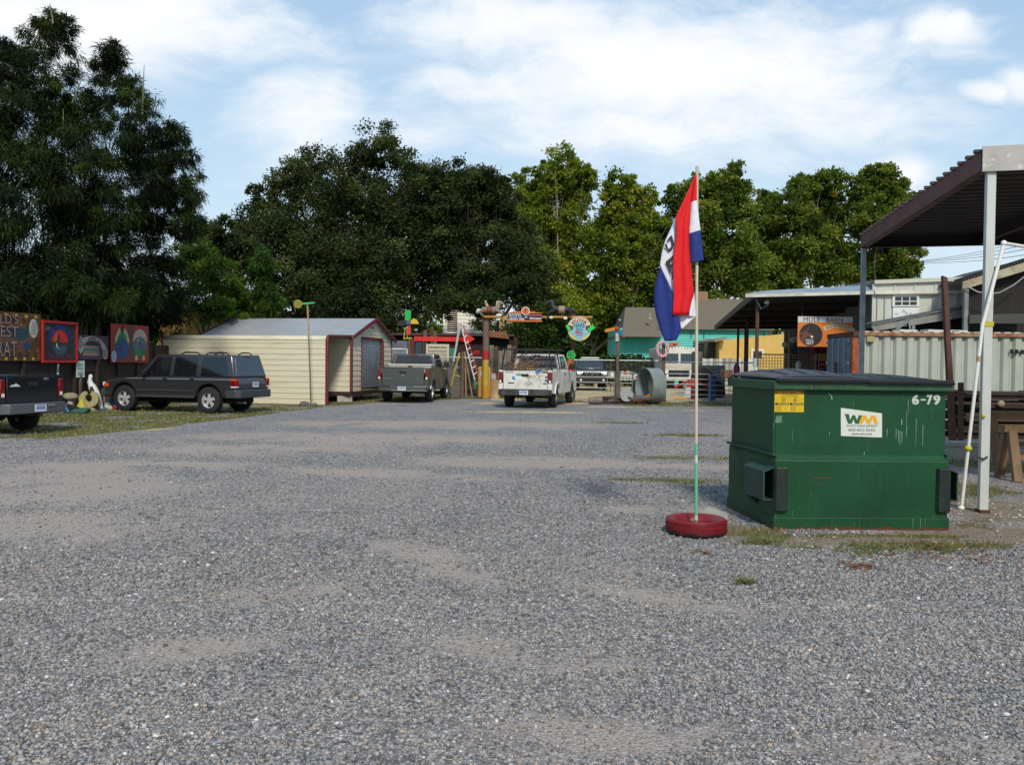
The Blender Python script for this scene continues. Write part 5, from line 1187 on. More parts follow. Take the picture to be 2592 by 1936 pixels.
LFm = thing('oak_sprays', 'loose oak sprays hanging in front of the white clapboard house', 'branches', (xat(1200, 46), 46, 4))
foliage('leaves', pblobs([(1215, 795, 30, 22, 0), (1190, 772, 40, 18, 0), (1150, 768, 30, 14, 0), (1235, 820, 16, 24, 0), (1130, 800, 10, 20, 0), (1205, 825, 14, 12, 0), (1170, 758, 60, 20, 0), (1230, 760, 50, 30, 0), (1110, 770, 30, 24, 0)], 46), 6500, (.17, .095), LO, LFm, clumps=14, csize=.4)
MB().tube([A(1250, 740, 46), A(1225, 780, 46), A(1195, 790, 46)], [.06, .04, .015], 6).tube([A(1225, 780, 46), A(1210, 820, 46)], [.03, .01], 5).build('branch', bark, LFm)
# ladders
def ladder(label, f0, f1, b0, w0, w1, cols, rungs=7, hinge=True):
    T = thing('step_ladder', label, 'ladder', f0)
    f0, f1 = Vector(f0), Vector(f1); sx = Vector((1, 0, 0))
    mb = MB(); mb.beam(f0-sx*w0, f1-sx*w1, .09, .04).beam(f0+sx*w0, f1+sx*w1, .09, .04); mb.build('front_rail', flatcol(cols[0]), T)
    mb = MB()
    for k in range(1, rungs):
        t_ = k/rungs; c = f0.lerp(f1, t_); ww = w0+(w1-w0)*t_; mb.beam(c-sx*ww, c+sx*ww, .06, .03)
    mb.build('rung', flatcol(cols[1]), T)
    if b0 is not None:
        b0 = Vector(b0); mb = MB(); mb.beam(b0-sx*w0, f1-sx*w1, .06, .035).beam(b0+sx*w0, f1+sx*w1, .06, .035); mb.build('rear_rail', flatcol(cols[2]), T)
Y_ = 40.3
T = thing('step_ladder', 'tall white and red step ladder standing behind the red arrow head', 'ladder', (xat(1175, Y_), Y_, 0))
m = MB(); m.beam(A(1165, 818, Y_), A(1148, 915, Y_+.3), .09, .04).beam(A(1165, 818, Y_), A(1174, 850, Y_+.2), .09, .05); m.build('front_rail', white_paint, T)
m = MB(); m.beam(A(1169, 828, Y_), A(1181, 880, Y_), .07, .04).beam(A(1181, 880, Y_), A(1202, 962, Y_-.1), .07, .04); m.build('rail', white_paint, T)
m = MB(); m.beam(A(1173, 824, Y_), A(1187, 871, Y_), .07, .04).beam(A(1187, 871, Y_), A(1212, 955, Y_-.1), .07, .04); m.build('rail', flatcol('#a83a44'), T)
m = MB()
for k in range(8):
    t_ = (k+.6)/8.5; a = A(1169, 828, Y_).lerp(A(1202, 962, Y_-.1), t_); b_ = A(1173, 824, Y_).lerp(A(1212, 955, Y_-.1), t_); m.beam(a, b_+Vector((.03, 0, 0)), .05, .05)
m.build('rung', flatcol('#c9c2bc'), T)
MB().beam(A(1162, 817, Y_), A(1176, 820, Y_), .12, .06).build('top_cap', white_paint, T)
MB().beam(A(1200, 955, Y_), A(1204, 985, Y_-.1), .06).build('foot', flatcol('#1c9a50'), T)
Y_ = 38.6
T = thing('step_ladder', 'old yellow wooden step ladder leaning by the brown gate post', 'ladder', (xat(1155, Y_), Y_, 0))
m = MB(); m.beam(A(1163, 893, Y_), A(1141, 978, Y_-.2), .10, .04).build('rail', flatcol('#b3a03a'), T)
MB().beam(A(1148, 950, Y_), A(1170, 953, Y_), .05).build('spreader', flatcol('#b3a03a'), T)
MB().beam(A(1176, 890, Y_), A(1196, 1005, Y_), .06, .04).build('rail', wood_new, T); MB().beam(A(1177, 893, Y_+.2), A(1180, 1003, Y_+.2), .05, .04).build('rail', wood_new, T)
# leaning grey boards
for k in range(6):
    p0 = gp(1150+k*6, 1004); Yk = 38.4; a = Vector((xat(1146+k*5, Yk), Yk, .02)); b_ = A(1128+k*5, 912+k*3, Yk+.4)
    MB().beam(a, b_, .03, .15).solo('plank', wood_grey, ['leftmost', 'second from left', 'third from left', 'fourth from left', 'fifth from left', 'rightmost'][k]+' of the grey planks leaning beside the grey pickup', 'plank', a, group='grey planks leaning on the fence')
# gate post brown + chain link left part
Yg = 38.2
def post(px, py0, Yv, w_, mt, label, grp=None, lean=0):
    p = Vector((xat(px, Yv), Yv, 0)); z = zat(py0, Yv, px)
    return MB().tube([p, p+Vector((lean*.5, 0, z*.5)), (p.x+lean, p.y, z)], [w_/2, w_/2*.96, w_/2*.9], 9).solo('fence_post', mt, label, 'post', p, group=grp, smooth=40)
post(1170, 890, Yg, .13, wood_old, 'brown wooden post standing between the two ladders')
def chain_link(name, label, xa, ya, xb, yb, z0, z1, step=.12, rail=True):
    T = thing(name, label, 'fence', ((xa+xb)/2, (ya+yb)/2, 0)); d = Vector((xb-xa, yb-ya, 0)); L = d.length; d.normalize(); o = Vector((xa, ya, 0)); H = z1-z0; mb = MB(); k = -H
    while k < L:
        for sg in (0, 1):
            s0, e0 = (k, k+H); za, zb2 = (z0, z1) if sg == 0 else (z1, z0)
            t0 = max(0, (0-s0)/H); t1 = min(1, (L-s0)/H)
            if t1 > t0: mb.beam(o+d*(s0+H*t0)+Vector((0, 0, za+(zb2-za)*t0)), o+d*(s0+H*t1)+Vector((0, 0, za+(zb2-za)*t1)), .004, .004)
        k += step
    mb.build('wire_mesh', bare_steel, T)
    if rail: MB().tube([(xa, ya, z1), (xb, yb, z1)], .022, 8).build('top_rail', bare_steel, T)
    return T
chain_link('chain_link_fence', 'chain link fence between the grey pickup and the painted pole', xat(1115, 38.3), 38.3, xat(1219, 38.3), 38.3, .05, zat(905, 38.3, 1170))
# painted pole, crossbeam and yellow box
Y_ = 38.6; p = Vector((xat(1228.5, Y_), Y_, 0)); T = thing('gateway_pole', 'thick round gateway pole painted red and yellow near its foot', 'pole', p)
zz = [0, zat(975, Y_, 1228), zat(911, Y_, 1228), zat(888, Y_, 1228), zat(806, Y_, 1228)]
s_ = .142
MB().tube([p, p+Vector((0, 0, zz[1]))], s_*1.03, 16).build('lower_band', M('ochre_paint', '#a56f1d', .7, 0, '#b08a2c', 4, extra=spots('#7d2b14', .6, .64, 5)), T, smooth=40)
MB().tube([p+Vector((0, 0, zz[1])), p+Vector((0, 0, zz[2]))], s_*1.02, 16).build('yellow_band', M('olive_yellow_paint', '#a09338', .7, 0, '#ad7a22', 2.5), T, smooth=40)
MB().tube([p+Vector((0, 0, zz[2])), p+Vector((0, 0, zz[3]))], s_*1.03, 16).build('red_band', flatcol('#9c1219'), T, smooth=40)
MB().tube([p+Vector((0, 0, zz[3])), p+Vector((0, 0, zz[4]))], s_, 16).build('upper_pole', M('pole_brown', '#6b5748', .9, 0, '#57483c', 3), T, smooth=40)
Y2 = 39.0; x0, x1 = xat(1209, Y2), xat(1241, Y2); T = thing('yellow_cabinet', 'rounded mustard yellow cabinet standing behind the painted pole', 'cabinet', ((x0+x1)/2, Y2, 0))
MB().bb(x0, x1, Y2, Y2+.35, 0, zat(928, Y2, 1225)).build('case', M('mustard', '#b8881a', .5, 0, '#a3741a', 4), T, bevel=.08, seg=4, smooth=40)
MB().prism(circ(0, 0, .06, .13, 14), Fr((xat(1217, Y2), Y2-.002, zat(945, Y2, 1217))), 0, .02).build('plaque', flatcol('#aab0a6'), T)
Y_ = 38.35; T = thing('gateway_beam', 'long yellow plank across the top of the gateway', 'beam', (A(1360, 801, Y_).x, Y_, A(1360, 803, Y_).z))
MB().beam(A(1224, 801.5, Y_), A(1500, 802.5, Y_), .06, .085).build('plank', M('yellow_plank', '#a97b2c', .7, 0, '#8d6a2c', 3), T)
T = post(1449, 783, 38.7, .19, M('post_brown', '#6d4c33', .9, 0, '#523a28', 4), 'brown square gateway post behind the ENTER HERE sign')
# toy horses on the beam
def horse(label, X0, Z0, Yv, flip, cb, saddle, mane, blanket, sc=1.0):
    T = thing('toy_horse', label, 'toy horse', (X0, Yv, Z0), 0, 'carved rocking horses on the gateway beam'); f = -1 if flip else 1
    def q(a, b, d=0): return Vector((X0+f*a*sc, Yv+d, Z0+(b-.06)*sc*.66))
    mb = MB()
    mb.tube([q(-.42, .30), q(-.34, .42), (q(-.1, .40)), q(.12, .40), q(.28, .46), q(.37, .60), q(.42, .80), q(.40, .93), q(.44, 1.0)], [.06, .14, .15, .15, .14, .11, .085, .08, .05], 12)
    mb.tube([q(.38, .97), q(.48, .96), q(.60, .86), q(.66, .79)], [.07, .085, .06, .045], 10)
    for d in (-.09, .09):
        mb.tube([q(.30, .40, d), q(.50, .24, d), q(.63, .12, d), q(.56, -.02, d), q(.46, -.10, d)], [.08, .06, .045, .035, .03], 8)
        mb.tube([q(-.34, .36, d), q(-.46, .18, d), q(-.40, .06, d), q(-.26, -.06, d)], [.09, .06, .045, .03], 8)
    for d in (-.04, .04): mb.tube([q(.40, 1.0, d), q(.39, 1.08, d)], [.025, .01], 6)
    mb.build('body', cb, T, smooth=70)
    MB().tube([q(-.43, .40), q(-.55, .38), q(-.60, .22), q(-.57, .12)], [.05, .10, .08, .03], 8).build('tail', mane, T, smooth=60)
    MB().tube([q(.31, .62), q(.34, .82), q(.36, 1.0), q(.46, 1.04)], [.03, .05, .06, .03], 8).build('mane', mane, T, smooth=60)
    mb = MB(); mb.lathe([(.165, -.13), (.172, -.1), (.172, .1), (.165, .13)], q(-.02, .40), 'X', 16); mb.build('blanket', blanket, T, smooth=60)
    mb = MB(); mb.ell(q(.0, .56), (.15, .10, .05), 12, 6); mb.tube([q(-.14, .56), q(-.18, .66)], [.06, .03], 8); mb.build('saddle', saddle, T, smooth=60)
    return T
c = A(1240, 798, 38.3); horse('grey-tan carved horse with a white tail and red saddle blanket, facing right on the beam', c.x, c.z+.02, 38.3, False, M('horse_tan', '#756553', .8, 0, '#8a7c6a', 5), flatcol('#1c1b1e'), flatcol('#b9b4aa'), flatcol('#6d2a26'), .92)
c = A(1420, 798, 38.3); horse('black carved horse with a tan blanket, facing left on the beam', c.x, c.z+.02, 38.3, True, M('horse_black', '#17191d', .6, 0, '#23272d', 5), flatcol('#23201f'), flatcol('#14161a'), flatcol('#8d6f5c'), .98)
for px, py, rr in ((1395, 804, .09), (1431, 806, .10)):
    MB().ell(A(px, py, 38.2), (rr, rr*.7, rr*.7), 10, 7).solo('white_hoof_cap', flatcol('#c9c9c4'), 'round white cap under the left end of the black horse' if px < 1400 else 'round white cap under the right end of the black horse', 'ornament', A(px, py, 38.2), smooth=60)
# doll rider and mossy figure near the left horse
c = A(1231, 771, 38.4); T = thing('doll_figure', 'small pale doll perched above the saddle of the tan horse', 'doll', c)
mb = MB(); mb.tube([A(1236, 783, 38.4), A(1233, 774, 38.4), A(1229.5, 767, 38.4)], [.05, .07, .05], 8); mb.ell(A(1229, 764, 38.4), .06, 8, 6); mb.build('body', flatcol('#a8946a'), T, smooth=60)
# marquee sign on the beam
Y_ = 38.2; a = A(1287, 813, Y_); s = pxr(Y_); fr = Fr(a); T = thing('beam_sign', 'black sign with orange borders and painted words hung on the gateway beam', 'sign', a)
MB().prism(rect(0, 0, 85*s, 22*s), fr, -.02, 0).build('panel', flatcol('#17161a'), T)
MB().prism([(0, 20*s), (85*s, 20*s), (85*s, 22*s), (70*s, 23*s), (66*s, 25*s), (20*s, 25*s), (14*s, 23*s), (0, 22*s)], fr, 0, .03).prism(rect(1*s, -1*s, 85*s, 2.5*s), fr, 0, .03).build('border', flatcol('#b8611a'), T)
c2 = (43*s, 26*s); mb = MB(); mb.prism(circ(*c2, 10.5*s, n=28), fr, .03, .05, 0); mb.prism(circ(*c2, 8.5*s, n=26), fr, .05, .056, 1); mb.prism(circ(*c2, 6.8*s, n=24), fr, .056, .06, 2)
mb.prism(rect(c2[0]-.02, c2[1]-.09, c2[0]+.02, c2[1]+.1), fr, .06, .064, 3); mb.prism(rect(c2[0]-.09, c2[1]+.01, c2[0]+.09, c2[1]+.03), fr, .06, .064, 3)
mb.build('roundel', [flatcol('#d2cdc4'), flatcol('#7a1710'), flatcol('#c9651e'), flatcol('#8a2312')], T)
mb = MB(); mb.text("BUY NOW", fr, 2*s, 14.5*s, 30*s, 4.5*s, .006, 0, bold=.02); mb.text("BEFORE THE", fr, 2*s, 9*s, 32*s, 4.5*s, .006, 1, bold=.02); mb.text("ARTIST DIES", fr, 2*s, 3.4*s, 38*s, 4.2*s, .006, 0, bold=.02)
mb.text("OR", fr, 41*s, 9*s, 7*s, 4*s, .006, 0, bold=.02, rot=.2); mb.text("HIS Reputation", fr, 50*s, 13.5*s, 33*s, 4.5*s, .006, 2, bold=.02); mb.text("Worsens!", fr, 53*s, 5*s, 30*s, 5.5*s, .006, 0, bold=.02)
mb.build('lettering', [flatcol('#e0e0e2'), flatcol('#a9abd6'), flatcol('#d0707c')], T)
# ENTER HERE sign
Y_ = 38.1; s = pxr(Y_); c = A(1466.5, 832, Y_); fr = Fr(c); T = thing('enter_sign', 'round ENTER HERE RING BELL sign with a blue arrow and green side arrows', 'sign', c)
q = lambda pts: [(x*s, y*s) for x, y in pts]
MB().prism(q(circ(0, 0, 30, 31, 40)), fr, -.03, 0).build('panel', flatcol('#c9c5b4'), T)
mb = MB()
mb.prism(q([(-30, 0)]+circ(0, 2, 28, 27, 24, 178, 2)+[(30, -4), (16, -4), (16, 12)]+circ(0, 12, 16, 12, 10, 0, 180)+[(-16, -4), (-30, -6)]), fr, 0, .01, 0)
mb.prism(q([(-15, -6), (-15, 8)]+circ(0, 8, 15, 13, 14, 180, 0)+[(15, 8), (15, -6), (27, -8), (0, -30), (-27, -8)]), fr, .01, .02, 1)
mb.prism(q([(-28, -9), (-3, -29), (-9, -29), (-20, -21)]), fr, .01, .018, 2); mb.prism(q([(28, -9), (3, -29), (9, -29), (20, -21)]), fr, .01, .018, 2)
for k in range(9):
    a0 = 158-k*15.4; pp = [(r_*math.cos(R(x)), r_*.93*math.sin(R(x))) for r_, x in ((18, a0), (29, a0), (30, a0-12), (19, a0-12))]
    mb.prism(q(pp), fr, .02, .026, 3)
mb.build('picture', [flatcol('#5a1218'), flatcol('#6fa9bd'), flatcol('#c9b222'), flatcol('#d2c5a4')], T)
for sg, pts in ((-1, [(-35, 6), (-30, 11), (-24, 3), (-21, -4), (-28, -6)]), (1, [(23, -7), (20, -1), (31, 8), (33, 13), (36, 6), (41, 4), (27, -8)])):
    MB().prism(q(pts), fr, .02, .05).build('side_arrow', flatcol('#1fb552'), T)
mb = MB(); mb.text("ENTER", fr, -17*s, 16.5*s, 34*s, 7*s, .026, 0, arc=24*s, bold=.02); mb.text("HERE", fr, -14*s, 3*s, 28*s, 9.5*s, .02, 1, bold=.01); mb.text("RING", fr, -8.5*s, -5*s, 17*s, 6*s, .02, 1, bold=.01); mb.text("BELL", fr, -10*s, -13*s, 20*s, 7.5*s, .02, 2, bold=.05); mb.text("FOR ENTRY", fr, -8*s, -19*s, 16*s, 4.5*s, .02, 2, bold=.03)
mb.build('lettering', [flatcol('#5a1218'), flatcol('#38161f'), flatcol('#a02a40')], T)
# green round sign, orange board and red bell
Y_ = 37.9; s = pxr(Y_); c = A(1445.5, 899, Y_); fr = Fr(c); T = thing('bell_sign', 'small round green sign with black letters above the red bell', 'sign', c)
MB().prism(q(circ(0, 0, 11.5, n=26)), fr, -.02, 0).build('panel', flatcol('#17a045'), T)
mb = MB(); mb.text("RING", fr, -7*s, 5*s, 14*s, 3.5*s, .002, bold=.03); mb.text("BELL", fr, -8*s, -2*s, 16*s, 5*s, .002, bold=.03); mb.text("LOUD", fr, -6*s, -9*s, 12*s, 4*s, .002, bold=.03); mb.build('lettering', flatcol('#0d2214'), T)
T = thing('bell_board', 'orange board with the red bell, fixed under the round green sign', 'board', A(1443, 925, Y_))
a0, b0 = A(1436, 938, Y_), A(1448, 910, Y_)
MB().bb(a0.x, b0.x, Y_-.02, Y_+.02, a0.z, b0.z).build('board', M('orange_board', '#a8541a', .7, 0, '#7d3a16', 6), T)
MB().lathe([(.02, .10), (.10, .08), (.13, -.02), (.19, -.14), (.17, -.15), (.10, 0), (0, .05)], A(1444, 931, Y_-.15), n=18).build('bell', flatcol('#b3101a'), T, smooth=50)
# ---------------------------------------------------------------- gate line
def tube_gate(label, px0, px1, Yv, py_top, n=6, y2=None):
    y2 = y2 or Yv; a = Vector((xat(px0, Yv), Yv, 0)); b = Vector((xat(px1, y2), y2, 0)); z1 = zat(py_top, Yv, px0)
    T = thing('tube_gate', label, 'gate', (a+b)/2, 0, 'galvanised tube gates'); zs = [.12+(z1-.12)*k/(n-1) for k in range(n)]; up = Vector((0, 0, 1))
    for z in zs: MB().tube([a+up*z, b+up*z], .022, 8).build('rail', bare_steel, T, smooth=50)
    for t_ in (0, 1): MB().tube([a.lerp(b, t_)+up*.08, a.lerp(b, t_)+up*(z1+.02)], .026, 8).build('upright', bare_steel, T, smooth=50)
    return T
Yg = 36.9
tube_gate('long galvanised tube gate right of the white pickup', 1455, 1556, Yg, 940)
tube_gate('short tube gate behind the scrap metal heap', 1568, 1600, Yg+.1, 943)
tube_gate('tube gate left of the flagpole, behind the pink wreath', 1684, 1794, Yg-.2, 946)
tube_gate('rightmost tube gate meeting the green dumpster', 1797, 1858, Yg-.3, 950)
chain_link('chain_link_fence', 'chain link mesh above the tube gate, behind the scrap heap', xat(1452, Yg+.15), Yg+.15, xat(1674, Yg+.15), Yg+.15, zat(944, Yg), zat(912, Yg, 1560))
chain_link('chain_link_fence', 'chain link mesh right of the pink wreath post', xat(1680, Yg), Yg, xat(1905, Yg-1), Yg-1, zat(946, Yg), zat(917, Yg, 1780))
post(1562, 860, Yg-.1, .15, wood_old, 'brown gate post under the three-bladed whirligig', 'wooden posts of the gate line')
post(1680, 868, Yg-.3, .15, wood_old, 'dark leaning gate post wearing the pink wreath', 'wooden posts of the gate line', -.04)
# pink wreath
c = A(1677, 884, Yg-.5); T = thing('pink_wreath', 'fluffy pink wreath hung over the top of the gate post', 'wreath', c)
mb = MB()
ringp = [(0+13*math.cos(R(a))*pxr(Yg), 18*math.sin(R(a))*pxr(Yg)) for a in range(0, 360, 12)]
mb.tube([c+Vector((a, 0, b)) for a, b in ringp]+[c+Vector((ringp[0][0], 0, ringp[0][1]))], .06, 8, cap=False)
for a, b in ringp:
    for _ in range(5): mb.ell(c+Vector((a+random.gauss(0, .03), random.gauss(0, .03), b+random.gauss(0, .03))), .035, 6, 4)
mb.build('garland', M('pink_fluff', '#b88a90', .95, 0, '#cfa9ab', 20), T, smooth=60)
# whirligig 2
Y_ = Yg-.25; s = pxr(Y_); c = A(1561.5, 832, Y_); fr = Fr(c); T = thing('whirligig', 'three-bladed black, orange and blue whirligig on top of the gate post', 'whirligig', (c.x, Y_, A(1562, 862, Y_).z))
q = lambda pts: [(x*s, y*s) for x, y in pts]
MB().prism(q([(-5, 4), (1, 25), (5, 28), (11, 26), (10, 20), (4, 3)]), fr, 0, .03).build('blade', flatcol('#14141a'), T, bevel=.005)
MB().prism(q([(0, -2), (-4, 4), (-27, -1), (-31, -4), (-30, -10), (-26, -9), (-4, -4)]), fr, .01, .04).build('blade', flatcol('#b8701c'), T, bevel=.005)
MB().prism(q([(1, -1), (4, 4), (10, -4), (19, -18), (13, -20), (5, -10)]), fr, .02, .05).build('blade', flatcol('#1d5c86'), T, bevel=.005)
mb = MB(); mb.ell(fr.p(0, 0, .06), (.09, .06, .09), 10, 7); mb.ell(fr.p(17*s, -20*s, .05), (.07, .04, .05), 8, 5); mb.build('hub', flatcol('#a83222'), T, smooth=60)
MB().prism(circ(0, 0, .035), Fr(fr.p(7*s, 22*s, .031)), 0, .006).build('badge', flatcol('#b9b0a8'), T)
MB().tube([A(1562, 864, Y_+.1), A(1562, 843, Y_+.1)], .085, 12).build('sleeve', M('old_white_sleeve', '#b1b0a6', .7, 0, '#8b897e', 6), T, smooth=40)
# scrap heap
Y_ = 35.4; s = pxr(Y_)
c = A(1655, 995, Y_); T = thing('steel_drum', 'wide galvanised steel drum lying open on its side at the end of the scrap heap', 'drum', (c.x, c.y, 0))
rr = .62; zc = rr+.0; cx = xat(1648, Y_); rot = Matrix.Rotation(R(28), 3, 'Z')
mb = MB(); mb.lathe([(rr, -.36), (rr, .30), (rr-.015, .30), (rr-.015, -.36)], (cx, Y_, zc), 'X', 36, closed=True, rot=rot); mb.v = [(x, y, z*1.18) for x, y, z in mb.v]
mb.build('shell', M('drum_steel', '#7f8a8a', .55, .15, '#6a7272', 3, extra=spots('#2f3335', .69, .71, 4)), T, smooth=40)
mb = MB(); mb.lathe([(0, .33), (rr-.02, .33), (rr-.02, .345), (0, .345)], (cx, Y_, zc), 'X', 30, rot=rot); mb.v = [(x, y, z*1.18) for x, y, z in mb.v]; mb.build('end_plate', M('drum_steel'), T, smooth=40) if False else None
fr = Fr(A(1586, 1000, Y_-.9), (math.cos(.1), math.sin(.1), 0), (0, .1, 1)); MB().prism(circ(0, 0, .26, n=28), fr, -.02, .02).solo('round_disc', M('disc_grey', '#8b9190', .6, .2, '#7a807e', 6), 'round flat grey disc standing in the scrap heap', 'disc', fr.o-Vector((0, 0, .26)), bevel=.005)
a = A(1573, 1018, Y_-.6)
MB().tube([A(1589, 1003, Y_-.95), A(1598, 1006, Y_-.97), A(1606, 1018, Y_-.97)], .02, 6).solo('bent_rod', bare_steel, 'short bent rod in front of the round grey disc', 'rod', A(1606, 1018, Y_-.4))
p = Vector((xat(1492, Y_-.9), Y_-.9, .155)); MB().lathe([(0, -.02), (.15, -.02), (.15, .5), (0, .5)], p, 'X', 20).solo('round_timber', wood_grey, 'end of a round grey log at the left of the scrap heap', 'log', p-Vector((0, 0, .155)), smooth=40)
for k in range(16):
    x0 = xat(1500+random.randint(0, 50), Y_-.6); y0 = Y_-.9+random.uniform(0, .9); L = random.uniform(1.2, 2.4); z0 = random.uniform(.03, .28); dz = random.uniform(-.08, .16)
    kind = k % 4
    lab = ['thin rusty bar', 'dark angle iron', 'grey steel channel', 'black pipe'][kind]+' lying '+['near the bottom', 'at the front', 'on top', 'deep inside'][k//4]+' of the scrap heap'
    MB().beam((x0, y0, z0), (x0+L, y0+random.uniform(-.3, .3), z0+dz), .05, .05 if kind != 2 else .1).solo('scrap_bar', [rust_steel, dark_steel, M('weathered_steel', '#5c5e5f', .7, .2, '#3d3f40', 5), dark_steel][kind], lab, 'scrap bar', (x0, y0, max(0, z0-.05)), group='bars of the scrap heap')
MB().beam(A(1612, 1020, Y_-.5), A(1650, 1001, Y_-.3), .03, .22).solo('orange_plank', M('orange_plank', '#a3681a', .7, 0, '#85521a', 5), 'orange-yellow plank propped against the steel drum', 'plank', A(1612, 1022, Y_-.5))
MB().beam(A(1621, 1022, Y_-.45), A(1656, 1004, Y_-.25), .03, .06).solo('pale_strip', flatcol('#8b8878'), 'thin pale strip beside the orange plank', 'strip', A(1621, 1022, Y_-.45))
fr = Fr(A(1617, 1012, Y_-.2), (1, .2, 0), (.2, .3, 1)); MB().prism(circ(0, 0, .22, .17, 18), fr, -.02, .02).solo('oval_sheet', rust_steel, 'dark brown oval lid between the grey disc and orange plank', 'lid', fr.o-Vector((0, 0, .17)))
# grey hood / grill machine behind
Y_ = 37.6; T = thing('smoker_hood', 'tall dark grey sheet hood standing right behind the scrap heap', 'hood', (xat(1630, Y_), Y_, 0)); q3 = [A(x, y, Y_) for x, y in ((1612, 962), (1617, 950), (1640, 940), (1650, 939), (1654, 944), (1655, 1010), (1625, 1010), (1618, 985))]
mb = MB(); n = len(q3); mb.add(q3+[v+Vector((.05, .55, 0)) for v in q3], [tuple(range(n)), tuple(reversed(range(n, 2*n)))]+[(i, i+n, (i+1) % n+n, (i+1) % n) for i in range(n)]); mb.build('sheet', M('dull_hood', '#4b4a46', .8, 0, '#3c3b38', 3), T)
MB().tube([A(1655, 945, Y_), A(1662, 947, Y_), A(1664, 960, Y_)], .02, 6).build('pipe', bare_steel, T)
Y_ = 37.3; c = A(1611, 953, Y_); T = thing('round_gauge', 'white round dial on a black stand above the scrap heap', 'gauge', (c.x, c.y, 0))
mb = MB(); mb.lathe([(0, 0), (.15, 0), (.15, .08), (0, .08)], c+Vector((0, .1, 0)), 'Y', 24); mb.build('case', dark_void, T, smooth=40)
MB().prism(circ(0, 0, .13, n=24), Fr(c+Vector((0, .09, 0))), 0, .01).build('face', flatcol('#c9c4ba'), T)
mb = MB(); fr = Fr(c+Vector((0, .078, 0)))
for k in range(10):
    a = R(220-k*28); mb.prism([(.10*math.cos(a), .10*math.sin(a)), (.115*math.cos(a), .115*math.sin(a)), (.115*math.cos(a-.14), .115*math.sin(a-.14)), (.10*math.cos(a-.14), .10*math.sin(a-.14))], fr, 0, .003)
mb.prism(rect(-.06, -.03, .06, .0), fr, 0, .003); mb.build('dial_marks', flatcol('#7a3a2a'), T)
MB().beam((c.x-.05, Y_+.15, 0), (c.x-.05, Y_+.15, c.z), .06).beam((c.x+.08, Y_+.2, 0), (c.x+.08, Y_+.2, c.z), .04).build('stand', dark_steel, T)
MB().bb(xat(1600, 37.9), xat(1628, 37.9), 37.9, 38.3, .35, .75).bb(xat(1600, 37.9), xat(1628, 37.9), 37.8, 38.3, .78, .84).solo('black_cabinet', dark_steel, 'low black metal box behind the white dial', 'box')
# stall tables & clutter behind the gate
for (px0, px1, Yv, py, label) in ((1570, 1612, 46, 948, 'white topped table behind the gate, left of the white dial'), (1535, 1560, 48, 953, 'small table with white cloth beside the black off-road car')):
    x0, x1 = xat(px0, Yv), xat(px1, Yv); z = zat(py, Yv, px0); T = thing('yard_table', label, 'table', ((x0+x1)/2, Yv, 0))
    MB().bb(x0, x1, Yv, Yv+.8, z-.08, z).build('top', flatcol('#bdbab0'), T)
    for xx in (x0+.05, x1-.05):
        for yv in (Yv+.05, Yv+.7): MB().beam((xx, yv, 0), (xx, yv, z-.08), .05).build('leg', wood_grey, T)
rr2 = random.Random(4)
cl_ = [('#b5aca0', 'pale'), ('#8a3a2a', 'red'), ('#b0952c', 'yellow'), ('#3c6c86', 'blue'), ('#6b5138', 'brown'), ('#a8a39a', 'grey')]
for k, px in enumerate((1575, 1582, 1589, 1596, 1603, 1542, 1549)):
    Yv = 46.3 if k < 5 else 48.3; z = zat(948 if k < 5 else 953, Yv, px); h_ = rr2.uniform(.16, .3)
    lab = f"{['pale','red','yellow','blue','brown','dull grey','white'][k]} jar standing on the "+('white topped table' if k < 5 else 'small cloth covered table')
    c_ = ['#b5aca0', '#8a3a2a', '#b0952c', '#3c6c86', '#6b5138', '#8a8a84', '#c9c6bd'][k]
    MB().lathe([(0, 0), (.10, 0), (.13, h_*.5), (.07, h_*.85), (.08, h_), (0, h_)], (xat(px, Yv), Yv+.1, z), n=12).solo('jar', flatcol(c_), lab, 'jar', (xat(px, Yv), Yv+.1, z), group='jars on the yard tables', smooth=50)
for k, px in enumerate((1572, 1580, 1588, 1596, 1606)):
    fr = Fr((xat(px, 45.9), 45.9, zat(958, 45.9, px))); MB().prism(circ(0, 0, .13, .1, 16), fr, -.01, .02, 0).prism(circ(0.02, 0, .06, .04, 8), fr, .02, .024, 1).solo('painted_plate', [flatcol('#c2bfb8'), flatcol(['#a03a30', '#b59a2a', '#2c6c86', '#7a3a6c', '#3a7a3c'][k])], f"white plate with a {['red','yellow','blue','purple','green'][k]} spot hung on the front of the yard table", 'plate', group='plates along the yard table')
T = thing('rusty_rack', 'rusty brown wire rack standing before the ivy hedge', 'rack', (xat(1552, 50), 50, 0)); mb = MB()
x0, x1 = xat(1545, 50), xat(1560, 50)
for z in (.3, .7, 1.1, 1.5, 1.8): mb.beam((x0, 50, z), (x1, 50, z), .04).beam((x0, 50.3, z), (x1, 50.3, z), .04)
for x in (x0, x1): mb.beam((x, 50, 0), (x, 50, 1.85), .05)
mb.build('frame', rust_steel, T)
T = thing('garden_figure', 'pale garden statue with yellow skirt beside the black off-road car', 'statue', (xat(1512, 57), 57, 0)); x = xat(1512, 57)
MB().lathe([(0, 0), (.28, 0), (.2, .4), (.13, .9), (.17, 1.1), (.16, 1.4), (.07, 1.52), (.11, 1.65), (.09, 1.8), (0, 1.84)], (x, 57, 0), n=16).build('body', M('statue_cream', '#b5a078', .8, 0, '#8f5c3c', 6), T, smooth=60)
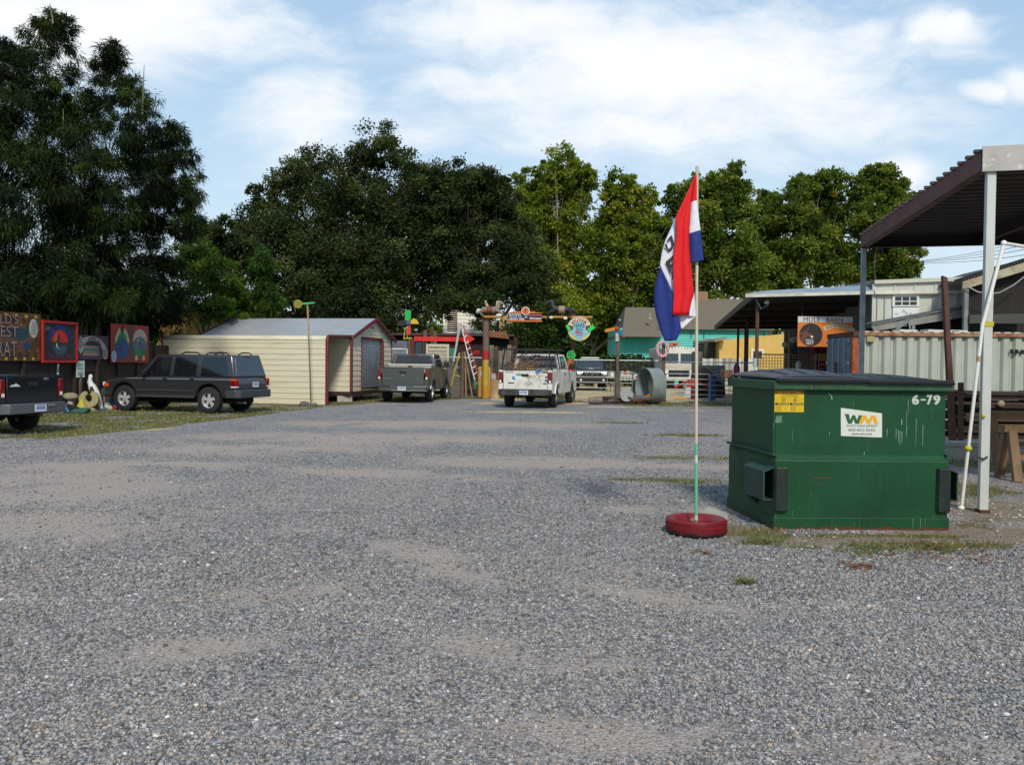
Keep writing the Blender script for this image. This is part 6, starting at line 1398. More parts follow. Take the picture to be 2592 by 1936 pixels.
# white wall and turquoise house
Y_ = 62; T = thing('white_board_wall', 'white vertical board wall below the turquoise house', 'wall', (xat(1660, Y_), Y_, 0)); mb = MB(); x = xat(1636, Y_)
while x < xat(1700, Y_): mb.bb(x, x+.28, Y_+random.uniform(0, .03), Y_+.1, 0, zat(902, Y_)); x += .29
mb.build('board', M('white_boards', '#c3c2b4', .7, 0, '#a5a594', 1.5), T)
Y_ = 69; T = thing('turquoise_house', 'turquoise clapboard house with a brown shingle roof and orange framed doors', 'house', (xat(1750, Y_), Y_, 0))
turq = M('turquoise_paint', '#49b5a8', .6, 0, '#3fa398', 1.0); x0, x1 = xat(1568, Y_), xat(1942, Y_); ze = zat(828, Y_); z = 0; mb = MB()
while z < ze: mb.hexa([(x0, Y_-.045, z), (x1, Y_-.045, z), (x1, Y_+9, z), (x0, Y_+9, z)], [(x0, Y_, z+.19), (x1, Y_, z+.19), (x1, Y_+9, z+.19), (x0, Y_+9, z+.19)]); z += .19
mb.build('wall', turq, T)
shingle = M('brown_shingle', '#6b6252', .95, 0, '#50493d', 9, extra=spots('#7b7463', .5, .7, 30))
zr = zat(752, Y_); xm = xat(1900, Y_)+2
MB().hexa([(xat(1662, Y_)-.1, Y_-.5, ze-.05), (x1+.4, Y_-.5, ze-.05), (x1+.4, Y_+9.5, ze-.05), (xat(1662, Y_)-.1, Y_+9.5, ze-.05)], [(xat(1690, Y_+4), Y_+4.4, zr+.35), (x1+.2, Y_+4.4, zr+.35), (x1+.2, Y_+4.6, zr+.35), (xat(1690, Y_+4), Y_+4.6, zr+.35)]).build('roof', shingle, T)
ze2 = zat(849, Y_-1.5); MB().hexa([(xat(1566, Y_), Y_-1.6, ze2), (xat(1664, Y_), Y_-1.6, ze2), (xat(1664, Y_), Y_+9, ze2), (xat(1566, Y_), Y_+9, ze2)], [(xat(1582, Y_+3), Y_+3.4, zat(774, Y_+3)), (xat(1700, Y_+3), Y_+3.4, zat(774, Y_+3)), (xat(1700, Y_+3), Y_+3.8, zat(774, Y_+3)), (xat(1582, Y_+3), Y_+3.8, zat(774, Y_+3))]).build('roof', shingle, T)
c = A(1775, 742, Y_+4.3); MB().bb(c.x-.5, c.x+.5, Y_+4, Y_+5, zr-.3, zat(733, Y_+4)).build('chimney', M('chimney_brick', '#8d7458', .95, 0, '#6f5741', 20), T)
c = A(1645, 800, Y_-.2); MB().tube([c-Vector((0, 0, .3)), c+Vector((0, 0, .25))], .08, 10).lathe([(.2, -.1), (.1, 0)], c-Vector((0, 0, .15)), n=10).build('vent_pipe', flatcol('#8d8a80'), T)
for (p0, p1) in ((1694, 1716), (1762, 1790)):
    xa, xb = xat(p0, Y_), xat(p1, Y_); zt, zb = zat(862, Y_), zat(900, Y_)-1; mb = MB()
    mb.bb(xa, xa+.22, Y_-.14, Y_-.05, zb, zt).bb(xb-.22, xb, Y_-.14, Y_-.05, zb, zt).bb(xa+.22, xb-.22, Y_-.14, Y_-.05, zt-.12, zt); w_ = mb.build('door', flatcol('#b0604a'), T)
    m2 = MB(); m2.bb(xa+.22, xb-.22, Y_-.09, Y_-.05, zb, zt-.12); m2.build('door_panel', flatcol('#5c2c22'), w_)
    m3 = MB()
    for k in range(4): m3.beam((xa+.3+k*(xb-xa-.6)/3, Y_-.12, zb), (xa+.3+k*(xb-xa-.6)/3, Y_-.12, zt-.12), .05)
    m3.build('bars', flatcol('#94672e'), w_)
MB().bb(xat(1755, Y_), xat(1797, Y_), Y_-.6, Y_-.05, zat(862, Y_)+.05, zat(860, Y_)+.1).build('awning', flatcol('#2f3a38'), T)
mb = MB()
for px in (1748, 1780, 1868, 1932): mb.beam((xat(px, Y_-.1), Y_-.1, ze-.7), (xat(px, Y_-.1), Y_-.1, ze-.2), .04)
mb.build('bracket', flatcol('#1b2a2a'), T)
# yellow stucco building
Y_ = 58; T = thing('yellow_building', 'yellow stucco building with a sloping top edge behind the open barn', 'building', (xat(1900, Y_), Y_, 0)); x0, x1 = xat(1819, Y_), xat(1982, Y_)
st_ = M('yellow_stucco', '#c4a35c', .9, 0, '#b3934f', 1.5, bump=.2)
fr = Fr((0, Y_, 0)); MB().prism([(x0, 0), (x1, 0), (x1, zat(838, Y_)), (x0, zat(857, Y_))], fr, -7, 0).build('wall', st_, T)
MB().hexa([(xat(1800, Y_), Y_-.8, zat(861, Y_)), (x0+.3, Y_-.8, zat(853, Y_)), (x0+.3, Y_+6, zat(853, Y_)), (xat(1800, Y_), Y_+6, zat(861, Y_))], [(xat(1800, Y_), Y_-.8, zat(861, Y_)+.12), (x0+.3, Y_-.8, zat(853, Y_)+.12), (x0+.3, Y_+6, zat(853, Y_)+.12), (xat(1800, Y_), Y_+6, zat(861, Y_)+.12)]).build('porch_roof', flatcol('#7d735c'), T)
MB().bb(xat(1790, Y_), x0-.05, Y_+1, Y_+3, 0, zat(862, Y_)).build('porch_wall', flatcol('#2b2d22'), T)
xa, xb = xat(1899, Y_), xat(1932, Y_); za, zb = zat(900, Y_), zat(877, Y_)
w_ = MB().bb(xa, xa+.14, Y_-.06, Y_-.01, za, zb).bb(xb-.14, xb, Y_-.06, Y_-.01, za, zb).bb(xa+.14, xb-.14, Y_-.06, Y_-.01, zb-.14, zb).build('window', flatcol('#c9c3a8'), T)
MB().bb(xa+.14, xb-.14, Y_-.03, Y_-.01, za, zb-.14).build('pane', glass_dark, w_)
# plank fence and grey SMOK wall
Y_ = 50; T = thing('plank_fence', 'pale weathered plank fence in front of the yellow building', 'fence', (xat(1840, Y_), Y_, 0)); x = xat(1772, Y_); mb = MB()
while x < xat(1915, Y_): mb.bb(x, x+.17, Y_+random.uniform(0, .04), Y_+.06, 0, zat(901, Y_)+random.uniform(-.05, .02), random.choice((0, 0, 1, 2))); x += .18
mb.build('plank', [M('plank_pale', '#a8a698', .85, 0, '#8b897c', 3), M('plank_mid', '#8a887c', .85, 0, '#6c6a60', 3), M('plank_white', '#bfbdb0', .8)], T)
Y_ = 44; T = thing('lettered_sheet', 'grey sheet panel with hand painted dark lettering behind the flagpole', 'panel', (xat(1805, Y_), Y_, 0)); a0 = xat(1772, Y_); b0 = xat(1834, Y_)
MB().bb(a0, b0, Y_, Y_+.06, 0.1, zat(919, Y_)).build('panel', M('panel_grey', '#7f868b', .7, 0, '#6d7479', 2), T)
fr = Fr((xat(1793, Y_), Y_-.004, zat(939, Y_))); mb = MB(); mb.text("SMOK", fr, 0, 0, xat(1833, Y_)-xat(1794, Y_), .24, 0, bold=.0); mb.build('lettering', flatcol('#593a4a'), T)
# grey shed box/tall dark pieces left of it
Y_ = 47; MB().bb(xat(1757, Y_), xat(1777, Y_), Y_, Y_+.8, 0, zat(885, Y_)).solo('grey_locker', M('locker_grey', '#6b6961', .8, 0, '#54524b', 3), 'tall dull grey locker between the step van and the plank fence', 'locker')
# red pump, blue figure, cone
Y_ = 40.5; x = xat(1756, Y_); T = thing('red_machine', 'red farm machine with slanted arms behind the tube gate at the flagpole', 'machine', (x, Y_, 0))
MB().bb(x-.12, x+.12, Y_-.12, Y_+.12, 0, .95).build('column', flatcol('#7a1018'), T, bevel=.02)
mb = MB(); mb.beam((x-.0, Y_, .95), (x-.75, Y_-.1, .62), .16, .10).beam((x-.75, Y_-.1, .62), (x-.9, Y_-.1, .5), .1).beam((x, Y_, .9), (x+.65, Y_, .55), .09); mb.build('arm', flatcol('#94161a'), T, bevel=.015)
MB().prism([(-.4, 0), (.1, 0), (0, .35), (-.25, .3)], Fr((x, Y_-.2, .55)), -.1, .1).build('cover', flatcol('#a33a24'), T, bevel=.02)
Y_ = 42; p = Vector((xat(1743, Y_), Y_, 0)); MB().lathe([(0, 0), (.36, 0), (.36, .04), (.25, .06), (.05, 1.0), (0, 1.02)], p, n=18).solo('white_cone', flatcol('#c4c4bf'), 'white cone standing left of the red machine', 'cone', p, smooth=40)
Y_ = 38.5; x = xat(1803, Y_); T = thing('blue_cutout', 'blue painted wooden cutout beside the red machine', 'cutout', (x, Y_, 0))
MB().prism([(-.08, 0), (.12, 0), (.14, .5), (.1, .9), (.2, 1.05), (.0, 1.1), (-.2, 1.06), (-.12, .9), (-.1, .5)], Fr((x, Y_, 0)), -.04, .04).build('figure', flatcol('#123f86'), T, bevel=.01)
Y_ = 40.2; c = A(1865, 938, Y_); T = thing('blue_red_float', 'blue and red kayak-shaped board standing upright behind the dumpster lid', 'board', (c.x, Y_, 0))
MB().prism(circ(0, 0, .15, .36, 22), Fr(c), -.05, 0).build('edge', flatcol('#20289a'), T); MB().prism(circ(-.02, -.02, .09, .30, 22), Fr(c), 0, .02).build('face', flatcol('#a81226'), T); MB().beam((c.x, Y_+.1, 0), (c.x, Y_+.1, c.z), .06).build('post', wood_dark, T)
MB().lathe([(0, 0), (.25, 0), (.3, .5), (.22, 1.2), (0, 1.3)], (xat(1885, 43), 43, 0), n=12).solo('dark_red_drum', flatcol('#4f1a1c'), 'dark red drum under the barn posts', 'drum', smooth=40)
Y_ = 42.5; MB().prism([(xat(1757, Y_), 0), (xat(1838, Y_), 0), (xat(1838, Y_), .5), (xat(1800, Y_), 1.3), (xat(1776, Y_), 1.6), (xat(1757, Y_), 1.2)], Fr((0, Y_, 0)), -1, 0).solo('dirt_heap', M('dark_heap', '#33281f', .95, 0, '#231b16', 3, bump=.6), 'dark heap of earth under the SMOK panel', 'heap', bevel=.15)
p = gp(1730, 1012); MB().tube([p+Vector((-.35, .1, .06)), p+Vector((.25, 0, .06))], .055, 10).tube([p+Vector((-.42, .12, .06)), p+Vector((-.35, .1, .06))], .075, 10).solo('yellow_pipe', flatcol('#b8861c'), 'short yellow pipe on the grass below the tube gate', 'pipe', p, smooth=40)
# shack right of painted pole, boards and bits
Y_ = 41; T = thing('plank_shack', 'leaning grey plank shack with a rusty roof behind the painted pole', 'shack', (xat(1270, Y_), Y_, 0)); mb = MB(); x = xat(1238, Y_)
while x < xat(1296, Y_): mb.beam((x, Y_+random.uniform(0, .08), 0), (x+random.uniform(-.03, .03), Y_+.05, zat(868, Y_)+random.uniform(-.35, .15)), .03, .19, mi=random.choice((0, 0, 1))) if False else mb.bb(x, x+.19, Y_+random.uniform(0, .08), Y_+.1, 0, zat(870, Y_)+random.uniform(-.4, .15), random.choice((0, 0, 1))); x += .21
mb.build('plank', [wood_grey, M('plank_brown', '#554538', .9, 0, '#3a2e25', 3)], T)
MB().hexa([A(1236, 852, Y_-.2), A(1290, 858, Y_-.2), A(1290, 862, Y_+1.5), A(1236, 858, Y_+1.5)], [A(1236, 845, Y_-.2), A(1270, 838, Y_-.2), A(1280, 840, Y_+1.5), A(1236, 838, Y_+1.5)]).build('roof', M('rusty_roof', '#7d5232', .9, 0, '#4a3020', 5), T)
MB().bb(xat(1238, Y_+.3), xat(1300, Y_+.3), Y_+.3, Y_+3, 0, zat(860, Y_)).build('dark_backing', dark_void, T)
Y_ = 48; T = thing('louvred_shed', 'cream slatted wall of a small shed left of the low oak limb', 'shed', (xat(1285, Y_), Y_, 0)); mb = MB()
for k in range(12): mb.bb(xat(1262, Y_), xat(1303, Y_), Y_-.03, Y_+.02, zat(882, Y_)+k*.15, zat(882, Y_)+k*.15+.11)
mb.build('slats', flatcol('#b5a274'), T); MB().bb(xat(1261, Y_), xat(1304, Y_), Y_+.02, Y_+2, 0, zat(853, Y_)).build('wall', flatcol('#6b5f48'), T)
Y_ = 39.6; T = thing('work_bench', 'blue-edged bench carrying odds and ends behind the painted pole', 'bench', (xat(1262, Y_), Y_, 0)); x0, x1 = xat(1243, Y_), xat(1283, Y_); z = zat(962, Y_, 1260)
MB().bb(x0, x1, Y_, Y_+.6, z-.07, z).build('top', flatcol('#5c7690'), T)
for xx in (x0+.05, x1-.05): MB().beam((xx, Y_+.05, 0), (xx, Y_+.05, z-.07), .06).build('leg', wood_dark, T)
for k, (px, cl, nm) in enumerate(((1246, '#8a9aa0', 'pale blue'), (1251, '#b08a86', 'pink'), (1260, '#5c4a38', 'brown'), (1270, '#403a34', 'dark'))):
    MB().lathe([(0, 0), (.07, 0), (.1, .1), (.06, .2), (.07, .28), (0, .3)], (xat(px, Y_), Y_+.2, z), n=10).solo('pot', flatcol(cl), f'{nm} little pot standing on the blue-edged bench', 'pot', group='pots on the bench', smooth=50)
p = Vector((xat(1252, 39.3), 39.3, 0)); MB().lathe([(0, 0), (.25, 0), (.25, .65), (.22, .82), (0, .82)], p, n=18).solo('barrel', M('tan_barrel', '#8d6f52', .9, 0, '#b0a083', 1.5), 'tan barrel with a paler rim under the blue-edged bench', 'barrel', p, smooth=40)
Y_ = 40.8
junk = [(1190, 940, .35, '#5c1a1c', 'dark red dome'), (1196, 985, .18, '#7a2428', 'small red lump'), (1203, 970, .13, '#a8a59c', 'white bowl'), (1186, 990, .16, '#4a3a2c', 'brown lump'), (1200, 1000, .15, '#1f6a5c', 'teal block'), (1207, 893, .16, '#b01a1e', 'bright red box'), (1190, 965, .2, '#2c241f', 'black bundle'), (1160, 930, .15, '#6a5aa0', 'mauve toy'), (1142, 935, .14, '#3c7a70', 'green tin')]
for k, (px, py, r_, cl, nm) in enumerate(junk):
    c = A(px, py, Y_+.2*k % .9); mb = MB()
    if k % 3 == 2: mb.box(c, (r_*1.8, r_*1.4, r_*1.3))
    else: mb.ell(c, (r_, r_*.8, r_*.85), 10, 7)
    mb.solo('salvage_piece', M('junk_'+cl[1:], cl, .8, 0, '#2a221e', 4), nm+' among the salvage stacked round the ladders', 'salvage', c-Vector((0, 0, r_)), group='salvage behind the ladders', smooth=50)
T = thing('junk_shelf', 'rough wooden shelves holding salvage between the ladders and the yellow cabinet', 'shelf', (xat(1185, 41.2), 41.2, 0)); mb = MB()
for z in (.35, .8, 1.25, 1.6): mb.bb(xat(1140, 41.2), xat(1212, 41.2), 41.0, 41.5, z, z+.04)
for px in (1140, 1165, 1190, 1212): mb.bb(xat(px, 41.2), xat(px, 41.2)+.05, 41.0, 41.5, 0, 1.7)
mb.build('frame', wood_dark, T)
# ---------------------------------------------------------------- open barn and white metal building
W0 = Vector((8.24, 30, 0)); W1 = Vector((11.7, 28.2, 0)); W2 = Vector((16.8, 26.9, 0)); BK = Vector((10.7, 46, 0)); BR = Vector((15.2, 44.0, 0))
ZF = 4.02; ZB = 3.58; up = Vector((0, 0, 1))
T = thing('open_barn', 'open sided pole barn with a pale metal edged roof and dark interior', 'barn', W0)
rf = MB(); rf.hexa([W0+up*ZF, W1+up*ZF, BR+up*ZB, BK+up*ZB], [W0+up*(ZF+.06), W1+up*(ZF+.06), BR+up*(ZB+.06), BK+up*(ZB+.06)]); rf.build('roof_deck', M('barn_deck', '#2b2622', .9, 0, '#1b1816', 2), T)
d = (W1-W0).normalized(); nn = Vector((d.y, -d.x, 0))
MB().beam(W0-d*.2+nn*.08+up*(ZF+.0), W1+nn*.08+up*(ZF+.0), .10, .11).build('fascia', M('cream_fascia', '#cfccbc', .55, 0, '#a39f8d', 2), T)
MB().hexa([W0-d*.2+nn*.13+up*(ZF+.055), W1+nn*.13+up*(ZF+.055), W1-nn*.9+up*(ZF+.30), W0+d*.3-nn*.9+up*(ZF+.20)], [W0-d*.2+nn*.13+up*(ZF+.075), W1+nn*.13+up*(ZF+.075), W1-nn*.9+up*(ZF+.34), W0+d*.3-nn*.9+up*(ZF+.24)]).build('metal_roof', M('zinc_roof', '#8c949a', .38, .55, '#b5babc', 1.5), T)
MB().beam(W0+up*(ZF-.02), BK+up*(ZB-.02), .06, .22).build('rake_board', M('rake_wood', '#4d4538', .9, 0, '#6b614d', 3), T)
for t_ in (.18, .36, .55, .75, .93): MB().beam(W0.lerp(BK, t_)+up*(ZF+(ZB-ZF)*t_-.1), W1.lerp(BR, t_)+up*(ZF+(ZB-ZF)*t_-.1), .08, .16).build('rafter', wood_dark, T)
MB().beam(A(1978, 772, 33), A(2026, 769, 33.3), .05).beam(A(2050, 768, 32.5), A(2098, 763, 32.2), .05).build('light_slit', flatcol('#8a6a3c'), T)  # tan bars painted as the light slits of roof skylights
def bpost(px, Yv, w_, mt, ztop): p = Vector((xat(px, Yv), Yv, 0)); return MB().tube([p, p+up*ztop], w_, 9).build('post', mt, T, smooth=40)
bpost(1913, 30.3, .065, M('barn_post', '#5c4331', .9, 0, '#3b2c22', 3), ZF-.1); bpost(1889, 38, .06, rust_steel, ZB+.1); bpost(1866, 43, .06, rust_steel, ZB); bpost(1884, 44.5, .05, rust_steel, ZB)
bpost(1838, 46.5, .05, M('barn_post'), ZB-.1) if False else None
c = A(1911, 918, 30.15); MB().box(c, (.12, .1, .30)).build('meter_box', flatcol('#8fa3a6'), T, bevel=.01); MB().box(A(1914, 936, 30.15), (.07, .06, .24)).build('conduit', white_paint, T)
MB().tube([A(1912, 755, 30.2), A(1927, 782, 30.1), A(1946, 771, 30.0)], .02, 6).build('lamp_arm', bare_steel, T)
MB().ell(A(1943, 765, 30), (.06, .06, .08), 10, 8).ell(A(1938, 766, 30), (.05, .05, .06), 8, 6).build('flood_lamp', flatcol('#a9adab'), T, smooth=60)
# back wall (dark), right wall corrugated
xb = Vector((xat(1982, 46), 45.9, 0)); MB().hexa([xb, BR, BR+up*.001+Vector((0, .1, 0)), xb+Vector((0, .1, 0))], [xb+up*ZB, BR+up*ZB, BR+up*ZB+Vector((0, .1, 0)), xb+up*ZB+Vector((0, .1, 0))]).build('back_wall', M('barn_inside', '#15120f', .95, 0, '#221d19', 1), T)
mb = MB(); n = 110
rows = [[], []]
for i in range(n+1):
    p = (W1+Vector((-.0, .1, 0))).lerp(BR, i/n); off = Vector((-.03 if i % 4 in (0, 1) else 0, 0, 0)); rows[0].append(p+off); rows[1].append(p+off+up*(ZF+(ZB-ZF)*i/n))
mb.grid(rows); mb.build('corrugated_wall', M('corrugated_grey', '#6a6f70', .6, .2, '#55595a', 3), T)
# clutter in the barn
Y_ = 36; MB().bb(xat(2050, Y_), xat(2100, Y_), Y_, Y_+.1, 0, zat(868, Y_, 2070)).build('red_wall', M('red_wall', '#7d2430', .8, 0, '#5c1a24', 2), T)
MB().bb(xat(2047, Y_), xat(2058, Y_), Y_-.12, Y_-.02, 0, zat(878, Y_, 2050)).build('pink_post', flatcol('#a04a48'), T)
MB().bb(xat(2022, Y_), xat(2047, Y_), Y_+.1, Y_+.2, 0, zat(866, Y_, 2030)).build('grey_door', flatcol('#5c5b58'), T)
Y_ = 35.9; s = pxr(Y_); a = A(2070, 934, Y_); fr = Fr(a); T2 = thing('shop_sign', 'yellow sign over a red two-pane notice on the dark red barn wall', 'sign', a)
MB().prism(rect(0, 24*s, 23*s, 39*s), fr, -.02, 0, 0).prism(rect(1*s, 0, 21*s, 23*s), fr, -.02, 0, 1).build('panel', [flatcol('#b8a51c'), flatcol('#b9b2ac')], T2)
mb = MB(); mb.prism(rect(2.5*s, 12.5*s, 19.5*s, 21.5*s), fr, 0, .01, 0); mb.prism(rect(2.5*s, 1.5*s, 19.5*s, 10.5*s), fr, 0, .01, 0); mb.build('red_pane', flatcol('#a00c14'), T2)
mb = MB(); mb.text("NOTICE", fr, 2*s, 34*s, 19*s, 3.4*s, .002); mb.text("KEEP GATE", fr, 3*s, 30*s, 17*s, 2.6*s, .002); mb.text("CLOSED", fr, 4*s, 26*s, 15*s, 2.6*s, .002); mb.build('lettering', flatcol('#3d3812'), T2)
Y_ = 34; T2 = thing('lattice_fence', 'rusty wire lattice panels standing in front of the open barn', 'fence', (xat(1985, Y_), Y_, 0)); x0, x1 = xat(1915, Y_), xat(2063, Y_); z1 = zat(897, Y_, 1985)
for px in (1915, 1984, 1993, 2062): MB().beam((xat(px, Y_), Y_-.02, 0), (xat(px, Y_), Y_-.02, z1+.05), .05).build('upright', M('rust_cream_post', '#a39a86', .8, 0, '#7d4a32', 5), T2)
mb = MB(); k = 0
x = x0
while x < x1: mb.beam((x, Y_, .05), (x, Y_, z1), .02, .012); x += .115
z = .08
while z < z1: mb.beam((x0, Y_+.015, z), (x1, Y_+.015, z), .012, .02); z += .115
mb.build('wire', M('lattice_wire', '#8d8a72', .8, 0, '#7a5238', 3), T2)
MB().beam((x0, Y_, z1), (x1, Y_, z1), .03, .03).build('top_rail', M('rusty_rail', '#84533a', .8), T2)
Y_ = 33.7; c = A(2021, 925, Y_); MB().ell(c, (.12, .08, .18), 10, 8).solo('white_bag', flatcol('#b9b9b2'), 'small white bag hung on the wire lattice', 'bag', c-up*.18, smooth=60)
p = Vector((xat(1993, 33.4), 33.4, 0)); MB().beam(p, A(1998, 836, 33.4), .035, .035).solo('leaning_pole', wood_new, 'thin pole leaning upright in front of the wire lattice', 'pole', p)
for (px, py) in ((1988, 872), (2008, 860), (2018, 858)):
    c = A(px, py, 35); MB().lathe([(0, 0), (.10, .02), (.12, .10), (0, .14)], c, 'Y', 14).solo('barn_lamp', flatcol('#aeb2b2'), {1988: 'left clip lamp, low in the dark barn', 2008: 'middle clip lamp hung in the dark barn', 2018: 'right clip lamp beside the orange board'}[px], 'lamp', c, group='clip lamps in the barn')
# MULE BARN sign
Y_ = 29.6; s = pxr(Y_); a = A(2018.5, 877, Y_); fr = Fr(a, (1, -.03, 0)); T2 = thing('mule_barn_sign', 'orange and white MULE BARN board with a mule head in a black disc', 'sign', a)
W_, H_ = 137*s, 76*s
MB().prism(rect(0, 0, W_, H_), fr, -.03, 0, 0).prism(rect(0, 61*s, W_, H_), fr, 0, .005, 1).build('panel', [M('sign_orange', '#c06a14', .6, 0, '#b05e14', 2), M('sign_white', '#c3bfba', .6, 0, '#b0adb0', 2)], T2)
q = lambda pts: [(x*s, y*s) for x, y in pts]
mb = MB(); mb.prism(q(circ(33, 30, 29, n=40)), fr, .0, .008, 0)
mb.prism(q([(4, 20), (8, 24), (14, 30), (9, 30), (5, 26), (4, 34), (12, 36), (20, 41), (28, 50), (28, 46), (22, 37), (30, 34), (36, 29), (38, 25), (35, 22), (30, 25), (22, 24), (18, 18), (16, 8), (10, 12)]), fr, .008, .012, 1)
mb.prism(q(circ(35.5, 25, 3.4, 3, 12)), fr, .012, .016, 2)
for k in range(10):
    a0 = 118-k*6.2; mb.prism([(100*s+r_*s*math.cos(R(x)), -20*s+r_*s*math.sin(R(x))) for r_, x in ((68, a0), (78, a0), (78, a0-6.3), (68, a0-6.3))], fr, .004, .01, 3)
mb.build('picture', [flatcol('#171513'), flatcol('#5f3428'), flatcol('#c5beb8'), flatcol('#b3aa88')], T2)
mb = MB(); mb.text("MULE", fr, 14*s, 62*s, 41*s, 12*s, .007, 0); mb.text("BARN", fr, 71*s, 62*s, 41*s, 12*s, .007, 1)
mb.text("SINCE", fr, 20*s, 14*s, 19*s, 5*s, .012, 2, bold=.01); mb.text("1857", fr, 21*s, 5*s, 19*s, 8*s, .012, 2, bold=.01)
mb.text("MULE BLACKSMITH", fr, 72*s, 47.5*s, 58*s, 5.5*s, .011, 3, arc=74*s, bold=.01) if False else mb.text("MULE DESCENDANTS", fr, 71*s, 50*s, 58*s, 5.5*s, .011, 3, arc=70*s, bold=.01)
mb.build('lettering', [flatcol('#33151a'), flatcol('#4a181d'), flatcol('#c9c6c2'), flatcol('#4d4a4a')], T2)
MB().beam(A(2030, 800, Y_+.06), A(2030, 745, Y_+.4), .03).beam(A(2140, 800, Y_+.06), A(2140, 742, Y_+.3), .03).build('hanger', dark_steel, T2)
# white metal building
T = thing('metal_building', 'white ribbed metal building with a six-pane window right of the barn', 'building', W1)
d = (W2-W1).normalized(); nn = Vector((d.y, -d.x, 0)); wm = M('white_metal_wall', '#b9bab0', .55, 0, '#a9a99b', 1.2, extra=streaks('#96958a', .62, .85, (5, 5, .4)))
L = (W2-W1).length; mb = MB(); k = 0; o = W1
while k*.30 < L:
    a, b_ = o+d*(k*.30), o+d*(k*.30+.30); mb.hexa([a, b_, b_-nn*.1, a-nn*.1], [v+up*4.34 for v in (a, b_, b_-nn*.1, a-nn*.1)])
    if k % 2 == 0: mb.hexa([a+nn*.028, a+d*.04+nn*.028, a+d*.04, a], [v+up*4.34 for v in (a+nn*.028, a+d*.04+nn*.028, a+d*.04, a)])
    k += 1
mb.build('wall', wm, T)
MB().beam(W1+nn*.1+up*ZF, W2+nn*.1+up*ZF, .12, .11).build('gutter', M('cream_fascia'), T)
MB().beam(W1+nn*.06+up*4.36, W2+nn*.06+up*4.5, .10, .12).build('parapet_trim', M('cream_trim', '#b5b3a2', .6), T)
MB().hexa([W1+up*4.38, W2+up*4.5, W2+up*4.5+Vector((1, 9, 0)), W1+up*4.38+Vector((1, 9, 0))], [W1+up*4.42, W2+up*4.54, W2+up*4.9+Vector((1, 9, 0)), W1+up*4.8+Vector((1, 9, 0))]).build('roof', M('zinc_roof'), T)
MB().beam(W1+up*0-d*.03, W1+up*4.3-d*.03, .06, .06).build('corner_trim', M('cream_trim'), T)
def wallpt(px, py):                     # photo pixel -> point on the wall plane
    r_ = ray(px, py); o_ = Vector((0, 0, EYE)); t_ = (W1-o_).dot(nn)/r_.dot(nn); return o_+r_*t_
fw = Fr(W1, d, up)
def uvw_(px, py): v = wallpt(px, py)-W1; return v.dot(d), v.z
a0, z1 = uvw_(2263, 750); a1, z0 = uvw_(2321, 776); w_ = MB()
for r_ in (rect(a0-.05, z0, a0+.02, z1+.05), rect(a1-.02, z0, a1+.05, z1+.05), rect(a0+.02, z1-.02, a1-.02, z1+.05), rect(a0+.02, z0, a1-.02, z0+.04)): w_.prism(r_, fw, .0, .07)
for k in (1, 2): w_.prism(rect(a0+(a1-a0)*k/3-.012, z0+.04, a0+(a1-a0)*k/3+.012, z1-.02), fw, .03, .06)
w_.prism(rect(a0+.02, (z0+z1)/2-.012, a1-.02, (z0+z1)/2+.012), fw, .035, .055); w_ = w_.build('window', white_paint, T)
MB().prism(rect(a0+.02, z0+.04, a1-.02, z1-.02), fw, .005, .03).build('pane', glass_dark, w_)
b0, zz1 = uvw_(2263, 777); b1, zz0 = uvw_(2321, 808)
MB().prism(rect(b0-.04, zz0, b1+.04, zz1-.02), fw, .03, .06).build('foam_board', flatcol('#d0d0cb'), T)
mb = MB(); mb.text("Pro Food", fw, b0+.22, zz0+.10, .5, .11, .061, rot=-.45); mb.text("ur", fw, b0+.02, zz0+.14, .1, .05, .061, rot=-.3); mb.build('lettering', flatcol('#5a6672'), T)
mb = MB()
for px in (2219, 2238, 2360, 2382, 2424): a_, _ = uvw_(px, 780); mb.prism(rect(a_, 0, a_+.02, 4.0), fw, .03, .045)
mb.build('batten', M('batten_grey', '#8f9085', .6), T)
# lean-to roof in front of it
T = thing('lean_to', 'low lean-to with a saw-toothed corrugated roof edge above the white container', 'lean-to', (13, 27.2, 0)); Ya = 27.0
a, b_ = A(2206, 822, Ya), A(2448, 776, Ya); a2, b2 = a+Vector((.2, .9, .1)), b_+Vector((.2, .5, .1))
MB().hexa([a-up*.02, b_-up*.02, b2-up*.02, a2-up*.02], [a, b_, b2, a2]).build('roof', M('corrugated_grey'), T)
mb = MB(); n = 56
for k in range(n): c = a.lerp(b_, (k+.5)/n); mb.box(c+Vector((0, .2, .02)), (.045, .5, .05))
mb.build('corrugation', M('corrugated_grey'), T)
MB().hexa([a-up*.34+Vector((.1, .02, .14)), b_-up*.32+Vector((0, .02, 0)), b_-up*.32+Vector((0, .08, 0)), a-up*.34+Vector((.1, .08, .14))], [a-up*.03+Vector((0, .02, 0)), b_-up*.03+Vector((0, .02, 0)), b_-up*.03+Vector((0, .08, 0)), a-up*.03+Vector((0, .08, 0))]).build('beam', M('channel_grey', '#75756f', .6, .2, '#8b8a80', 3), T)
MB().beam(A(2264, 838, Ya-.05), A(2300, 812, Ya-.05), .05).beam(A(2300, 812, Ya-.05), A(2304, 838, Ya-.05), .05).beam(A(2311, 824, Ya), A(2311, 845, Ya), .09).build('brace', bare_steel, T)
MB().hexa([(a.x+.1, 27.62, 0), (b_.x+.8, 27.25, 0), (b_.x+.8, 27.3, 0), (a.x+.1, 27.67, 0)], [(a.x+.1, 27.62, a.z-.1), (b_.x+.8, 27.25, b_.z-.1), (b_.x+.8, 27.3, b_.z-.1), (a.x+.1, 27.67, a.z-.1)]).build('dark_backing', dark_void, T)  # near-black panel standing in for the shade under the lean-to roof
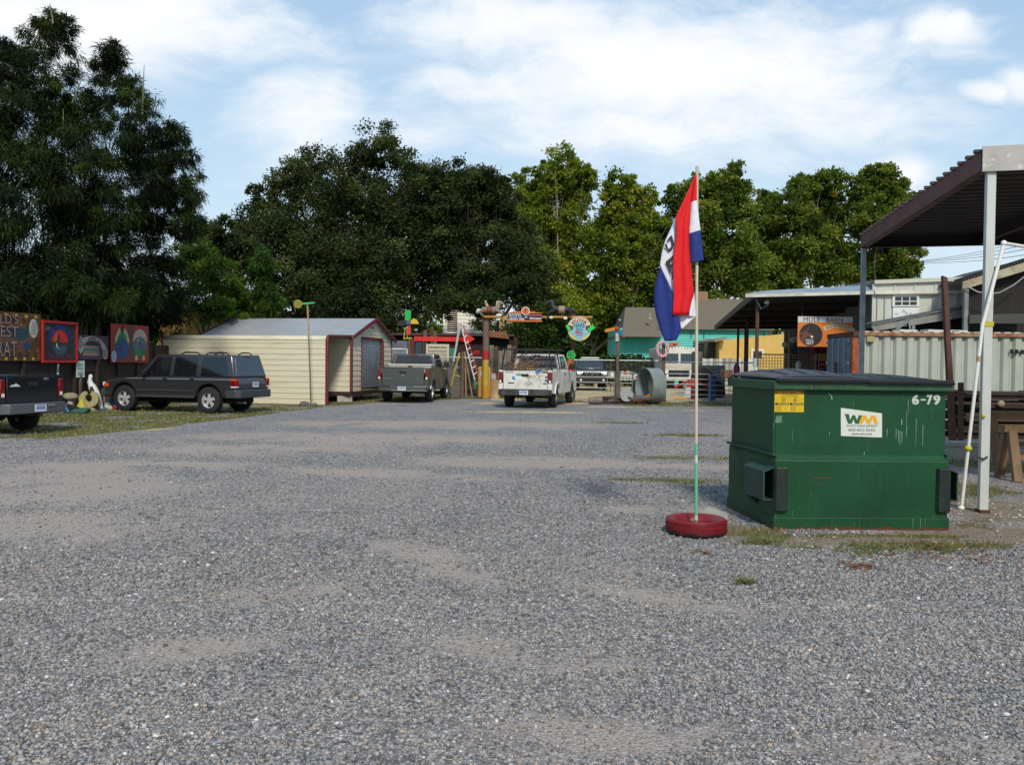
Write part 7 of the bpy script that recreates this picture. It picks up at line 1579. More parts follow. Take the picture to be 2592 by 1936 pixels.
# second shelter at right
T = thing('open_shelter', 'second open shelter with a rising cream fascia and dark inside, right of the brown post', 'shelter', (15, 26, 0)); Ya = 25.9
a, b_ = A(2437, 713, Ya), A(2640, 650, Ya); dd = Vector((.5, 5.5, 0))
MB().hexa([a, b_, b_+dd, a+dd], [a+up*.05, b_+up*.05, b_+dd+up*.05, a+dd+up*.05]).build('roof', M('corrugated_dark', '#35302c', .8, .1, '#4a4540', 3), T)
mb = MB()
for k in range(26): mb.box(a.lerp(b_, (k+.5)/26)+Vector((0, .25, .07)), (.05, .6, .05))
mb.build('corrugation', M('corrugated_dark'), T)
MB().hexa([a-up*.24, b_-up*.26, b_-up*.26+Vector((0, .05, 0)), a-up*.24+Vector((0, .05, 0))], [a, b_, b_+Vector((0, .05, 0)), a+Vector((0, .05, 0))]).build('fascia', M('rusty_cream_fascia', '#a39b84', .7, 0, '#7d6a4c', 5), T)
MB().beam((a.x+.15, Ya+.1, 0), (a.x+.15, Ya+.1, a.z-.2), .12).build('post', M('grey_post', '#777b7b', .6, .2, '#5f6262', 3), T)
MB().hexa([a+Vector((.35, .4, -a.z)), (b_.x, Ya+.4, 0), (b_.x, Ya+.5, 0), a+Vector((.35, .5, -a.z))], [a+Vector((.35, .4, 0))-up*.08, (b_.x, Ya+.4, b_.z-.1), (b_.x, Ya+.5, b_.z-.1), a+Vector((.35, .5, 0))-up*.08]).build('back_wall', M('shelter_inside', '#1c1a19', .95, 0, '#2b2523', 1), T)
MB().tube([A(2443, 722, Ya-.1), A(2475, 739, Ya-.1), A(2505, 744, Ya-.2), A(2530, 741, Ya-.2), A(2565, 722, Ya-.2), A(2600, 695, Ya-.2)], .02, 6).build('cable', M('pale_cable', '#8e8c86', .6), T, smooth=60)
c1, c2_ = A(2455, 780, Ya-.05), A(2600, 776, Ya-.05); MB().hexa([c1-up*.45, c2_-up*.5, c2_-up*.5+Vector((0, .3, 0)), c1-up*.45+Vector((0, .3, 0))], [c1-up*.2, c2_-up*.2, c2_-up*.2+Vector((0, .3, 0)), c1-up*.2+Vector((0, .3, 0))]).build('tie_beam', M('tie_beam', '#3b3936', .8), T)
# shipping container
T = thing('shipping_container', 'white corrugated shipping container with a rusty corner and battered grey doors', 'container', (9.32, 23.8, 0))
Cn = Vector((9.32, 23.8, 0)); cd = Vector((1, -.035, 0)).normalized(); ck = Vector((.085, 1, 0)).normalized(); cH = 2.59; cw = 2.44
wc_ = M('container_white', '#a3a79b', .6, 0, '#93978b', .8, extra=multi(streaks('#7f8274', .6, .85, (7, 7, .5)), spots('#8a4a26', .735, .76, 6)))
mb = MB(); rows = [[], []]; n = 198; Lc = 6.06
for i in range(n+1):
    ph = i % 11; off = 0 if ph < 6 else (.085 if ph in (7, 8, 9) else .04); p = Cn+cd*(.22+(Lc-.3)*i/n)-Vector((cd.y, -cd.x, 0))*(-0) ; p = p+Vector((-cd.y, cd.x, 0))*off
    rows[0].append(p+up*.16); rows[1].append(p+up*(cH-.08))
mb.grid(rows); mb.build('side_wall', wc_, T)
rc = M('rust_streaked_cream', '#aba083', .75, 0, '#8d3f17', 2.2, amount=.95, extra=streaks('#6b2c12', .5, .7, (16, 16, 1.2)))
rr_ = M('rust_edge', '#7d4124', .85, 0, '#a08a66', 7)
MB().beam(Cn+cd*.15+up*(cH-.06)+Vector((0, -.02, 0)), Cn+cd*Lc+up*(cH-.06)+Vector((0, -.02, 0)), .08, .09).build('top_rail', rr_, T)
MB().beam(Cn+cd*.15+up*.1, Cn+cd*Lc+up*.1, .09, .16).build('bottom_rail', rr_, T)
MB().beam(Cn+cd*.10, Cn+cd*.10+up*(cH-.02), .26, .16).build('corner_post', rc, T)
MB().box(Cn+cd*.06+up*(cH-.06)+Vector((0, -.03, 0)), (.2, .2, .14)).build('corner_casting', M('casting', '#3a1d16', .8, 0, '#5a3020', 6), T)
mb = MB(); k = 0
while k < 22: mb.box(Cn+cd*(.35+k*.27)+up*(cH+.0)+Vector((0, .15, .0)), (.17, .4, .05)); k += 1
mb.build('roof_rib', M('roof_rib', '#b9b8ae', .6, 0, '#9c5a3a', 4), T, bevel=.015)
mb = MB(); mb.hexa([Cn+up*(cH-.03), Cn+cd*Lc+up*(cH-.03), Cn+cd*Lc+ck*cw+up*(cH-.03), Cn+ck*cw+up*(cH-.03)], [Cn+up*(cH-.02), Cn+cd*Lc+up*(cH-.02), Cn+cd*Lc+ck*cw+up*(cH-.02), Cn+ck*cw+up*(cH-.02)])
mb.hexa([Cn+ck*cw, Cn+ck*cw+cd*Lc, Cn+ck*(cw+.03)+cd*Lc, Cn+ck*(cw+.03)], [v+up*(cH-.05) for v in (Cn+ck*cw, Cn+ck*cw+cd*Lc, Cn+ck*(cw+.03)+cd*Lc, Cn+ck*(cw+.03))]); mb.build('shell', wc_, T)
fd = Fr(Cn+Vector((-.03, .1, 0)), -ck*-1, up); fd = Fr(Cn+ck*(cw-.05)+Vector((-.04, 0, 0)), -ck, up)    # normal faces left
dg = M('door_grey', '#66737c', .65, 0, '#54606a', 2.5, extra=multi(spots('#8d8f88', .6, .68, 6), spots('#3a2c28', .70, .73, 3), spots('#9a5a2c', .735, .77, 5)))
for k in (0, 1):
    MB().prism(rect(.06+k*1.12, .12, 1.12+k*1.12, cH-.14), fd, -.06, 0).build('door', dg, T, bevel=.01)
    for a_ in (.28, .82):
        MB().tube([fd.p(a_+k*1.12, .14, .05), fd.p(a_+k*1.12, cH-.16, .05)], .022, 8).build('lock_rod', M('rod_grey', '#7b858b', .5, .2), T, smooth=50)
mb = MB()
for z in (.35, .9, 1.7, 2.3):
    for a_ in (.06, 2.14): mb.prism(rect(a_, z, a_+.14, z+.08), fd, 0, .05)
mb.build('hinge', M('rod_grey'), T); MB().prism(rect(1.0, 1.35, 1.3, 1.75), fd, .01, .06).build('lock_box', M('casting'), T); MB().prism(circ(1.72, 1.42, .16, .2, 14), fd, .005, .012).build('patch', flatcol('#35404a'), T)
MB().prism(rect(0, cH-.14, cw-.1, cH), fd, -.1, .01).build('door_header', M('casting'), T)
a = Cn+cd*.32+Vector((0, -.03, 0)); fr = Fr(a, cd, up)
pp = Fr(Cn+cd*.0+Vector((0, -.035, 0)), cd, up); xa = (xat(2189, 23.75)-Cn.x); xbb = (xat(2208, 23.75)-Cn.x); MB().prism(rect(xa, zat(865, 23.75, 2200), xbb, cH-.12), pp, 0, .03).build('wooden_patch', M('ply_patch', '#9a8d63', .8, 0, '#83754e', 5), T)
mb = MB()
for (px, py) in ((2563, 890), (2575, 890), (2589, 891)): v = A(px, py, 23.55); mb.box((v.x, 23.58, v.z), (.09, .02, .12))
mb.build('vent', dark_void, T)
for (px, py, w_, nm) in ((2290, 838, .5, 'left'), (2378, 837, .85, 'long middle'), (2418, 838, .45, 'right')):
    c = A(px, py, 24.2); mb = MB(); mb.box((c.x, 24.2, cH+.05), (w_, .5, .06), rot=Matrix.Rotation(.03, 3, 'Y')); mb.solo('white_sheet', flatcol('#b5b5aa'), nm+' white sheet offcut lying on the container roof', 'sheet', bevel=.01, group='sheets on the container roof')
# ---------------------------------------------------------------- big steel canopy
F0 = Vector((5.35, 10.0, 0)); B0 = Vector((6.66, 16.7, 0)); rd = Vector((.965, -.26, 0)).normalized(); sd = (B0-F0).normalized(); CZ0, CZ1 = 3.93, 4.19
T = thing('steel_canopy', 'tall flat-roofed steel canopy with brown side beam and white posts at the right', 'canopy', F0)
WW = 9.0; bb_ = M('brown_channel', '#63322a', .6, .1, '#391c19', 2, extra=streaks('#7a5038', .68, .85, (2, 2, 8)))
MB().hexa([F0+up*4.14, F0+rd*WW+up*4.14, B0+rd*WW+up*4.14, B0+up*4.14], [F0+up*4.16, F0+rd*WW+up*4.16, B0+rd*WW+up*4.16, B0+up*4.16]).build('roof_deck', M('deck_under', '#5c5652', .8, .1, '#3c3836', 2), T)
mb = MB(); Ls = (B0-F0).length; k = 0
while k*.3 < Ls-.05:
    o = F0+sd*(k*.3+.12); mb.beam(o+up*4.175-rd*.05, o+rd*WW+up*4.175, .07, .035)
    for j in (0, 1): mb.beam(o+sd*(.06+j*.09)+up*4.132-rd*0, o+sd*(.06+j*.09)+rd*WW+up*4.132, .035, .016)
    k += 1
mb.build('roof_rib', M('rib_dark', '#3a3533', .7, .2), T)
m = MB(); m.beam(F0+up*4.05, B0+up*4.05, .02, .24).beam(F0+up*4.16+rd*.05, B0+up*4.16+rd*.05, .10, .02).beam(F0+up*3.935+rd*.05, B0+up*3.935+rd*.05, .10, .02); m.build('side_beam', bb_, T)
m = MB(); m.beam(B0+up*4.045, B0+rd*WW+up*4.045, .02, .23).beam(B0+up*3.93-sd*.05, B0+rd*WW+up*3.93-sd*.05, .10, .02); m.build('rear_beam', M('dark_channel', '#241816', .7), T)
for k in (2.05, 4.3, 6.5): MB().beam(F0+rd*k+up*4.04, B0+rd*k+up*4.04, .08, .20).build('cross_beam', M('dark_channel'), T)
m = MB(); m.beam(F0-rd*.0+up*4.055-sd*.02, F0+rd*WW+up*4.055-sd*.02, .03, .285); m.build('front_fascia', M('fascia_grey', '#a8a49f', .6, .1, '#8f8b86', 2.5, extra=spots('#c0bdb6', .55, .7, 9)), T)
def cpost(p, w_, z1):
    return MB().box((p.x, p.y, z1/2), (w_, w_, z1), rot=Matrix.Rotation(-.2, 3, 'Z')).build('post', M('white_post', '#b9bcb6', .55, 0, '#a5a79e', 2, extra=multi(spots('#a3924a', .70, .74, 7), spots('#6d3a22', .76, .78, 9))), T, bevel=.006)
p = gp(2487, 1297); p = Vector((p.x, p.y, 0)); cpost(p, .095, 3.93); MB().box((p.x, p.y, .02), (.12, .12, .04)).build('foot_plate', rust_steel, T)
p2 = Vector((xat(2176, 16.75), 16.75, 0)); MB().box((p2.x, p2.y, 1.96), (.09, .09, 3.93), rot=Matrix.Rotation(-.2, 3, 'Z')).build('post', M('grey_blue_post', '#99a2a5', .55, .1, '#727c80', 3), T, bevel=.006)
cpost(F0+rd*6.5+sd*.1, .095, 3.93); cpost(B0+rd*6.5, .095, 3.93)
postF = p
# tape and wire round the near post, pvc frame leaning
MB().box((p.x-.0, p.y, zat(820, p.y, 2487)), (.11, .11, .055), rot=Matrix.Rotation(-.2, 3, 'Z')).build('yellow_tape', flatcol('#b5a512'), T)
MB().ell(A(2490, 1053, p.y-.06), (.025, .02, .022), 8, 6).build('yellow_tape', flatcol('#b5a512'), T)
MB().tube([A(2478, 1158, p.y-.06), A(2490, 1162, p.y-.07), A(2499, 1156, p.y-.05)], .012, 6).build('wire', dark_steel, T)
Yp = p.y+.12; g = gp(2433, 1289); T = thing('pipe_frame', 'white plastic pipe leaning against the canopy post with yellow tape', 'pipe', (g.x, g.y, 0))
g = Vector((g.x, g.y, 0)); tp = A(2541, 616, Yp-.2); md_ = A(2487, 822, postF.y-.09)
MB().tube([g, md_, tp], .0195, 10).build('pipe', pvc, T, smooth=40)
MB().ell(tp, (.032, .032, .035), 10, 8).build('elbow', pvc, T, smooth=60); MB().ell(g+up*.02, (.04, .04, .03), 8, 6).build('foot', pvc, T, smooth=60)
MB().tube([tp, A(2592, 624, Yp+.2), A(2700, 640, Yp+.5)], .0195, 10).build('top_pipe', pvc, T, smooth=40)
c = g.lerp(md_, (1289-1131)/(1289-822)); MB().ell(c, (.045, .04, .035), 10, 8).build('yellow_tape', flatcol('#b5a512'), T, smooth=60)
c = g.lerp(md_, (1289-905)/(1289-822)); MB().tube([c-up*.03, c+up*.03], .023, 10).build('orange_tape', flatcol('#b08a5c'), T)
# brown steel post and stake behind the dumpster
Yb = 19.0; p = Vector((xat(2412, Yb), Yb, 0)); tp = A(2390, 702, Yb); MB().hexa([p+Vector((-.06, -.06, 0)), p+Vector((.06, -.06, 0)), p+Vector((.06, .06, 0)), p+Vector((-.06, .06, 0))], [tp+Vector((-.05, -.05, .03)), tp+Vector((.05, -.05, -.01)), tp+Vector((.05, .05, 0)), tp+Vector((-.05, .05, .03))]).solo('brown_post', brown_post, 'tall slightly leaning rusty brown post behind the green dumpster', 'post', p)
Yb = 18.6; p = Vector((xat(2432, Yb), Yb, 0)); MB().beam(p, A(2432, 968, Yb), .10, .06).solo('wooden_stake', M('stake_brown', '#54402f', .9, 0, '#3b2d22', 3), 'short brown stake between the brown post and white pipe', 'stake', p)
# lumber stack
T = thing('lumber_stack', 'dark stack of old boards under the container behind the white posts', 'lumber stack', (13, 20, 0)); Yl = 20.2
xs = xat(2418, Yl); lay = 0; z = .0
while z < 1.12:
    th = random.uniform(.05, .09)
    for j in range(3):
        x0 = xs+random.uniform(-.1, .5)+max(0, z-.5)*.1; L = random.uniform(3.2, 5.5)
        MB().bb(x0, x0+L, Yl+j*.45+random.uniform(-.06, .06), Yl+j*.45+.38, z, z+th-.006).build('board', [wood_dark, M('lumber_dark', '#2a201a', .9, 0, '#46352a', 4), M('lumber_mid', '#4b382b', .9, 0, '#30241c', 4)][random.randrange(3)], T)
    z += th+(.0 if lay % 3 else .05); lay += 1
mb = MB()
for x in (xs+.6, xs+2.2, xs+3.8): mb.bb(x, x+.1, Yl-.02, Yl+1.3, .0, 1.1)
mb.build('spacer', wood_old, T)
MB().ell(A(2534, 1022, Yl-.1), (.09, .06, .08), 8, 5).solo('stone_chunk', flatcol('#8d7a5f'), 'pale triangular chunk resting on the dark lumber stack', 'chunk', A(2534, 1028, Yl-.1))
MB().bb(xat(2400, 18.1), xat(2700, 18.1), 18.0, 18.25, 0, .12).solo('concrete_kerb', concrete, 'low concrete kerb in front of the lumber stack', 'kerb', bevel=.02)
# trestles
def trestle(label, x, y, w_, h, rot=0, Lx=1.6):
    T = thing('trestle', label, 'trestle', (x, y, 0), 0, 'rough timber trestles at the right')
    for sx in (0, Lx):
        for sg in (-1, 1): MB().beam((x+sx+sg*.02, y+sg*.28, 0), (x+sx, y+sg*.06, h-.08), .12, .09).build('leg', M('trestle_wood', '#7c6349', .9, 0, '#5c4835', 4), T)
    MB().bb(x-.12, x+Lx+.12, y-.09, y+.09, h-.10, h).build('top_beam', M('trestle_top', '#86683f', .85, 0, '#5c4835', 4), T); MB().bb(x, x+Lx, y-.12, y-.08, .30, .38).build('brace', M('trestle_wood'), T)
g = gp(2565, 1216); trestle('near timber trestle, its pale leg right of the white canopy post', g.x-.02, g.y+.1, 1, .82)
g = gp(2500, 1200); Yt = 15.3; trestle('farther timber trestle behind the first one, before the lumber stack', xat(2505, Yt), Yt, 1, .90, Lx=2.4)
# utility pole with wires
Yu = 95; c = A(2322, 668, Yu); T = thing('utility_pole', 'distant utility pole whose crossarm shows beside the rightmost tree', 'utility pole', (c.x-.6, Yu, 0))
MB().tube([(c.x-.6, Yu, 0), (c.x-.6, Yu, c.z+1.2)], [.2, .13], 8).build('pole', wood_grey, T); MB().beam((c.x-1.2, Yu, c.z), (c.x+.75, Yu, c.z), .12).build('crossarm', wood_grey, T)
mb = MB(); mb.ell((c.x+.62, Yu, c.z+.2), (.13, .13, .16), 8, 6).ell((c.x+.2, Yu, c.z+.18), (.08, .08, .12), 8, 6); mb.build('insulator', dark_steel, T)
for k, (py0, py1) in enumerate(((660, 612), (662, 622), (664, 632), (667, 645))):
    pts = []
    for j in range(9):
        t_ = j/8; Yw = Yu-t_*45; px = 2330+(2660-2330)*t_; py = py0+(py1-py0)*t_+6*math.sin(math.pi*t_)*.8; pts.append(A(px, py-26*t_**2*(1-.2*k), Yw))
    MB().tube(pts, .022, 5).build('wire', dark_steel, T)
# ---------------------------------------------------------------- dumpster
FL = gp(1959, 1339); DW = 1.80; DD = 1.34; yaw = R(1.2)
T = thing('dumpster', 'large green steel dumpster with black ribbed lids and white stencil 6-79', 'dumpster', (FL.x, FL.y, 0), yaw)
def shear(mb, k=-.085): mb.v = [(x+k*y, y, z) for x, y, z in mb.v]; return mb
def dgx(t, vec, c):
    n1 = t.noise(vec, 1.6, 6, .6); c = t.mix(t.map(n1, .35, .75), c, (*hx('#0c351b'), 1))
    c = t.mix(t.math('MULTIPLY', t.map(t.noise(t.vmath('MULTIPLY', vec, (22, 22, .55)), 2.4, 4, .6), .60, .72), .28), c, (*hx('#3f6a4c'), 1))
    c = t.mix(t.math('MULTIPLY', t.map(t.noise(t.vmath('MULTIPLY', vec, (60, 60, 1.1)), 2.0, 2, .5), .735, .75), .6), c, (*hx('#9fb3a4'), 1))
    c = t.mix(t.map(t.noise(vec, 5, 8, .75), .66, .72), c, (*hx('#4a2a1a'), 1))
    s_ = t.node('ShaderNodeSeparateXYZ'); t.l.new(vec, s_.inputs[0])
    low = t.map(t.math('ADD', s_.outputs[2], t.math('MULTIPLY', t.noise(vec, 9, 5), .10)), .055, .085)     # rust rim along the worn bottom edge
    c = t.mix(low, (*hx('#5a2e1c'), 1), c)
    return c
green = mat('dumpster_green', '#0f4326', .5, 0, extra=dgx, bump=.22, bscale=3.5, spec=.3)
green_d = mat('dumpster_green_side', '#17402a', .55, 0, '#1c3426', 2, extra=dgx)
H1, ZL, ZR = 1.43, .735, 1.53
# body: lower section slightly proud of the upper one
B = MB(); B.bb(0, DW, 0, DD, .02, ZL-.02)
B = shear(B); B.build('lower_body', green, T, local=True, bevel=.012)
B = MB(); B.hexa([(0.0, .0, ZL-.02), (DW, .0, ZL-.02), (DW, DD, ZL-.02), (0, DD, ZL-.02)], [(0.02, .045, ZL+.03), (DW-.02, .045, ZL+.03), (DW-.02, DD-.03, ZL+.03), (.02, DD-.03, ZL+.03)]); shear(B).build('ledge', green, T, local=True)
B = MB()
B.bb(.02, DW-.02, .045, .06, ZL+.03, H1+.05).bb(.02, DW-.02, DD-.05, DD-.03, ZL+.03, H1+.05).bb(.02, .035, .06, DD-.05, ZL+.03, H1+.05).bb(DW-.035, DW-.02, .06, DD-.05, ZL+.03, H1+.05)
shear(B).build('upper_body', green, T, local=True)
B = MB(); B.bb(.02, .16, .015, .045, ZL+.06, H1).bb(-.005, .02, .015, .14, ZL+.03, H1)
B = MB().bb(-.008, .0185, .045, .17, ZL+.045, H1); shear(B).build('corner_plate', green, T, local=True, bevel=.005)
B = MB(); B.bb(-.03, DW+.03, -.02, .055, H1, ZR).bb(-.03, DW+.03, DD-.06, DD+.0, H1, ZR).bb(-.03, .045, .055, DD-.06, H1, ZR).bb(DW-.045, DW+.03, .055, DD-.06, H1, ZR)
rimg = mat('dumpster_rim', '#23512f', .5, 0, extra=multi(dgx, streaks('#8a9b86', .66, .74, (40, 40, 1)), spots('#4d3822', .55, .7, 2.5))); shear(B).build('rim', rimg, T, local=True, bevel=.012)
B = MB(); B.bb(-.012, DW+.012, -.012, DD+.01, .0, .125); shear(B).build('skirt', green, T, local=True, bevel=.006)
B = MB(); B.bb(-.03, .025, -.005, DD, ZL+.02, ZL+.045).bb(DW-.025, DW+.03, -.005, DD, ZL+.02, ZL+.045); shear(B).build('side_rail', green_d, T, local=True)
# fork pockets: open sleeves along both sides
for nm, x0, x1 in (('l', -.115, 0.0), ('r', DW, DW+.11)):
    B = MB(); y0, y1, z0, z1 = -.02, .56, .31, .63; th = .015
    xo, xi = (x0, x1) if nm == 'l' else (x1, x0)
    sgn = 1 if nm == 'l' else -1
    B.bb(min(xo, xo+sgn*th), max(xo, xo+sgn*th), y0+.03, y1, z0, z1-.05)
    B.hexa([(xo, y0+.03, z1-.05), (xi, y0+.03, z1), (xi, y1, z1), (xo, y1, z1-.05)], [(xo, y0+.03, z1-.035), (xi, y0+.03, z1+.015), (xi, y1, z1+.015), (xo, y1, z1-.035)])
    B.bb(min(xo, xi), max(xo, xi), y0+.03, y1, z0-th, z0); B.bb(min(xo, xi), max(xo, xi), y1-th, y1, z0, z1-.05)
    shear(B).build('fork_pocket', mat('pocket_green', '#1a352b', .55, .1, '#2c4a42', 4, extra=spots('#5c3420', .62, .72, 4)), T, local=True)
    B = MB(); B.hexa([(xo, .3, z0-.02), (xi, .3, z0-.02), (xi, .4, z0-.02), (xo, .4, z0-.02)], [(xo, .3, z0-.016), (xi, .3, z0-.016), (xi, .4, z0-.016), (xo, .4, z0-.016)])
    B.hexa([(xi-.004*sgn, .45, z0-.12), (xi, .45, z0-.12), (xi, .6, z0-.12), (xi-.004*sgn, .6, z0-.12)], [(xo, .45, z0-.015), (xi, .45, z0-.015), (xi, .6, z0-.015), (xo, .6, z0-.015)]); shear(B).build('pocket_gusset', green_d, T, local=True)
    gx0, gx1 = (-.02, .135) if nm == 'l' else (DW-.135, DW+.01)
    B = MB(); pr = [(.0, -.0), (.02, -.045), (.135, -.045), (.15, 0)]
    fxy = Fr((gx0, 0, 0), (1, 0, 0), (0, 1, 0)); B.prism(pr, fxy, .19, .64); shear(B).build('guard_plate', mat('guard_dark', '#171d1d', .5, .2, '#1a3c27', 3, extra=spots('#3d2f2a', .6, .7, 5)), T, local=True, bevel=.008)
# inner dark opening + contents floor
B = MB(); B.bb(.06, DW-.06, .08, DD-.08, 1.0, 1.01); shear(B).build('inner_floor', dark_void, T, local=True)
# lids
lidm = mat('lid_black', '#131419', .42, 0, '#1d1e24', 5, spec=.4)
def lid(x0, x1, amp, zb, tilt, name='lid'):
    nx_, ny_ = 40, 26; P = []
    for j in range(ny_+1):
        v = j/ny_; y = -.05+(DD+.02)*v; row = []
        for i in range(nx_+1):
            u = i/nx_; x = x0+(x1-x0)*u
            prof = (math.sin(math.pi*min(1, max(0, u)))**.55)*amp; prof *= max(0, math.sin(math.pi*min(1, v*.80)))**.6
            rib = -.035 if (u*5.0+v*.25+.1) % 1 < .22 and .04 < u < .96 and .12 < v < .95 else 0
            z = zb+prof+rib+tilt*(u-.5)+(.0 if v > .03 else -.02)
            row.append((x, y, z))
        P.append(row)
    m = MB(); m.grid(P); shear(m).build(name, lidm, T, local=True, solid=.012, smooth=30)
    m = MB(); m.bb(x0+.02, x1-.02, -.065, -.045, zb-.03, zb+.012); shear(m).build('lid_lip', lidm, T, local=True, bevel=.006)
lid(-.02, .96, .095, 1.545, .0); lid(.90, DW+.02, .06, 1.535, -.02)
B = MB(); B.tube([(-.05, DD-.02, 1.56), (DW+.05, DD-.02, 1.56)], .012, 8); shear(B).build('hinge_rod', dark_steel, T, local=True)
B = MB(); B.box((.17, .3, 1.615), (.16, .10, .012), rot=Matrix.Rotation(.1, 3, 'Y')); shear(B).build('sand_patch', flatcol('#7d6248'), T, local=True) if False else None
B = MB(); B.bb(-.10, -.0, DD-.10, DD+.06, 1.52, 1.62); shear(B).build('hinge_bracket', mat('hinge_rust', '#3c2c22', .7, 0, '#8a5a3c', 8), T, local=True, bevel=.01)
# stickers and stencil (front frame; x is measured from the left front edge)
D0 = .0435
def PXF(px, py):                         # photo pixel on the upper front plane -> local (a, z)
    Mi = WM[T.name].inverted(); o_ = Mi @ Vector((0, 0, EYE)); r_ = (Mi.to_3x3() @ ray(px, py)); t_ = (D0-o_.y)/r_.y; v = o_+r_*t_; return v.x-.0, v.z
frd = Fr((0, D0, 0), (1, 0, 0), (0, 0, 1))
a0, z1 = PXF(1962, 989); a1, z0 = PXF(2035, 1043); w_, h_ = a1-a0, z1-z0; fs = Fr((a0, D0, z0), (1, 0, 0), (0, 0, 1))
yl, rd_, bk_, tn_ = flatcol('#c9a90c'), flatcol('#b01c14'), flatcol('#2a2410'), flatcol('#b08a10')
m = MB(); m.prism(rect(0, 0, w_, h_), fs, 0, .002, 0); m.prism(rect(.006, h_*.87, w_-.006, h_-.005), fs, .002, .003, 1)
for k in range(5):
    cx = w_*(.11+.195*k); ring = circ(cx, h_*.575, w_*.075, n=18); inn_ = circ(cx, h_*.575, w_*.058, n=18); m.prism(ring+[ring[0]]+[inn_[0]]+inn_[::-1], fs, .002, .003, 3 if k in (0, 2, 4) else 2)
    m.prism([(cx-w_*.05, h_*.54), (cx-w_*.04, h_*.53), (cx+w_*.05, h_*.61), (cx+w_*.04, h_*.62)], fs, .003, .004, 3)
    if k in (1, 3): m.prism(rect(cx-w_*.03, h_*.54, cx+w_*.03, h_*.61), fs, .0025, .0035, 2)
for k in (0, 1):
    m.prism(rect(w_*(.02+k*.5), h_*.32, w_*(.48+k*.5), h_*.44), fs, .002, .003, 2)
    for j in (0, 1):
        m.prism(rect(w_*(.03+k*.5+j*.23), h_*.04, w_*(.235+k*.5+j*.23), h_*.29), fs, .002, .0026, 3 if j == 0 else 0)
        for q_ in range(4): m.prism(rect(w_*(.05+k*.5+j*.23), h_*(.08+q_*.05), w_*(.21+k*.5+j*.23), h_*(.095+q_*.05)), fs, .0026, .0032, 3)
sh = shear(m); m.build('warning_sticker', [yl, rd_, bk_, tn_], T, local=True)
m = MB(); m.text("DO NOT PARK", fs, w_*.08, h_*.885, w_*.84, h_*.085, .003, 0, bold=.03, thick=.001); m.text("NO HAZARDOUS", fs, w_*.24, h_*.775, w_*.52, h_*.055, .002, 1, thick=.001); m.text("WASTES ACCEPTED", fs, w_*.18, h_*.695, w_*.64, h_*.055, .002, 1, thick=.001)
for k in (0, 1): m.text("CAUTION", fs, w_*(.09+k*.5), h_*.34, w_*.36, h_*.08, .003, 0, bold=.02, thick=.001)
shear(m).build('sticker_lettering', [flatcol('#d9c43a'), bk_], T, local=True)
m = MB(); gl = Fr((0, -.0005, 0), (1, 0, 0), (0, 0, 1))
for (px, py, px2, py2) in ((2045, 1196, 2052, 1207), (2052, 1207, 2062, 1209), (2062, 1209, 2082, 1207), (2082, 1207, 2102, 1210), (2055, 1214, 2064, 1222), (2064, 1222, 2074, 1223), (1975, 1313, 2090, 1316), (2150, 1316, 2210, 1317)):
    (a_, za_), (b_, zb_) = PXF(px, py), PXF(px2, py2); m.prism([(a_, za_-.0035), (b_, zb_-.003), (b_, zb_+.003), (a_, za_+.0035)], gl, 0, .0015)
shear(m).build('rust_scrape', flatcol('#5a2f1e'), T, local=True)
# company sign
s1 = [PXF(2129, 1032), PXF(2233, 1046), PXF(2233, 1107), PXF(2129, 1103)]
m = MB(); m.prism([s1[3], s1[2], s1[1], s1[0]], frd, 0, .004, 0); ax, az = s1[3]; sw = s1[2][0]-s1[3][0]; sh_ = s1[0][1]-s1[3][1]
shear(m).build('company_sign', M('sign_enamel', '#c6c8be', .4), T, local=True)
f2 = Fr((ax, D0, az), (1, 0, 0), (0, 0, 1)); G_, Yl = flatcol('#14512f'), flatcol('#cf9c14')
def P2(pts): return [(sw*x, sh_*y) for x, y in pts]
m = MB(); zt, zb = .76, .44
m.prism(P2([(.08, .785), (.18, .785), (.215, .56), (.265, .745), (.33, .745), (.385, .56), (.42, .745), (.50, .745), (.43, .44), (.34, .44), (.295, .60), (.255, .44), (.165, .44)]), f2, .004, .006, 0)
m.prism(P2([(.41, .44), (.50, .745), (.60, .74), (.655, .57), (.72, .735), (.83, .73), (.90, .44), (.80, .44), (.76, .62), (.70, .44), (.63, .44), (.57, .60), (.51, .44)]), f2, .004, .006, 1)
shear(m).build('logo', [G_, Yl], T, local=True)
m = MB(); m.text("WASTE MANAGEMENT", f2, sw*.12, sh_*.325, sw*.76, sh_*.08, .004, 0, bold=.0, thick=.0015); m.text("800-832-5555", f2, sw*.18, sh_*.17, sw*.64, sh_*.095, .004, 1, bold=.0, thick=.0015); m.text("www.wm.com", f2, sw*.25, sh_*.04, sw*.5, sh_*.06, .004, 1, bold=.01, thick=.0015)
shear(m).build('sign_lettering', [G_, flatcol('#2c302c')], T, local=True)
b0, zt = PXF(2309, 998); b1, zb = PXF(2379, 1025); m = MB(); ww, hh = b1-b0, zt-zb; g2 = Fr((b0, D0, zb), (1, 0, 0), (0, 0, 1))
m.text("6", g2, 0, 0, ww*.26, hh, .001, bold=.05, thick=.0015); m.prism(rect(ww*.32, hh*.42, ww*.50, hh*.56), g2, 0, .002); m.text("7", g2, ww*.53, 0, ww*.22, hh, .001, bold=.05, thick=.0015); m.text("9", g2, ww*.77, 0, ww*.25, hh, .001, bold=.05, thick=.0015)
m.prism(rect(0, 0, .001, .001), g2, 0, .001); shear(m).build('stencil_lettering', M('stencil_white', '#b9beb4', .6, 0, '#8a9a88', 30), T, local=True)
m = MB(); g3 = Fr((0, D0, 0), (1, 0, 0), (0, 0, 1))
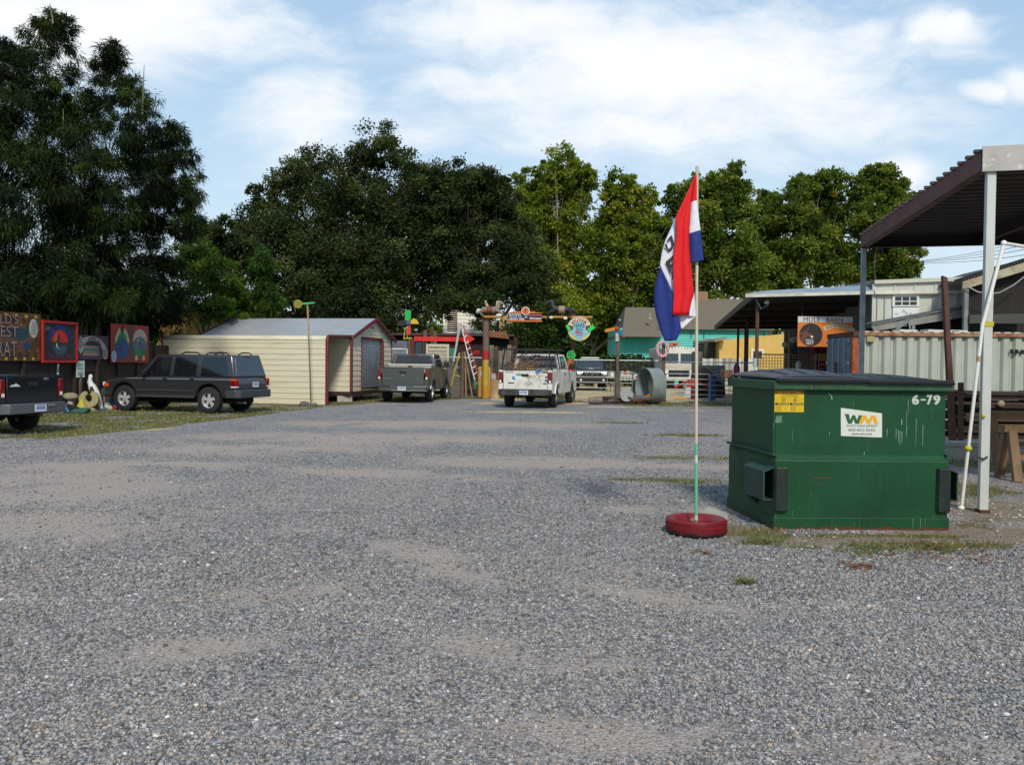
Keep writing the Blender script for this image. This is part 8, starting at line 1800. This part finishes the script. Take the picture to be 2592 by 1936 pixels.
for (px, py, hpx, wv) in ((2283, 1061, 15, .004), (2275, 1088, 30, .002), (2279, 1090, 38, .0018), (2284, 1092, 30, .002), (2269, 1085, 24, .002), (2246, 1085, 22, .002), (2188, 1144, 8, .003), (2100, 1092, 10, .002), (2337, 1075, 55, .0016), (2320, 1060, 70, .0014), (2300, 1010, 40, .0012)):
    a_, zt_ = PXF(px, py); _, zb_ = PXF(px, py+hpx); m.prism([(a_, zb_), (a_+wv, zb_+.004), (a_+wv*1.4, zt_), (a_-.001, zt_-.003)], g3, 0, .0012)
a_, z_ = PXF(2102, 1003); m.prism([(a_-.02, z_+.03), (a_-.015, z_+.035), (a_+.02, z_), (a_+.022, z_-.04), (a_+.016, z_-.035), (a_+.014, z_)], g3, 0, .0012)
a_, z_ = PXF(1963, 1052); a2_, z2_ = PXF(1980, 1070)
shear(m).build('paint_scratch', flatcol('#9fb0a4'), T, local=True)
m = MB(); m.prism([(a_, z2_), (a2_, z2_), (a2_, z_), (a_+.01, z_)], g3, 0, .0012); shear(m).build('worn_label', M('worn_label', '#5f7a6c', .6, 0, '#2a5238', 30), T, local=True)
# ---------------------------------------------------------------- painted tyre, pole and flag
YP = 8.62; cx = xat(1762, YP); p = Vector((cx, YP, 0)); TR = .295; TH = .158
T = thing('flat_tyre', 'red painted car tyre lying flat as a base for the flagpole', 'tyre', p)
prof = [(TR*.64, .05), (TR*.80, .012), (TR*.93, 0), (TR*.985, .02), (TR, .05)]
for k in range(3): z = .05+k*.026; prof += [(TR+.002, z), (TR+.002, z+.018), (TR-.007, z+.020), (TR-.007, z+.026)]
prof += [(TR, TH-.04), (TR*.985, TH-.02), (TR*.93, TH), (TR*.80, TH-.006), (TR*.66, TH-.035), (TR*.62, TH-.05), (TR*.60, TH*.5), (TR*.60, .05)]
def redx(t, vec, c):
    s_ = t.node('ShaderNodeSeparateXYZ'); t.l.new(vec, s_.inputs[0]); z = t.math('ADD', s_.outputs[2], t.math('MULTIPLY', t.math('SUBTRACT', t.noise(vec, 12, 5), .5), .09))
    c = t.mix(t.map(z, .03, .065), (*hx('#1b1516'), 1), c)
    return t.mix(t.map(t.noise(vec, 22, 6, .7), .55, .72), c, (*hx('#3b1216'), 1))
red_rub = mat('red_rubber_paint', '#720c13', .5, 0, extra=redx, bump=.2, bscale=40)
m = MB().lathe(prof, p, n=64, closed=True); m.build('carcass', red_rub, T, smooth=30)
m = MB()
for k in range(76):
    a = 2*math.pi*k/76
    for z, tw in ((.038, .25), (.066, -.25), (.092, .25), (TH-.028, 0)):
        c = p+Vector(((TR+.003)*math.cos(a+z*3), (TR+.003)*math.sin(a+z*3), z)); m.box(c, (.010, .017, .020), rot=Matrix.Rotation(a+z*3, 3, 'Z') @ Matrix.Rotation(tw, 3, 'X'))
    c = p+Vector((TR*.965*math.cos(a), TR*.965*math.sin(a), TH-.012)); m.box(c, (.03, .014, .012), rot=Matrix.Rotation(a, 3, 'Z') @ Matrix.Rotation(R(38), 3, 'Y'))
m.build('tread_block', red_rub, T)
MB().lathe([(0, .03), (TR*.6, .03), (TR*.62, .05), (TR*.3, .09), (0, .10)], p, n=24).solo('tyre_filling', M('tyre_gravel', '#5d5248', .95, 0, '#3c352f', 20, bump=.6), 'dirt and gravel filling inside the red tyre', 'filling', p)
base = p+Vector((-.005, -.02, .06)); top = A(1764.5, 437, YP-.02)
T = thing('flag_pole', 'slim pale flagpole with a mint green taped foot standing in the red tyre', 'flagpole', base)
def lp(py): return base.lerp(top, (1318-py)/(1318-437.0))
def seg(nm, a_, b_, r_, mt): MB().tube([lp(a_), lp(b_)], r_, 14).build(nm, mt, T, smooth=40)
mint = M('mint_tape', '#5fae85', .5, 0, '#4d9a72', 12, extra=spots('#a08a3a', .72, .75, 9))
seg('green_foot', 1318, 1292, .0165, M('mint_worn', '#5a7c5c', .6, 0, '#4a6a4c', 12)); seg('white_band', 1298, 1288, .0172, flatcol('#aeb3a8')); seg('green_wrap', 1290, 1156, .0165, mint)
seg('white_gap', 1156, 1136, .0155, flatcol('#b5bdb8')); seg('green_wrap', 1136, 1108, .0165, mint); seg('upper_pole', 1108, 437, .0148, M('pole_cream', '#c3b7a0', .5, 0, '#b3a68e', 4))
MB().tube([top, top+up*.06], .017, 10).build('cap', flatcol('#b5ac96'), T)
# flag: draped cloth panels between traced edges, with real folds in depth
T = thing('open_flag', 'limp red, white and blue OPEN flag hanging in folds from the flagpole', 'flag', lp(640))
Yf_ = YP-.05
def interp(pts, t_):
    n = len(pts)-1; f = t_*n; i = min(int(f), n-1); f -= i; return (pts[i][0]*(1-f)+pts[i+1][0]*f, pts[i][1]*(1-f)+pts[i+1][1]*f)
def resample(pts, n=30):
    d_ = [0]
    for a, b in zip(pts, pts[1:]): d_.append(d_[-1]+math.hypot(b[0]-a[0], b[1]-a[1]))
    out = []
    for k in range(n+1):
        s__ = d_[-1]*k/n; i = max(j for j in range(len(d_)-1) if d_[j] <= s__+1e-9); f = (s__-d_[i])/(d_[i+1]-d_[i]+1e-9)
        out.append((pts[i][0]+(pts[i+1][0]-pts[i][0])*f, pts[i][1]+(pts[i+1][1]-pts[i][1])*f))
    return out
def drape(name, Lp, Rp, d0, d1, mt, folds=1.0, amp=.03, ph=0.0, nu=12):
    Lr, Rr = resample(Lp), resample(Rp); P = []
    for (a, b) in zip(Lr, Rr):
        row = []
        for i in range(nu+1):
            u = i/nu; v = len(P)/30
            dep = d0+(d1-d0)*u-amp*math.sin(math.pi*u)*(.7+.3*math.sin(3*v+ph))-amp*.5*math.sin(2*math.pi*folds*u+ph+1.5*v)*min(1, v*3+.15)
            row.append(A(a[0]+(b[0]-a[0])*u, a[1]+(b[1]-a[1])*u, Yf_+dep))
        P.append(row)
    m = MB(); m.grid(P); return m.build(name, mt, T, smooth=80, solid=.003)
def cloth(nm, h):
    m = M(nm, h, .8, 0, bump=.35, bscale=16); return m
cr, cw_, cb_ = cloth('flag_red', '#d00a12'), cloth('flag_white', '#d3d2da'), cloth('flag_blue', '#142a72')
# blue tail and white field (behind), then red drape (front), hoist strip at the pole
wf = [(1709, 551), (1684, 609), (1670.6, 673)]; drape('white_field', [(1711, 548), (1697, 580), (1684, 609), (1676, 636), (1670.6, 667), (1671, 676)], [(1713, 550), (1716, 594), (1708, 652), (1710, 700), (1713, 740), (1711, 760)], .05, .02, cw_, .8, .02)
drape('blue_field', [(1670.6, 673), (1660, 715), (1655, 742.5), (1656, 770), (1660, 798), (1671, 835), (1683, 864)], [(1672, 676), (1692, 716), (1708, 755), (1716, 798), (1724, 831), (1722, 841), (1712, 861)], .06, .01, cb_, 1.2, .035)
drape('white_tail', [(1712, 742), (1714, 775), (1716, 798), (1724, 831)], [(1757, 738), (1760, 780), (1761, 801), (1726, 832)], .045, .03, cw_, 1.0, .02)
drape('white_edge', [(1752, 738), (1748, 770), (1744, 800)], [(1757, 738), (1760, 770), (1761.5, 803)], .0, .03, cw_, .5, .01)
drape('red_field', [(1760, 443), (1738, 490), (1709, 551), (1712.7, 594), (1706, 640), (1704, 652), (1704.5, 700), (1706, 740), (1703, 798)], [(1762, 443), (1753, 480), (1749.6, 510), (1744.4, 591), (1746, 630), (1749, 665), (1753, 702), (1757, 740), (1745, 798)], -.02, -.01, cr, 1.3, .04, .6)
drape('hoist_red', [(1761, 443), (1752, 480), (1748.6, 511)], [(1763.5, 442), (1763.5, 475), (1764, 508)], -.0, -.03, cr, .5, .012)
drape('hoist_white', [(1749, 510.5), (1746, 550), (1744, 592)], [(1764, 508), (1768.5, 545), (1773, 583.5)], .0, -.03, cw_, .6, .015)
drape('hoist_blue', [(1744.5, 591.5), (1746, 630), (1749, 666)], [(1773, 583), (1777, 620), (1781.6, 658.5)], .0, -.03, cb_, .6, .015)
# letters P and E lie on the white field
def letter(poly, nm):
    m = MB(); P_ = [A(x, y, Yf_+.0) for x, y in poly]; n = len(P_); m.add([v+Vector((0, -.004, 0)) for v in P_]+P_, [tuple(range(n)), tuple(reversed(range(n, 2*n)))]+[(i, i+n, (i+1) % n+n, (i+1) % n) for i in range(n)]); return m
def zp(x, y): return (1600+x/3.442, 420+y/3.442)
m = letter([zp(*q_) for q_ in ((318, 628), (345, 603), (362, 665), (366, 690), (352, 722), (318, 752), (283, 695), (290, 678), (303, 690), (316, 727), (338, 706), (347, 690), (338, 655), (333, 640), (306, 668), (300, 665))], 'P')
m2_ = letter([zp(*q_) for q_ in ((290, 838), (357, 780), (360, 800), (330, 838), (334, 862), (352, 850), (354, 872), (336, 890), (345, 958), (322, 910))], 'E'); o_ = len(m.v)
m3_ = letter([zp(*q_) for q_ in ((354, 905), (358, 985), (349, 990), (350, 930))], 'N')
for q_ in (m2_, m3_): m.add(q_.v, q_.f)
m.build('lettering', flatcol('#14161c'), T)
# slab behind the tyre
g = gp(1768, 1305); fr = Fr((0, 0, 0), (1, 0, 0), (0, 1, 0)); a = gp(1772, 1318); b_ = gp(1838, 1342); c_ = gp(1838, 1318); d_ = gp(1785, 1303); mm = MB()
bs = [gp(1762, 1330), gp(1840, 1350), gp(1843, 1322), gp(1792, 1310)]; tops = [Vector((v.x, v.y, z)) for v, z in zip(bs, (.13, .10, .10, .13))]; mm.hexa(bs, tops)
mm.solo('concrete_slab', M('pale_slab', '#8e8d80', .9, 0, '#a3a294', 6), 'pale concrete slab lying half hidden behind the red tyre', 'slab', bevel=.012)
# small litter: weeds, dead leaves, shells
def scatter(name, label, cat, cx, cy, n, r_, f, kind=None):
    m = MB(); g = gp(cx, cy)
    for _ in range(n): f(m, Vector((g.x+random.gauss(0, r_), g.y+random.gauss(0, r_*.8), 0)))
    return m.solo(name, [flatcol('#6b5a2e'), flatcol('#4f5a24'), flatcol('#7a4a28'), flatcol('#b5afa2')], label, cat, g, kind=kind)
def weed(m, p):
    a = random.random()*6.28; h = random.uniform(.02, .07); q_ = p+Vector((math.cos(a)*h, math.sin(a)*h, h*.8)); m.beam(p, q_, .006, .003, mi=random.choice((0, 1, 1)))
scatter('weed_tuft', 'small yellow-green weed tuft alone on the gravel before the dumpster', 'weed', 1887, 1478, 90, .035, weed)
scatter('weed_tuft', 'green weed tuft at the front right of the red tyre, by the dumpster corner', 'weed', 1930, 1375, 160, .12, weed)
scatter('weed_tuft', 'sparse weed patch under the middle of the dumpster front', 'weed', 2180, 1398, 140, .16, weed)
scatter('weed_tuft', 'weed patch before the right corner of the dumpster', 'weed', 2380, 1392, 140, .15, weed)
def dleaf(m, p):
    a = random.random()*6.28; r0 = random.uniform(.012, .028); u = Vector((math.cos(a), math.sin(a), random.uniform(-.2, .4)))*r0; v = Vector((-math.sin(a), math.cos(a), random.uniform(-.2, .3)))*r0*.6; z = Vector((0, 0, random.uniform(.015, .035)))
    m.add([p+z-u, p+z+v, p+z+u, p+z-v, p+z-u-Vector((0, 0, .002)), p+z-v-Vector((0, 0, .002)), p+z+u-Vector((0, 0, .002)), p+z+v-Vector((0, 0, .002))], [(0, 1, 2, 3), (4, 5, 6, 7)], random.choice((0, 2, 2)))
scatter('dead_leaves', 'scatter of rust-brown dead leaves right of the lone weed tuft', 'leaves', 2170, 1436, 60, .09, dleaf, 'stuff')
scatter('dead_leaves', 'dark crumpled leaves on the gravel just below the red tyre', 'leaves', 1775, 1402, 26, .05, dleaf, 'stuff')
scatter('dead_leaves', 'dry brown leaves spread right of the dumpster', 'leaves', 2430, 1400, 200, .4, dleaf, 'stuff')
def shell(m, p):
    r0 = random.uniform(.006, .022); m.ell(p+Vector((0, 0, .012)), (r0, r0*.8, r0*.4), 6, 4, mi=3)
scatter('shell_fragments', 'white shell and stone fragments on the dirt round the canopy post foot', 'shells', 2500, 1300, 80, .5, shell, 'stuff')
scatter('shell_fragments', 'white shell fragments along the front foot of the dumpster', 'shells', 2150, 1372, 26, .5, shell, 'stuff')
